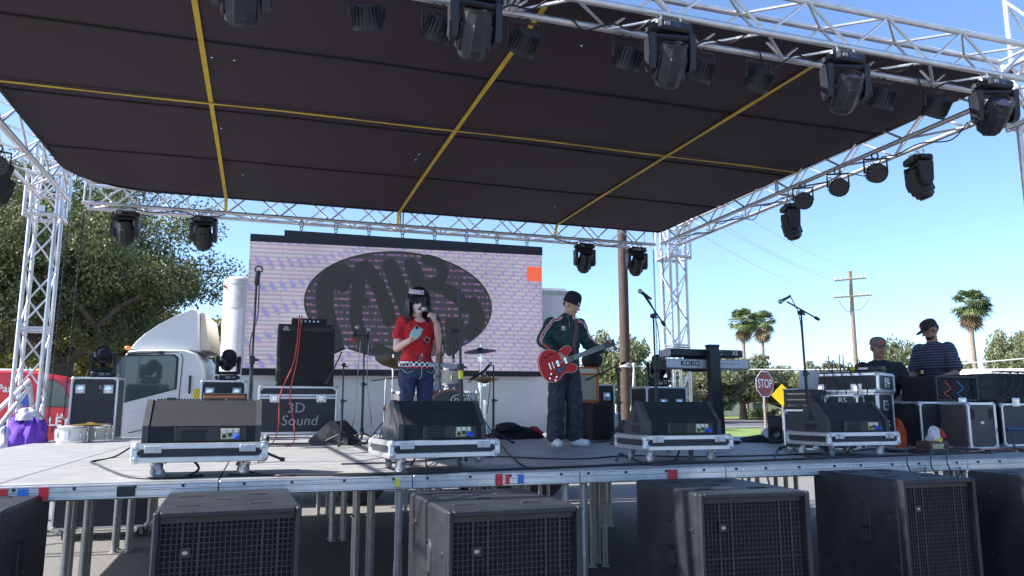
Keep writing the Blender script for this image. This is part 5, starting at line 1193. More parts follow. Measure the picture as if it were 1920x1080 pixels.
cabm.f = [(r_*kk+i, r_*kk+(i+1) % kk, (r_+1)*kk+(i+1) % kk, (r_+1)*kk+i) for r_ in range(len(rings)-1) for i in range(kk)]+[tuple(range(kk))[::-1], tuple(range((len(rings)-1)*kk, len(rings)*kk))]
cab = cabm.build('cab', 'white_paint', tk, smooth=40)
win = [cb_(x, y) for x, y in ((219, 686), (228, 671), (236, 668), (324, 667), (331, 673), (327, 728), (300, 735), (234, 752), (219, 756))]
def offset(pts, f): cx_ = sum(p[0] for p in pts)/len(pts); cz_ = sum(p[1] for p in pts)/len(pts); return [(cx_+(p[0]-cx_)*f, cz_+(p[1]-cz_)*f) for p in pts]
poly(offset(win, 1.07), 'black', 'window_seal', cab, CY-.006, CY+.02); poly(win, 'glass', 'side_window', cab, CY-.009, CY+.01)
ds = [cb_(x, y) for x, y in ((340, 664), (343, 672), (336, 740), (336, 815))]
b_ = B(); b_.tube([(p[0], CY-.002, p[1]) for p in ds], .007, 5); b_.tube([(cb_(236, 661)[0], CY-.002, cb_(236, 661)[1]), (cb_(335, 660)[0], CY-.002, cb_(335, 660)[1])], .006, 5); b_.build('door_gap', 'black_matt', cab)
a, c_ = cb_(357, 704), cb_(357, 738); b_ = B(); b_.box((a[0], CY-.012, (a[1]+c_[1])/2), (.035, .03, a[1]-c_[1]), .008); b_.build('grab_handle', 'black', cab)
a, c_ = cb_(240, 664), cb_(303, 661); b_ = B(); b_.cyl((a[0], CY-.05, a[1]), (c_[0], CY-.05, c_[1]), .016, n=8); b_.box((c_[0], CY-.03, c_[1]), (.08, .07, .05), .01); b_.build('mirror_arm', 'black', cab)
b_ = B(); b_.tube([(cb_(x, y)[0], CY-.002, cb_(x, y)[1]) for x, y in ((336, 812), (300, 806), (268, 806), (240, 812))], .007, 5); b_.build('arch_line', 'black_matt', cab)
a = cb_(322, 748); b_ = B(); b_.box((a[0], CY-.012, a[1]), (.15, .02, .04), .008); b_.build('door_handle', 'black', cab)
a = cb_(214, 770); b_ = B(); b_.box((a[0]+.02, CY+.02, a[1]), (.06, .10, .14), .02); b_.build('turn_lamp', 'amber', cab)
b_ = B(); b_.tube([(cb_(x, y)[0], CY-.004, cb_(x, y)[1]) for x, y in ((216, 772), (334, 766))], .006, 5); b_.build('body_crease', 'box_side', cab)
a = cb_(235, 651); b_ = B(); b_.ball((a[0], CY+.15, a[1]), (.05, .05, .035), 12, 8); b_.build('roof_lamp', 'amber', cab)
a = cb_(262, 700); b_ = B(); b_.box((a[0], CY+1.0, a[1]), (.10, .10, .3), .02); b_.build('far_mirror', 'white_paint', cab)
a = cb_(362, 738); b_ = B(); b_.box((a[0]+.06, CY-.004, a[1]), (.09, .008, .16), .002); b_.build('warning_label', 'sign_yellow', cab)
fp = [cb_(x, y) for x, y in ((238, 655), (250, 640), (268, 624), (295, 606), (328, 589), (360, 576), (366, 577), (372, 585), (372, 640), (372, 658))]
b_ = B(); kk = len(fp); fc = Vector((sum(p[0] for p in fp)/kk, 0, sum(p[1] for p in fp)/kk)); rings = [(CY+.10, .93), (CY+.16, 1.), (CY+CW-.16, 1.), (CY+CW-.1, .93)]
for y, f in rings: b_.v += [(fc.x+(p[0]-fc.x)*f+(.0), y, fc.z+(p[1]-fc.z)*f-(1-f)*.0) for p in fp]
b_.f = [(r_*kk+i, r_*kk+(i+1) % kk, (r_+1)*kk+(i+1) % kk, (r_+1)*kk+i) for r_ in range(3) for i in range(kk)]+[tuple(range(kk))[::-1], tuple(range(3*kk, 4*kk))]
b_.build('wind_deflector', 'white_paint', tk, smooth=50)
a, c_ = cb_(374, 583), cb_(384, 655); poly([(a[0], a[1]), (a[0]+.06, a[1]-.02), (c_[0]+.05, c_[1]), (c_[0]-.10, c_[1])], 'stucco', 'deflector_flare', tk, CY+.18, CY+CW-.18)
# ---- red van
VY = 16.5
def vn(px, py): q = P(px, py, Y=VY); return q.x, q.z
vx0 = vn(0, 700)[0]
van = thing('delivery_van', 'red lettered van parked at the far left behind the tower', 'van', (0, VY, 0))
vp = [vn(x, y) for x, y in ((-190, 700), (-120, 696), (40, 695), (80, 699), (102, 706), (120, 718), (132, 736), (140, 760), (168, 772), (182, 790), (186, 830))]
vp = [(vp[0][0], .45)]+vp+[(vp[-1][0], .45)]
b_ = B(); kk = len(vp); vc = (sum(p[0] for p in vp)/kk, 1.3); rings = [(0, .97), (.05, 1.), (1.75, 1.), (1.8, .97)]
for y, f in rings: b_.v += [(vc[0]+(p[0]-vc[0])*f, y, vc[1]+(p[1]-vc[1])*f) for p in vp]
b_.f = [(r_*kk+i, r_*kk+(i+1) % kk, (r_+1)*kk+(i+1) % kk, (r_+1)*kk+i) for r_ in range(3) for i in range(kk)]+[tuple(range(kk))[::-1], tuple(range(3*kk, 4*kk))]
vb = b_.build('body', 'van_red', van, smooth=40)
poly([vn(x, y) for x, y in ((76, 713), (104, 714), (120, 726), (129, 745), (131, 763), (76, 761))], 'glass', 'front_window', vb, -.012, .01)
poly(offset([vn(x, y) for x, y in ((76, 713), (104, 714), (120, 726), (129, 745), (131, 763), (76, 761))], 1.06), 'black', 'window_seal', vb, -.006, .008)
for px, py, s_, sz, m_ in ((23, 729, 'ParaM', .20, 'white_print'), (88, 791, 'VALLEY', .23, 'white_print'), (113, 779, 'LA', .10, 'white_print'), (38, 779, 'OUR', .22, 'white_print'), (103, 806, '10', .16, 'black_print')):
    a = vn(px, py); text(s_, sz, m_, van, T(a[0], -.016, a[1]) @ FACE, .002, bold=.004)
a = vn(45, 751); b_ = B(); b_.prism([(a[0]-.18, a[1]-.12), (a[0]+.08, a[1]-.12), (a[0]+.15, a[1]+.14), (a[0]-.09, a[1]+.14)], -.014, -.008, 'y'); b_.build('blue_badge', 'blue_print', van)
a = vn(10, 796); b_ = B(); b_.box((a[0], -.012, a[1]-.02), (.62, .006, .12), .001); b_.build('black_badge', 'black_print', van)
b_ = B(); a = vn(-100, 692); c_ = vn(58, 692); b_.box(((a[0]+c_[0])/2, .25, a[1]), (c_[0]-a[0], .06, .06), .02); b_.build('roof_rail', 'roof_white', van)
a = vn(66, 694); b_ = B(); b_.ball((a[0], .3, a[1]), (.07, .07, .05), 10, 7); b_.build('roof_lamp', 'amber', van)
for x in (vp[0][0]+.6, vp[-1][0]-.7):
    b_ = B(); b_.lathe([(.2, -.1), (.32, -.11), (.35, -.08), (.35, .08), (.32, .11), (.2, .1)], 24, mx=T(x, .1, .35) @ rotm(90, 0, 0)); wo = b_.build('wheel', 'rubber', van); b_ = B(); b_.lathe([(.2, -.115), (.2, .1)], 16, mx=T(x, .1, .35) @ rotm(90, 0, 0)); b_.build('rim', 'alu_dull', wo)
# ---- blue car glimpsed behind the pole
q = P(1182, 760, D=24); car = thing('parked_car', 'blue car glimpsed behind the wooden pole', 'car', (q.x, q.y, 0), -8)
cp_ = [(-2.1, .3), (-2.15, .75), (-1.2, .95), (-.55, 1.42), (.75, 1.45), (1.45, 1.0), (2.1, .85), (2.1, .3)]
b_ = B(); b_.prism(cp_, 0, 1.7, 'y'); cbod = b_.build('body', 'blue_car', car); poly([(-1.05, .98), (-.5, 1.36), (.1, 1.38), (.1, .98)], 'glass', 'window', cbod, -.008, .01); poly([(.16, .98), (.16, 1.38), (.7, 1.37), (1.25, 1.0)], 'glass', 'window', cbod, -.008, .01)
for x in (-1.35, 1.3): b_ = B(); b_.lathe([(.18, -.1), (.31, -.1), (.33, 0), (.31, .1), (.18, .1)], 20, mx=T(x, .08, .33) @ rotm(90, 0, 0)); b_.build('wheel', 'rubber', car)

# ---- trees
def leaves_mesh(name, m_, centres, radii, n_per, size, seed, flat=.8):
    r_ = np.random.default_rng(seed); V = []; 
    cs = np.repeat(np.array(centres), n_per, 0); rs = np.repeat(np.array(radii), n_per, 0)
    d = r_.normal(size=cs.shape); d /= np.linalg.norm(d, axis=1, keepdims=True); rad = r_.uniform(.25, 1.0, (len(cs), 1))**.6
    p = cs+d*rad*rs[:, None]*np.array([1, 1, flat])
    n_ = len(p); a = r_.normal(size=(n_, 3)); a /= np.linalg.norm(a, axis=1, keepdims=True); b2 = r_.normal(size=(n_, 3)); b2 -= a*(a*b2).sum(1, keepdims=True); b2 /= np.linalg.norm(b2, axis=1, keepdims=True)
    s_ = size*r_.uniform(.6, 1.3, (n_, 1)); a = a*s_; b2 = b2*s_*.55
    v = np.stack([p-a, p+b2*.9-a*.1, p+a, p-b2*.9-a*.1], 1).reshape(-1, 3)
    me = bpy.data.meshes.new(name); me.vertices.add(4*n_); me.vertices.foreach_set('co', v.astype(np.float32).ravel())
    me.loops.add(4*n_); me.loops.foreach_set('vertex_index', np.arange(4*n_, dtype=np.int32)); me.polygons.add(n_); me.polygons.foreach_set('loop_start', np.arange(0, 4*n_, 4, dtype=np.int32)); me.polygons.foreach_set('loop_total', np.full(n_, 4, dtype=np.int32))
    me.update(); me.validate(); me.materials.append(M[m_]); return me
def limb(b_, p0, d, L, r, depth, ends, r_):
    pts = [Vector(p0)]; dd = Vector(d).normalized()
    for k in range(5): dd = (dd+Vector(r_.normal(size=3))*.16+Vector((0, 0, .05))).normalized(); pts.append(pts[-1]+dd*L/5)
    b_.tube(pts, [r*(1-.55*k/5) for k in range(6)], 7)
    if depth == 0: ends.append(pts[-1]); ends.append(pts[3]); return
    for k in range(3 if depth > 1 else 2):
        a = r_.uniform(0, 6.28); nd = (dd*.6+Vector((math.cos(a), math.sin(a), r_.uniform(-.05, .45)))*.8).normalized(); limb(b_, pts[-1] if k else pts[3], nd, L*.72, r*.45, depth-1, ends, r_)
def tree_meshes(h, rad, seed, leaf, size, n_clump, n_per, trunk_h, lean=(0, 0)):
    r_ = np.random.default_rng(seed); b_ = B(); ends = []
    base = Vector((0, 0, 0)); top = Vector((lean[0], lean[1], trunk_h)); tr = h*.035+.03
    b_.tube(smooth_path([base, base.lerp(top, .5)+Vector((r_.normal()*.1, 0, 0)), top], 4), [tr*(1.5-.55*k/8) for k in range(9)], 10)
    for k in range(5): a = 2*math.pi*k/5+r_.uniform(-.4, .4); limb(b_, top-Vector((0, 0, .1*k*.3)), (math.cos(a), math.sin(a), r_.uniform(.35, .9)), rad*.55, tr*.6, 2, ends, r_)
    cen = np.array([lean[0], lean[1], trunk_h+(h-trunk_h)*.48]); ext = np.array([rad, rad, (h-trunk_h)*.56]); cs = []
    for e in ends[:: 2]:
        v = (np.array(e)-cen)/ext; l_ = np.linalg.norm(v); cs.append(cen+v/max(l_, 1)*ext*.9)
    while len(cs) < n_clump:
        d = r_.normal(size=3); d /= np.linalg.norm(d); cs.append(cen+d*ext*r_.uniform(.35, .97)*np.array([1, 1, 1 if d[2] > 0 else .8]))
    rs = r_.uniform(.13, .26, len(cs))*rad*1.15
    return b_.mesh('trunk', 'bark', 50), leaves_mesh('crown', leaf, cs, rs, n_per, size, seed+1)
def tree(name, label, meshes, loc, sc=1., rz=0, group=None):
    t = thing(name, label, 'tree', loc, rz, group); t.scale = (sc, sc, sc) if isinstance(sc, (int, float)) else sc
    put('trunk', meshes[0], t); put('crown', meshes[1], t); return t
def ground_at(px, D): q = P(px, 762, D=D); return Vector((q.x, q.y, 0))
big = tree_meshes(9.1, 4.5, 5, 'leaf_oak', .062, 165, 900, 3.1, (.2, 0))
tree('oak_tree', 'large spreading oak behind the left tower', big, ground_at(95, 23), 1., 20, 'oak trees')
tree('oak_tree', 'second dark oak at the far left frame edge', big, ground_at(-190, 27), 1.02, 140, 'oak trees')
shr = tree_meshes(4.6, 2.5, 9, 'leaf_yellow', .11, 70, 220, 1.2)
for px, D, lb, sc, rz in ((300, 33, 'yellow green tree above the truck cab', 1.35, 0), (175, 36, 'yellow green tree seen left of the truck cab', 1.4, 70), (428, 35, 'pale green tree between the truck cab and the cargo box', 1.3, 200), (60, 40, 'small yellow green tree low behind the red van', 1.45, 250)): tree('shrubby_tree', lb, shr, ground_at(px, D), sc, rz, 'yellow green trees behind the truck')
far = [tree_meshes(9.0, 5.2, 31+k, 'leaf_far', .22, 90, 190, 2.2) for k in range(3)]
FT = ((1160, 52, 608, 150, 'dense round tree right behind the wooden pole'), (1240, 75, 690, 150, 'low grey green tree left of the right tower'), (1330, 80, 663, 170, 'tree behind the keyboards, right of the tower'), (1393, 96, 655, 170, 'forked tree on the lawn behind the keyboard stand'),
      (1470, 100, 690, 150, 'tree behind the stop sign'), (1545, 88, 672, 110, 'small tree left of the utility pole'), (1620, 95, 668, 120, 'tree right of the utility pole foot'), (1690, 70, 640, 125, 'bright green tree between the two men'), (1760, 80, 668, 120, 'tree behind the man in the striped shirt'), (1915, 62, 605, 120, 'tree at the right frame edge beside the big palm'), (1815, 85, 694, 120, 'low tree under the big palm'), (1090, 70, 690, 120, 'tree seen just right of the guitarist'), (1960, 75, 600, 190, 'tree cut by the right frame edge'), (1280, 118, 694, 110, 'low distant tree just left of the right tower legs'), (1505, 120, 694, 110, 'low distant tree right of the yellow sign'), (1585, 118, 690, 120, 'low distant tree just left of the far utility pole'), (1655, 112, 678, 110, 'distant tree behind the man in the black T-shirt'), (1725, 110, 672, 120, 'distant tree left of the man in the striped shirt'), (1860, 105, 668, 130, 'distant tree right of the big palm trunk'))
for k, (px, D, ty, wpx, lb) in enumerate(FT):
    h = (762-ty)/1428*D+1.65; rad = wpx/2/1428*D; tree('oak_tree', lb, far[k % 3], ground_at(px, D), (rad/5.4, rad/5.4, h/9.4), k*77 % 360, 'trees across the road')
# palms
def palm_meshes(seed):
    r_ = np.random.default_rng(seed); b_ = B(); H = 10.
    b_.tube([(0, 0, 0), (.06, 0, 3), (.0, .05, 7), (0, 0, H)], [.26, .19, .17, .16], 10); g_ = B(); dd = B()
    def fan(bb, az, el, L, w_, drop):
        d = Vector((math.cos(az)*math.cos(el), math.sin(az)*math.cos(el), math.sin(el))); base = Vector((0, 0, H))+d*.15; hub = base+d*L*.5; s_ = d.cross(Vector((0, 0, 1))).normalized(); u_ = s_.cross(d)
        bb.tube([base, hub], .018, 4)
        for k in range(11):
            a = R(-75+15*k); t = (d*math.cos(a)+s_*math.sin(a)); tip = hub+t*L*.55*r_.uniform(.8, 1.1)+Vector((0, 0, -drop*L*.25*r_.uniform(.5, 1.2))); mid = hub+t*L*.3; q = (s_*math.cos(a)-d*math.sin(a))*w_
            i = len(bb.v); bb.v += [tuple(hub), tuple(mid+q), tuple(tip), tuple(mid-q)]; bb.f.append((i, i+1, i+2, i+3))
    for k in range(78): fan(g_, r_.uniform(0, 6.28), math.asin(r_.uniform(-.62, .99)), r_.uniform(1.25, 1.75), .06, .9)
    for k in range(54): fan(dd, r_.uniform(0, 6.28), R(r_.uniform(-88, -66)), r_.uniform(1.0, 2.2), .06, .25)
    return b_.mesh('trunk', 'wood_grey', 50), g_.mesh('crown', 'leaf_palm'), dd.mesh('dead_skirt', 'frond_dead')
pm_ = palm_meshes(4)
for px, D, ty, lb, rz, sw in ((1400, 105, 577, 'tall thin palm, left of the pair behind the right tower', 0, 1.0), (1436, 112, 580, 'tall thin palm, right of the pair behind the right tower', 130, 1.0), (1836, 66, 540, 'large palm with a dead frond skirt behind the striped shirt', 40, 1.0)):
    h = (762-ty)/1428*D+1.65; t = thing('palm_tree', lb, 'palm', ground_at(px, D), rz, 'fan palms'); wsc = h/11.3; t.scale = (max(1.1, min(wsc, 1.35)), max(1.1, min(wsc, 1.35)), wsc)
    for nm, me in zip(('trunk', 'crown', 'dead_skirt'), pm_): put(nm, me, t)
bm_ = leaves_mesh('foliage', 'leaf_far', [(math.cos(a)*.5, math.sin(a)*.5, .4) for a in range(6)]+[(0, 0, .7)], [.55]*7, 90, .12, 77)
for px, D, lb in ((1404, 104, 'round clipped bush by the far building, left one'), (1425, 98, 'round clipped bush left of the stop sign post'), (1455, 99, 'round clipped bush right of the stop sign post'), (1475, 60, 'pale bush beside the yellow sign')): tag(put('bush', bm_, None, ground_at(px, D)+Vector((0, 0, .13))), lb, 'bush', 'bushes across the road').scale = (1.3, 1.3, 1.2)
# ---- buildings
q = ground_at(1420, 125); bd = thing('low_building', 'long low cream building across the road', 'building', (q.x, q.y, 0), -12)
b_ = B(); b_.box((0, 4, 1.45), (46, 8, 2.9), .03); wl_ = b_.build('wall', 'stucco', bd); b_ = B(); b_.box((0, 4, 3.0), (47, 9, .35), .05); b_.build('roof', 'roof_white', bd)
for k in range(9): b_ = B(); b_.box((-20+k*5, -.02, 1.6), (1.6, .06, 1.2), .02); b_.build('window', 'glass', wl_)
q = ground_at(1915, 42); bd = thing('white_shelter', 'white flat roofed shelter at the right frame edge', 'building', (q.x+.9, q.y, 0), -28)
zr = 1.65+(762-690)/1428*42; b_ = B(); b_.box((0, 3, zr-.16), (6.2, 6, .32), .03); b_.build('roof', 'roof_white', bd); b_ = B(); b_.box((0, 3.2, (zr-.32)/2), (5.8, 5.2, zr-.33), .02); b_.build('wall', 'stucco', bd)
for x in (-2.9, 2.9): b_ = B(); b_.cyl((x, .15, 0), (x, .15, zr-.33), .07, n=10); b_.build('post', 'roof_white', bd)
# ---- poles, ropes, wires
q = ground_at(1174, 17.5); pole = thing('utility_pole', 'near wooden utility pole with white rope tied round it', 'pole', (q.x, q.y, 0), 0, 'utility poles')
b_ = B(); b_.tube([(0, 0, 0), (0, 0, 4), (-.02, 0, 9)], [.125, .118, .105], 14); b_.build('shaft', 'wood_pole', pole)
zz = P(1174, 685, D=17.5).z
b_ = B()
for k in range(5): b_.tube([(.132*math.cos(a), .132*math.sin(a), zz-.04+.02*k+.008*math.sin(a*2+k)) for a in np.linspace(0, 2*math.pi, 20)], .011, 5)
b_.build('rope_wrap', 'rope', pole)
b_ = B(); b_.ball((.15, -.12, zz), (.05, .05, .07), 10, 7); b_.tube(smooth_path([(.15, -.14, zz), (.10, -.19, zz-.4), (.04, -.19, zz-.9), (.0, -.19, zz-1.3)], 4), .02, 6); b_.tube(smooth_path([(.15, -.14, zz), (.14, -.19, zz-.5), (.06, -.19, zz-1.1), (.03, -.19, zz-1.6)], 4), .014, 6); b_.build('rope_tail', 'rope', pole)
a = Vector((q.x, q.y, zz)); e = P(2100, 655, D=17); b_ = B(); b_.tube([a.lerp(e, t)+Vector((0, 0, -.25*math.sin(math.pi*t))) for t in np.linspace(0, 1, 24)], .018, 6); o = b_.build('rope_line', 'rope'); tag(o, 'white rope stretched from the wooden pole to the right', 'rope')
q2 = ground_at(1610, 50); up_ = thing('utility_pole', 'far leaning utility pole with two crossarms', 'pole', (q2.x, q2.y, 0), 0, 'utility poles')
ptop = P(1593, 508, D=50)-q2; b_ = B(); b_.tube([(0, 0, 0), ptop*.5, ptop], [.17, .15, .12], 10); b_.build('shaft', 'wood_grey', up_)
arm = []
for yy, x0, x1 in ((524, 1565, 1624), (556, 1562, 1634)):
    a = P(x0, yy+2, D=49.8)-q2; c_ = P(x1, yy-3, D=49.8)-q2; b_ = B(); b_.cyl(a, c_, .06, n=6); ao = b_.build('crossarm', 'wood_grey', up_)
    for f in (.03, .2, .72, .86, .97):
        p = a.lerp(c_, f); b_ = B(); b_.cyl(p, p+Vector((0, 0, .28)), .05, .035, 8); b_.build('insulator', 'ceramic', ao); arm.append(p+q2+Vector((0, 0, .28)))
b_ = B(); a = P(1572, 562, D=49.7)-q2; c_ = P(1630, 560, D=49.7)-q2; mid = P(1600, 581, D=49.7)-q2; b_.tube(smooth_path([a, (a+mid)/2+Vector((0, 0, -.4)), mid, (c_+mid)/2+Vector((0, 0, -.3)), c_], 5), .018, 5); b_.build('jumper_wire', 'cable', up_)
for k, (i, z) in enumerate(((0, 7.6), (4, 8.2), (5, 6.9), (9, 7.3))):
    a = Vector((q.x, q.y, z)); e = arm[i]; b_ = B(); b_.tube([a.lerp(e, t)+Vector((0, 0, -.5*math.sin(math.pi*t))) for t in np.linspace(0, 1, 20)], .006, 4); o = b_.build('power_line', 'grey_print'); tag(o, 'thin power line between the two utility poles, %s' % ('topmost', 'second from the top', 'third from the top', 'lowest')[k], 'wire', 'power lines')
# ---- signs
D = 21.6; q = P(1434, 720, D=D); st = thing('stop_sign', 'red octagonal stop sign on a pale post', 'sign', (q.x, q.y, 0), 14)
Rr = 26/1420*D
def octa(r): return [(r*math.cos(R(22.5+45*k)), q.z+r*math.sin(R(22.5+45*k))) for k in range(8)]
poly(octa(Rr), 'white_print', 'plate', st, 0, .006); poly(octa(Rr*.93), 'stop_red', 'red_face', st, -.004, -.001)
text('STOP', Rr*.78, 'white_print', st, T(0, -.007, q.z) @ FACE @ Matrix.Diagonal((.82, 1.15, 1, 1)), .001, bold=.004)
b_ = B(); b_.box((0, .045, (q.z+Rr)/2), (.06, .06, q.z+Rr+.05), .008); b_.build('post', 'wood_grey', st)
D = 27; q = P(1467, 741, D=D); st = thing('warning_sign', 'yellow diamond warning sign beside the stop sign', 'sign', (q.x, q.y, 0), -20)
Rr = 21/1420*D; dm = lambda r: [(r, q.z), (0, q.z+r), (-r, q.z), (0, q.z-r)]
poly(dm(Rr), 'sign_yellow', 'plate', st, 0, .006); b_ = B(); b_.cyl((0, .04, 0), (0, .04, q.z+Rr*.6), .03, n=8); b_.build('post', 'galv', st)
# ================================================================ people
from mathutils.bvhtree import BVHTree
from mathutils import noise as mnoise
def capsule(b_, p0, p1, r0, r1=None, n=14, flat=None):
    r1 = r0 if r1 is None else r1; p0 = Vector(p0); p1 = Vector(p1); d = p1-p0; L = max(d.length, 1e-5); prof = []
    for k in range(0, 7): a = -math.pi/2+math.pi/2*k/6; prof.append((max(r0*math.cos(a), 1e-4), r0*math.sin(a)))
    for k in range(0, 7): a = math.pi/2*k/6; prof.append((max(r1*math.cos(a), 1e-4), L+r1*math.sin(a)))
    q = d.to_track_quat('Z', 'Y').to_matrix().to_4x4() if d.length > 1e-5 else Matrix(); q.translation = p0
    if flat: q = q @ Matrix.Diagonal((flat[0], flat[1], 1, 1))
    b_.lathe(prof, n, mx=q); return b_
def loft(b_, rings, n=22):
    """closed tube of elliptical rings (cx, cy, z, rx, ry)"""
    vs = []
    for cx, cy, z, rx, ry in rings: vs += [(cx+rx*math.cos(2*math.pi*i/n), cy+ry*math.sin(2*math.pi*i/n), z) for i in range(n)]
    m_ = len(rings); fs = [(k*n+i, k*n+(i+1) % n, (k+1)*n+(i+1) % n, (k+1)*n+i) for k in range(m_-1) for i in range(n)]+[tuple(range(n))[::-1], tuple(range((m_-1)*n, m_*n))]
    b_.add(vs, fs); return b_
def person_body(parent, prims, voxel=.0085, smooth_it=3, name='body'):
    vs, fs, lab = [], [], []
    mats = []
    for b_, m_ in prims:
        if m_ not in mats: mats.append(m_)
        o = len(vs); vs += [tuple(v) for v in b_.v]; fs += [tuple(i+o for i in f) for f in b_.f]; lab += [mats.index(m_)]*len(b_.f)
    me = bpy.data.meshes.new('tmp'); me.from_pydata(vs, [], fs)
    bm = bmesh.new(); bm.from_mesh(me); bmesh.ops.recalc_face_normals(bm, faces=bm.faces); bm.to_mesh(me); bm.free()
    o = bpy.data.objects.new('tmp', me); C.objects.link(o)
    md = o.modifiers.new('r', 'REMESH'); md.mode = 'VOXEL'; md.voxel_size = voxel
    ms = o.modifiers.new('s', 'SMOOTH'); ms.factor = .5; ms.iterations = smooth_it
    dg = bpy.context.evaluated_depsgraph_get(); out = bpy.data.meshes.new_from_object(o.evaluated_get(dg)); bpy.data.objects.remove(o)
    tree_ = BVHTree.FromPolygons(vs, fs)
    for m_ in mats: out.materials.append(M[m_])
    idx = []
    for p in out.polygons:
        h = tree_.find_nearest(p.center); idx.append(lab[h[2]] if h[2] is not None else 0)
    cloth = {mats.index(m_) for m_ in mats if m_ in ('shirt_red', 'jeans', 'jeans_grey', 'jacket', 'tee_black', 'tee_blue', 'polo')}
    mask = set()
    for p, k in zip(out.polygons, idx):
        if k in cloth: mask.update(p.vertices)
    nrm = [v.normal.copy() for v in out.vertices]; co_ = [v.co.copy() for v in out.vertices]
    for vi in mask:                          # folds in the cloth
        c_ = co_[vi]; a = mnoise.noise(Vector((c_.x*9+c_.z*5, c_.y*9, c_.z*13-c_.x*7))); b2 = mnoise.noise(Vector((c_.x*22, c_.y*22+3, c_.z*17+c_.x*12)))
        co_[vi] = c_+nrm[vi]*(.011*(abs(a)*-2+.5)+.004*b2)
    out.vertices.foreach_set('co', [x for c_ in co_ for x in c_])
    out.polygons.foreach_set('material_index', idx); out.polygons.foreach_set('use_smooth', [True]*len(out.polygons)); out.name = name
    ob = put(name, out, parent); bt = BVHTree.FromPolygons([v.co for v in out.vertices], [tuple(p.vertices) for p in out.polygons]); return ob, bt
def head(prims, c, s_, look, skin, nose=True):
    """head of height 2*s_*.118; look = rotation matrix, face towards -Y"""
    q = T(*c) @ look; b_ = B(); b_.ball((0, .008*s_, .015*s_), (.074*s_, .094*s_, .100*s_), 20, 14, mx=q)
    b_.ball((0, -.022*s_, -.045*s_), (.060*s_, .068*s_, .072*s_), 18, 12, mx=q); prims.append((b_, skin))
    b_ = B(); b_.ball((0, -.062*s_, -.092*s_), (.028*s_, .026*s_, .024*s_), 12, 8, mx=q); prims.append((b_, skin))
    b_ = B(); capsule(b_, q @ Vector((0, -.090*s_, .012*s_)), q @ Vector((0, -.108*s_, -.026*s_)), .009*s_, .015*s_, 10); prims.append((b_, skin))
    for sx in (-1, 1):
        b_ = B(); b_.ball((sx*.076*s_, .012*s_, -.008*s_), (.012*s_, .022*s_, .034*s_), 10, 8, mx=q); prims.append((b_, skin))
    return q
def face_parts(parent, q, s_, lip='lip', brow='hair', eye='black_gloss'):
    for sx in (-1, 1):
        b_ = B(); b_.ball((sx*.031*s_, -.082*s_, .006*s_), (.014*s_, .010*s_, .007*s_), 10, 6, mx=q); e_ = b_.build('eye', 'white_print', parent)
        b_ = B(); b_.ball((sx*.031*s_, -.090*s_, .006*s_), (.0065*s_, .004*s_, .0065*s_), 8, 6, mx=q); b_.build('pupil', eye, e_)
        b_ = B(); b_.tube([(sx*.014*s_, -.092*s_, .024*s_), (sx*.032*s_, -.091*s_, .030*s_), (sx*.050*s_, -.080*s_, .024*s_)], .005*s_, 6, mx=q); b_.build('eyebrow', brow, parent)
    b_ = B(); b_.ball((0, -.088*s_, -.062*s_), (.024*s_, .010*s_, .008*s_), 12, 6, mx=q); b_.build('lips', lip, parent)
def hand(prims, wrist, dirv, normal, skin, curl=.5, s_=1., spread=.9, thumb=1):
    """palm along dirv, back of the hand along normal; thumb=+1/-1 picks the side"""
    d = Vector(dirv).normalized(); n_ = Vector(normal); n_ = (n_-d*n_.dot(d)).normalized(); sd_ = d.cross(n_); w_ = Vector(wrist)
    b_ = B(); pc = w_+d*.045*s_; q = Matrix(((sd_.x, d.x, n_.x, pc.x), (sd_.y, d.y, n_.y, pc.y), (sd_.z, d.z, n_.z, pc.z), (0, 0, 0, 1))); b_.box((0, 0, 0), (.076*s_, .088*s_, .028*s_), .012, mx=q); prims.append((b_, skin))
    L = (.066, .075, .070, .055)
    for k in range(4):
        off = (k-1.5)*.0195*s_*spread; p = w_+d*.088*s_+sd_*off*thumb*-1; a = 0; dd = d
        for j in range(3):
            a += curl*(.75 if j == 0 else 1.0); dd = (d*math.cos(a)-n_*math.sin(a)); l_ = L[k]*s_*(.48, .30, .24)[j]; e = p+dd*l_; b_ = B(); capsule(b_, p, e, .0088*s_, .0078*s_, 8); prims.append((b_, skin)); p = e
    p = w_+d*.025*s_+sd_*.034*s_*thumb; dd = (d*.65+sd_*.6*thumb-n_*.35*curl).normalized(); e = p+dd*.042*s_; b_ = B(); capsule(b_, p, e, .0115*s_, .0095*s_, 8); prims.append((b_, skin)); e2 = e+(dd*.6+d*.5-n_*.55*curl).normalized()*.03*s_; b_ = B(); capsule(b_, e, e2, .0095*s_, .008*s_, 8); prims.append((b_, skin))
def limbs(prims, pts, rs, m_, flat=None):
    for k in range(len(pts)-1): b_ = B(); capsule(b_, pts[k], pts[k+1], rs[k], rs[k+1], 14, flat); prims.append((b_, m_))
def decal_tube(parent, bt, pts, r, m_, name, off=.003):
    out = []
    for p in smooth_path(pts, 4):
        h = bt.ray_cast(Vector((p.x, -1.5, p.z)), Vector((0, 1, 0)))
        if h[0] is None: continue
        out.append(h[0]+h[1]*off)
    if len(out) > 2: b_ = B(); b_.tube(out, r, 5); b_.build(name, m_, parent)

# ---- singer
Ys = 7.0; q = P(779, 760, Y=Ys); sg = thing('person', 'singer in a red T-shirt and blue jeans, microphone at her mouth and phone in hand', 'person', (q.x, Ys, DK), 8)
pr = []
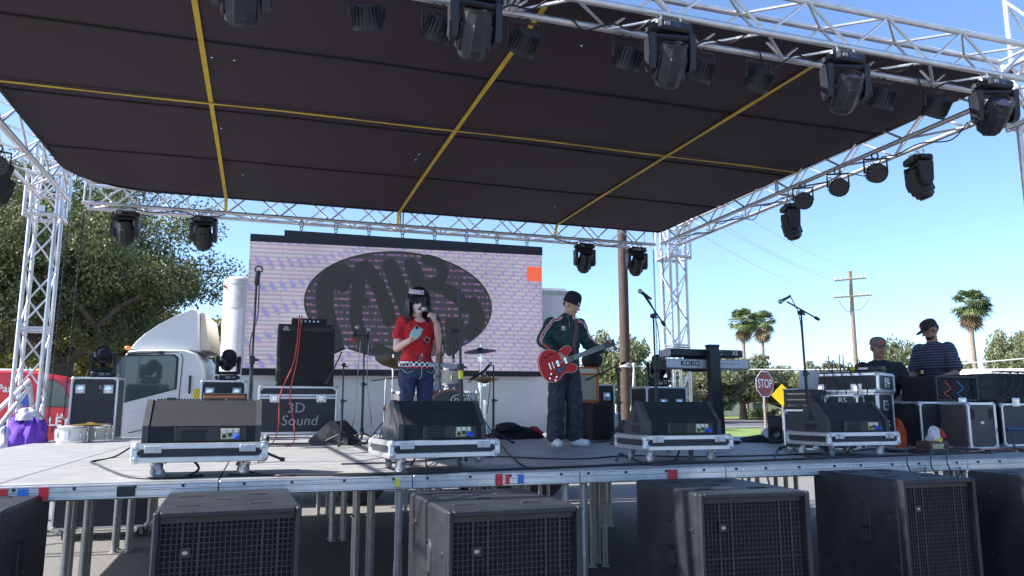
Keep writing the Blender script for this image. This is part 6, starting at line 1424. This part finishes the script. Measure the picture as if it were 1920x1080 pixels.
# shirt (torso) and sleeves
b_ = B(); loft(b_, [(0, 0, .80, .160, .118), (0, 0, .86, .155, .115), (0, -.005, .95, .136, .100), (0, -.01, 1.03, .140, .108), (0, -.016, 1.11, .155, .120), (0, -.008, 1.18, .163, .108), (0, .0, 1.24, .150, .085), (0, .008, 1.275, .080, .060)]); pr.append((b_, 'shirt_red'))
for sx in (-1, 1): b_ = B(); b_.ball((sx*.062, -.085, 1.105), (.060, .052, .056), 14, 10); pr.append((b_, 'shirt_red'))
Ra = [(-.150, 0, 1.235), (-.195, .0, 1.03)]; 
limbs(pr, [(-.135, 0, 1.235), (-.178, -.0, 1.10)], [.060, .058], 'shirt_red'); limbs(pr, [(-.170, 0, 1.13), (-.195, -.01, .985)], [.045, .038], 'skin_pale'); limbs(pr, [(-.195, -.01, .985), (-.130, -.20, 1.045)], [.038, .026], 'skin_pale')
limbs(pr, [(.135, 0, 1.235), (.182, -.01, 1.10)], [.060, .058], 'shirt_red'); limbs(pr, [(.175, -.01, 1.13), (.205, -.06, .985)], [.045, .039], 'skin_pale'); limbs(pr, [(.205, -.06, .985), (.125, -.185, 1.205)], [.039, .027], 'skin_pale')
hand(pr, (-.130, -.20, 1.045), (.55, -.45, .45), (-.2, -.6, -.8), 'skin_pale', .55, .92, thumb=-1)
hand(pr, (.122, -.19, 1.215), (-.55, -.35, .65), (.35, -.85, .1), 'skin_pale', .95, .90, thumb=1)
# neck and jeans
limbs(pr, [(0, .01, 1.20), (0, -.005, 1.33)], [.052, .046], 'skin_pale')
b_ = B(); b_.ball((0, -.062, 1.235), (.058, .035, .045), 12, 8); pr.append((b_, 'skin_pale'))
b_ = B(); loft(b_, [(0, 0, .70, .160, .112), (0, 0, .76, .168, .118), (0, 0, .83, .160, .112), (0, 0, .85, .150, .105)]); pr.append((b_, 'jeans'))
for sx in (-1, 1):
    limbs(pr, [(sx*.082, 0, .76), (sx*.088, -.01, .45), (sx*.090, .01, .08)], [.090, .062, .048], 'jeans')
    limbs(pr, [(sx*.092, .03, .035), (sx*.10, -.12, .03)], [.036, .034], 'black')
hq = head(pr, (0, -.03, 1.425), .98, rotm(14, 0, -10), 'face_white')
body, bt = person_body(sg, pr)
face_parts(sg, hq, .98, 'lip', 'hair', 'black_gloss')
# belt
b_ = B(); n_ = 40
vs = []
for z, g_ in ((.815, .0), (.862, .0)):
    for i in range(n_): a = 2*math.pi*i/n_; vs.append((.172*math.cos(a), .127*math.sin(a), z+.006*math.sin(a)))
b_.add(vs, [(i, (i+1) % n_, n_+(i+1) % n_, n_+i) for i in range(n_)]); b_.build('checked_belt', 'checks', sg)
# hair: locks round the head, long at the sides, fringe over one eye
hr = B(); r_ = np.random.default_rng(3); hc = Vector((0, -.03, 1.425))
b_ = B(); b_.ball((0, .020, .035), (.098, .106, .106), 20, 12, mx=hq); b_.build('hair_cap', 'hair', sg)
for k in range(330):
    az = r_.uniform(0, 2*math.pi); fr_ = math.sin(az) < -.55
    root = hq @ Vector((.05*math.cos(az)*r_.uniform(.2, 1), .02+.05*math.sin(az)*r_.uniform(.2, 1), .125))
    side = hq @ Vector((.100*math.cos(az), .022+.108*math.sin(az), .03+r_.uniform(-.02, .03)))
    if fr_:
        end = hq @ Vector((.085*math.cos(az)+r_.uniform(-.01, .03), -.108+r_.uniform(0, .012), r_.uniform(-.01, .035) if math.cos(az) < .1 else r_.uniform(-.055, .0))); pts = [root, side, end]
        w_ = [.004, .010, .002]
        hr.tube(smooth_path(pts, 4), [.004+.006*math.sin(math.pi*i/8) for i in range(9)], 5); continue
    L = r_.uniform(.20, .33); out = Vector((math.cos(az)*.125+r_.normal()*.012, .0+max(-.07, math.sin(az)*.10)+r_.normal()*.01, 1.37-.12)); end = Vector((math.cos(az)*(.118+r_.normal()*.02), max(-.115, math.sin(az)*.09-.02)+r_.normal()*.012, 1.42-L+r_.normal()*.02))
    pts = smooth_path([root, side, Vector((side.x*1.12, side.y, side.z-.10)), out.lerp(end, .4), end], 3); ll = len(pts); hr.tube(pts, [.004+.007*math.sin(math.pi*min(.9, (i+1)/(ll+1))) for i in range(ll)], 5)
o = hr.build('hair_locks', 'hair', sg); o['kind'] = 'stuff'
b_ = B(); vs = []
for z, k in ((.078, 1.0), (.118, .90)):
    for i in range(24): a = R(188+100*i/23); vs.append((.102*k*math.cos(a), .008+.124*k*math.sin(a), z))
b_.add(vs, [(i, i+1, 24+i+1, 24+i) for i in range(23)], mx=hq); b_.build('headband', 'headband', sg)
# shirt print: rose outlines
def rose(cx, cz, s_, m_): return [[(cx+s_*math.cos(a)*(1+.2*math.sin(3*a+k)), 0, cz+s_*1.1*math.sin(a)) for a in np.linspace(0, 6.3, 12)] for k, s_ in enumerate((s_, s_*.6, s_*.3))]
for c_ in rose(.085, .905, .038, 0)+rose(-.005, .885, .026, 0)+rose(.055, 1.055, .032, 0): decal_tube(sg, bt, c_, .0022, 'black_print', 'print_line')
for c_ in ([(.02, 0, 1.07), (.06, 0, 1.035), (.09, 0, 1.06), (.05, 0, 1.085), (.02, 0, 1.07)], [(.10, 0, 1.10), (.11, 0, 1.03), (.09, 0, .98), (.11, 0, .94)], [(-.02, 0, .86), (.0, 0, .91), (.02, 0, .93), (.012, 0, .88), (-.02, 0, .86)]): decal_tube(sg, bt, c_, .0022, 'white_print' if c_[0][0] != .10 else 'black_print', 'print_line')
for sx in (-1, 1): decal_tube(sg, bt, [(sx*.15, 0, .79), (sx*.12, 0, .755), (sx*.06, 0, .775)], .002, 'guitar_cream', 'jeans_stitching')
decal_tube(sg, bt, [(.012, 0, .80), (.012, 0, .74), (.0, 0, .70)], .002, 'guitar_cream', 'jeans_stitching')
# phone and microphone are held things of their own
R8 = Matrix.Rotation(R(8), 4, 'Z'); W = T(q.x, Ys, DK) @ R8
ph = B(); ph.box((0, 0, 0), (.074, .009, .148), .004, mx=rotm(-40, 30, -20)); o = ph.build('phone', 'phone', None, mx=W @ T(-.10, -.275, 1.11)); tag(o, 'mint green phone in the singer\'s right hand', 'phone')
c2 = B(); c2.box((-.018, -.006, .048), (.026, .006, .034), .004, mx=rotm(-40, 30, -20)); c2.build('camera_lens', 'black_gloss', o)
mm = thing('microphone', 'hand microphone held to the singer\'s mouth, cable hanging', 'microphone', mx=W)
mic(mm, aim((.028, -.182, 1.325), (-.58, .12, .42)))
b_ = B(); b_.tube(smooth_path([(.135, -.22, 1.24), (.17, -.23, 1.12), (.165, -.2, .95), (.16, -.2, .7), (.20, -.2, .3), (.24, -.25, .02), (.4, -.3, .008)], 6), .006, 6); b_.build('cable', 'cable', mm)

# ---- guitarist
gq = P(1058, 800, Y=8.2); gt = thing('person', 'guitarist in a dark green track jacket and black beanie, looking down', 'person', (gq.x, 8.2, DK), 0)
pr = []
b_ = B(); loft(b_, [(.01, 0, .86, .172, .135), (.01, 0, .92, .180, .138), (.01, 0, 1.05, .178, .130), (.015, -.005, 1.20, .192, .135), (.02, 0, 1.33, .205, .128), (.025, .0, 1.42, .190, .105), (.03, .0, 1.465, .110, .075), (.04, -.005, 1.52, .062, .060)]); pr.append((b_, 'jacket'))
limbs(pr, [(-.155, 0, 1.40), (-.265, -.02, 1.20)], [.080, .072], 'jacket'); limbs(pr, [(-.265, -.02, 1.20), (-.165, -.19, 1.06)], [.072, .050], 'jacket'); limbs(pr, [(-.165, -.19, 1.06), (-.135, -.22, 1.035)], [.030, .028], 'skin')
hand(pr, (-.135, -.222, 1.035), (.65, -.12, -.62), (-.1, -1, .1), 'skin', .35, 1.0, thumb=1)
limbs(pr, [(.205, 0, 1.40), (.300, -.02, 1.17)], [.080, .070], 'jacket'); limbs(pr, [(.300, -.02, 1.17), (.395, -.17, 1.10)], [.068, .048], 'jacket'); limbs(pr, [(.395, -.17, 1.10), (.425, -.20, 1.12)], [.030, .028], 'skin')
hand(pr, (.425, -.205, 1.115), (.35, -.35, .75), (.2, .9, .3), 'skin', .75, .95, thumb=-1)
limbs(pr, [(.035, .0, 1.46), (.07, -.02, 1.56)], [.056, .052], 'skin')
b_ = B(); loft(b_, [(.01, 0, .80, .168, .125), (.01, 0, .90, .165, .125), (.01, 0, .95, .15, .11)]); pr.append((b_, 'jeans_grey'))
for sx, fx, fy in ((-1, -.11, .0), (1, .13, -.02)):
    x0 = .01+sx*.085
    limbs(pr, [(x0, 0, .84), (fx*.95, -.02, .48), (fx, .01, .13)], [.105, .098, .098], 'jeans_grey')
limbs(pr, [(-.11, .03, .045), (-.115, -.13, .04)], [.046, .043], 'shoe_white'); limbs(pr, [(.11, .0, .045), (.23, -.10, .04)], [.046, .043], 'shoe_white')
hq = head(pr, (.095, -.035, 1.632), 1.02, rotm(0, 0, 42) @ rotm(22, 0, 0), 'skin')
body, bt = person_body(gt, pr)
face_parts(gt, hq, 1.02, 'lip')
b_ = B(); b_.lathe([(.094, .018), (.098, .03), (.098, .07), (.094, .105), (.080, .138), (.050, .158), (.001, .166)], 26, mx=hq @ T(0, .008, 0) @ Matrix.Diagonal((.88, 1.08, 1, 1))); bn = b_.build('beanie', 'beanie', gt)
b_ = B(); b_.lathe([(.095, .015), (.102, .018), (.102, .058), (.096, .062)], 26, mx=hq @ T(0, .008, 0) @ Matrix.Diagonal((.88, 1.08, 1, 1)), cap=False); b_.build('beanie_cuff', 'beanie', bn)
text('Be', .036, 'white_print', bn, hq @ T(-.035, -.105, .040) @ rotm(0, 0, -20) @ FACE, .001, bold=.001)
b_ = B(); b_.box((0, .07, -.01), (.13, .05, .06), .02, mx=hq); b_.build('hair', 'hair', gt)
# jacket stripes along the sleeves (white, red, white), collar, emblem
def sleeve(pts, off):
    for m_, dz in (('white_print', .0), ('red_mark', .016), ('white_print', .032)):
        out = []
        for p in smooth_path(pts, 5):
            h = bt.find_nearest(Vector((p.x+off[0]*dz, p.y+off[1]*dz, p.z+off[2]*dz))); out.append(h[0]+h[1]*.0025)
        b_ = B(); b_.tube(out, .0055 if m_ != 'red_mark' else .009, 5); b_.build('sleeve_stripe', m_, gt)
sleeve([(-.07, -.06, 1.50), (-.16, -.09, 1.46), (-.25, -.10, 1.36), (-.33, -.09, 1.24), (-.35, -.11, 1.17), (-.27, -.20, 1.10)], (.7, -.5, -.3))
sleeve([(.12, -.06, 1.49), (.22, -.09, 1.45), (.30, -.10, 1.35), (.36, -.10, 1.24), (.37, -.12, 1.17)], (-.7, -.5, -.2))
for k in range(3):
    a = R(-35+35*k); p = Vector((-.045, 0, 1.335)); decal_tube(gt, bt, [p, p+Vector((math.sin(a)*.022, 0, math.cos(a)*.022)), p+Vector((math.sin(a)*.036, 0, math.cos(a)*.034))], .006, 'white_print', 'emblem')
decal_tube(gt, bt, [(-.075, 0, 1.330), (-.045, 0, 1.322), (-.015, 0, 1.330)], .003, 'white_print', 'emblem')
decal_tube(gt, bt, [(.035, 0, 1.50), (.03, 0, 1.44), (.03, 0, 1.36)], .003, 'galv', 'zip')
# guitar strap over the shoulder (belongs to the guitar)
gtr = thing('electric_guitar', 'red semi-hollow electric guitar slung on the guitarist', 'guitar', mx=T(gq.x, 8.2, DK) @ T(-.155, -.215, .935) @ Matrix.Rotation(R(-20), 4, 'Y') @ rotm(0, 0, 0))
half = [(-.235, .0), (-.230, .06), (-.205, .125), (-.155, .172), (-.095, .186), (-.035, .165), (.005, .138), (.045, .130), (.09, .142), (.135, .155), (.175, .148), (.198, .120), (.195, .088), (.170, .068), (.140, .055), (.128, .03)]
out = smooth_path([(x, z, 0) for x, z in half], 3); up_h = [(p.x, p.y) for p in out]; lo_h = [(x, -z) for x, z in up_h][::-1]
gpoly = up_h+lo_h[:-1]
b_ = B(); b_.prism([(x*.985, z*.985) for x, z in gpoly], -.022, -.018, 'y'); b_.prism(gpoly, -.018, .022, 'y'); gb = b_.build('body', 'guitar_red', gtr, smooth=30)
b_ = B(); b_.tube([(x, -.019, z) for x, z in gpoly+[gpoly[0]]], .0035, 5); b_.build('binding', 'guitar_cream', gb)
b_ = B(); b_.box((.345, -.030, 0), (.47, .02, .050), .006); nk = b_.build('neck', 'fretboard', gtr)
b_ = B(); 
for k in range(19): x = .575-.60*(1-2**(-k/12.))*.97; b_.box((x, -.041, 0), (.0025, .003, .048))
fo = b_.build('frets', 'alu', nk); fo['kind'] = 'stuff'
for sz in (-1, 1): b_ = B(); b_.box((.345, -.039, sz*.0245), (.47, .004, .003)); b_.build('neck_binding', 'guitar_cream', nk)
b_ = B(); b_.prism([(.575, -.022), (.60, -.032), (.70, -.042), (.745, -.036), (.735, 0), (.745, .036), (.70, .042), (.60, .032), (.575, .022)], -.036, -.020, 'y'); hs = b_.build('headstock', 'black_gloss', gtr)
for k in range(3):
    for sz in (-1, 1): b_ = B(); b_.cyl((.62+k*.038, -.028, sz*.03), (.62+k*.038, -.028, sz*.060), .004, n=6); b_.ball((.62+k*.038, -.028, sz*.064), (.010, .006, .009), 8, 6); b_.build('tuning_peg', 'chrome', hs)
for x in (.085, -.015): b_ = B(); b_.box((x, -.027, 0), (.034, .012, .074), .004); b_.build('pickup', 'chrome', gb)
b_ = B(); b_.box((-.075, -.027, 0), (.014, .012, .085), .004); b_.build('bridge', 'chrome', gb); b_ = B(); b_.box((-.115, -.027, 0), (.018, .012, .09), .005); b_.build('tailpiece', 'chrome', gb)
b_ = B(); b_.prism([(.10, -.04), (.03, -.105), (-.06, -.10), (-.07, -.055), (.0, -.045)], -.0275, -.0245, 'y'); pgd = b_.build('pickguard', 'black_gloss', gb); b_ = B(); b_.lathe([(.024, 0), (.024, .002)], 14, mx=T(-.02, -.029, -.082) @ rotm(90, 0, 0)); b_.build('sticker', 'blue_print', pgd)
for x, z in ((-.135, -.085), (-.165, -.125), (-.085, -.135), (-.11, -.165)): b_ = B(); b_.cyl((x, -.022, z), (x, -.036, z), .011, n=10); b_.build('knob', 'chrome', gb)
for sz in (-1, 1): b_ = B(); b_.tube(smooth_path([(-.02, -.0222, sz*.115), (-.07, -.0222, sz*.125), (-.10, -.0222, sz*.105), (-.15, -.0222, sz*.115)], 4), .006, 4); b_.build('f_hole', 'black_matt', gb)
st_ = B()
for k in range(6): st_.cyl((-.115, -.044, -.016+.0065*k), (.6, -.044, -.015+.006*k), .0008, n=4)
so2 = st_.build('strings', 'chrome', gtr); so2['kind'] = 'stuff'
inv = gtr.matrix_world.inverted(); b_ = B(); pts = []
Wg = T(gq.x, 8.2, DK)
for p in ((.075, -.2, 1.02), (.08, -.18, 1.12), (.10, -.165, 1.25), (.125, -.15, 1.38), (.13, -.09, 1.475), (.11, .03, 1.50)):
    h = bt.find_nearest(Vector(p)); pts.append(inv @ Wg @ (h[0]+h[1]*.006 if p[2] > 1.1 else Vector(p)))
vs = []
for k, p in enumerate(pts): s_ = (inv.to_3x3() @ Vector((1, 0, .12))).normalized()*.026; vs += [p-s_, p+s_]
vs2 = [v-(inv.to_3x3() @ Vector((0, 1, 0)))*.004 for v in vs]; n_ = len(vs); b_.v = [tuple(v) for v in vs+vs2]
for k in range(len(pts)-1): a = 2*k; b_.f += [(a, a+1, a+3, a+2), (n_+a, n_+a+2, n_+a+3, n_+a+1), (a, a+2, n_+a+2, n_+a), (a+1, n_+a+1, n_+a+3, a+3)]
mat('strap_pattern', (.10, .03, .035), .8, 0, .6, 60, var2=(.22, .13, .12)); b_.build('strap', 'strap_pattern', gtr)

# ---- drummer, seated behind the kit
dq = P(823, 700, Y=9.75); dm_ = thing('person', 'drummer in a pale blue shirt, mostly hidden behind the singer', 'person', (dq.x, 9.75, DK), 0)
pr = []; hz = P(824, 655, Y=9.75).z-DK
zs = hz-.23
b_ = B(); loft(b_, [(0, 0, .48, .17, .13), (0, 0, zs-.35, .17, .12), (.01, 0, zs-.12, .20, .125), (.01, 0, zs-.02, .18, .10), (.01, 0, zs+.04, .07, .06)]); pr.append((b_, 'tee_blue'))
for sx in (-1, 1):
    limbs(pr, [(sx*.17, 0, zs-.04), (sx*.24, -.05, zs-.22)], [.07, .06], 'tee_blue'); limbs(pr, [(sx*.24, -.05, zs-.22), (sx*.25, -.10, zs-.32), (sx*.15, -.34, zs-.33)], [.042, .04, .028], 'skin_tan'); hand(pr, (sx*.15, -.34, zs-.33), (-sx*.2, -1, -.1), (0, 0, 1), 'skin_tan', .9, 1., thumb=-sx)
    limbs(pr, [(sx*.10, 0, .50), (sx*.20, -.42, .48), (sx*.20, -.42, .08)], [.09, .07, .05], 'jeans'); limbs(pr, [(sx*.2, -.40, .04), (sx*.21, -.55, .035)], [.042, .04], 'black')
limbs(pr, [(0, 0, zs), (0, -.02, hz-.06)], [.055, .05], 'skin_tan'); hq = head(pr, (0, -.03, hz), 1.0, rotm(16, 0, 10), 'skin_tan'); person_body(dm_, pr); face_parts(dm_, hq, 1.)
b_ = B(); b_.ball((0, .018, .035), (.088, .106, .092), 18, 12, mx=hq); b_.build('hair', 'hair', dm_)
t = thing('drum_stool', 'round black drum stool under the drummer', 'stool', (dq.x, 9.77, DK)); b_ = B(); b_.lathe([(.05, .34), (.19, .35), (.20, .41), (.15, .43)], 20); b_.build('seat', 'black', t); b_ = B(); b_.cyl((0, 0, .05), (0, 0, .34), .02, n=8)
for k in range(3): b_.cyl((0, 0, .2), (.25*math.cos(k*2.1), .25*math.sin(k*2.1), 0), .012, n=6)
b_.build('stand', 'chrome', t)
# ---- two men at the mixing position
def man(label, px, top_py, D, shirt, skin, turn, nod, cap, beard=False, big=1., arms='down', bend=0.):
    w_ = P(px, top_py, D=D); hgt = w_.z-DK; t = thing('person', label, 'person', (w_.x, w_.y, DK), turn[0]); pr = []
    hz = hgt-.135; zs = hz-.22; k = big; y0 = -bend
    b_ = B(); loft(b_, [(0, .02, .78, .19*k, .15*k), (0, .02, .95, .20*k, .165*k), (0, y0*.4, zs-.28, .21*k, .155*k), (0, y0*.8, zs-.10, .225*k, .14*k), (0, y0*.9, zs, .20*k, .115*k), (0, y0, zs+.06, .085, .075)]); pr.append((b_, shirt))
    for sx in (-1, 1):
        limbs(pr, [(sx*.185*k, y0*.9, zs-.03), (sx*.265*k, y0*.8-.02, zs-.25)], [.085, .078], shirt)
        limbs(pr, [(sx*.26*k, y0*.8-.02, zs-.22), (sx*.27*k, y0*.8-.04, zs-.34), (sx*.17, y0-.30, zs-.42)], [.052, .047, .032], skin); hand(pr, (sx*.17, y0-.30, zs-.42), (-sx*.2, -1, -.25), (0, -.2, 1), skin, .4, 1.05, thumb=-sx)
        limbs(pr, [(sx*.10, .02, .80), (sx*.11, .0, .45), (sx*.11, .03, .10)], [.11, .085, .065], 'jeans_grey'); limbs(pr, [(sx*.11, .05, .045), (sx*.125, -.13, .04)], [.048, .045], 'black')
    limbs(pr, [(0, y0*.95, zs), (0, y0-.02, hz-.05)], [.066, .062], skin)
    q = head(pr, (0, y0-.035, hz), 1.06, rotm(0, 0, turn[1]) @ rotm(nod, 0, 0), skin); person_body(t, pr); face_parts(t, q, 1.06)
    if beard: b_ = B(); b_.ball((0, -.040, -.085), (.058, .062, .045), 16, 10, mx=q); b_.build('beard', 'hair', t)
    b_ = B(); b_.ball((0, .02, .0), (.083, .10, .07), 16, 10, mx=q); b_.build('hair', 'hair', t)
    b_ = B(); b_.lathe([(.092, .028), (.094, .05), (.090, .085), (.070, .115), (.035, .13), (.001, .134)], 24, mx=q @ T(0, .006, .004) @ Matrix.Diagonal((1, 1.13, 1, 1))); co = b_.build('cap', cap, t)
    b_ = B(); br = [(.085*math.cos(R(a)), -.06-.125*math.sin(R(a))*1.0) for a in range(0, 181, 15)]; b_.prism([(x, y) for x, y in br]+[(-.075, -.055), (.075, -.055)], .030, .037, 'z', mx=q @ rotm(6, 0, 0)); b_.build('cap_brim', cap, co)
    b_ = B(); b_.box((0, -.097, .072), (.045, .006, .03), .002, mx=q @ rotm(0, 0, 0)); b_.build('cap_badge', 'red_mark', co)
    return t
man('heavy man in a black T-shirt and grey cap behind the mixer', 1645, 632, 9.4, 'tee_black', 'skin_tan', (-44, 24), 6, 'cap_grey', big=1.08)
man('man in a striped polo shirt and black cap looking down at his equipment', 1752, 599, 9.6, 'polo', 'skin_tan', (-78, -26), 26, 'cap_black', True, big=.98, bend=.08)
# ---- power cables draped along the trusses
ords = ('first', 'second', 'third', 'fourth', 'fifth', 'sixth', 'seventh', 'eighth')
for k in range(8):
    x = -.4+k*.82; z = ZT-TS/2; y = FY+TS/2
    cable('black cable looping along the front truss, %s from the left' % ords[k], [(x, y-.05, z+.02), (x+.12, y-.02, z-.05-.04*(k % 3)), (x+.3, y-.12, z-.02), (x+.45, y-.2, z-.06-.03*(k % 2)), (x+.62, y-.26, z+.03), (x+.82, y-.05, z+.02)], .007, group='cables draped along the trusses')
for k in range(5):
    y = 5.4+k*1.1; x = RX-.05+TS/2; z = ZT-.09-TS/2
    cable('black cable looping under the right side truss, %s from the front' % ords[k], [(x-.1, y, z+.03), (x-.05, y+.25, z-.06-.05*(k % 2)), (x-.12, y+.55, z+.0), (x-.2, y+.8, z-.05), (x-.1, y+1.1, z+.03)], .007, group='cables draped along the trusses')
for k, x in enumerate((-1.2, 5.0)):
    z = ZT-.13-TS/2; y = BY-TS/2
    cable('black cable looping under the back truss, %s end' % ('left', 'right')[k], [(x-.6, y-.01, z-.03), (x-.3, y-.03, z-.08), (x, y-.02, z-.03), (x+.3, y-.03, z-.10), (x+.6, y-.01, z-.03)], .007, group='cables draped along the trusses')
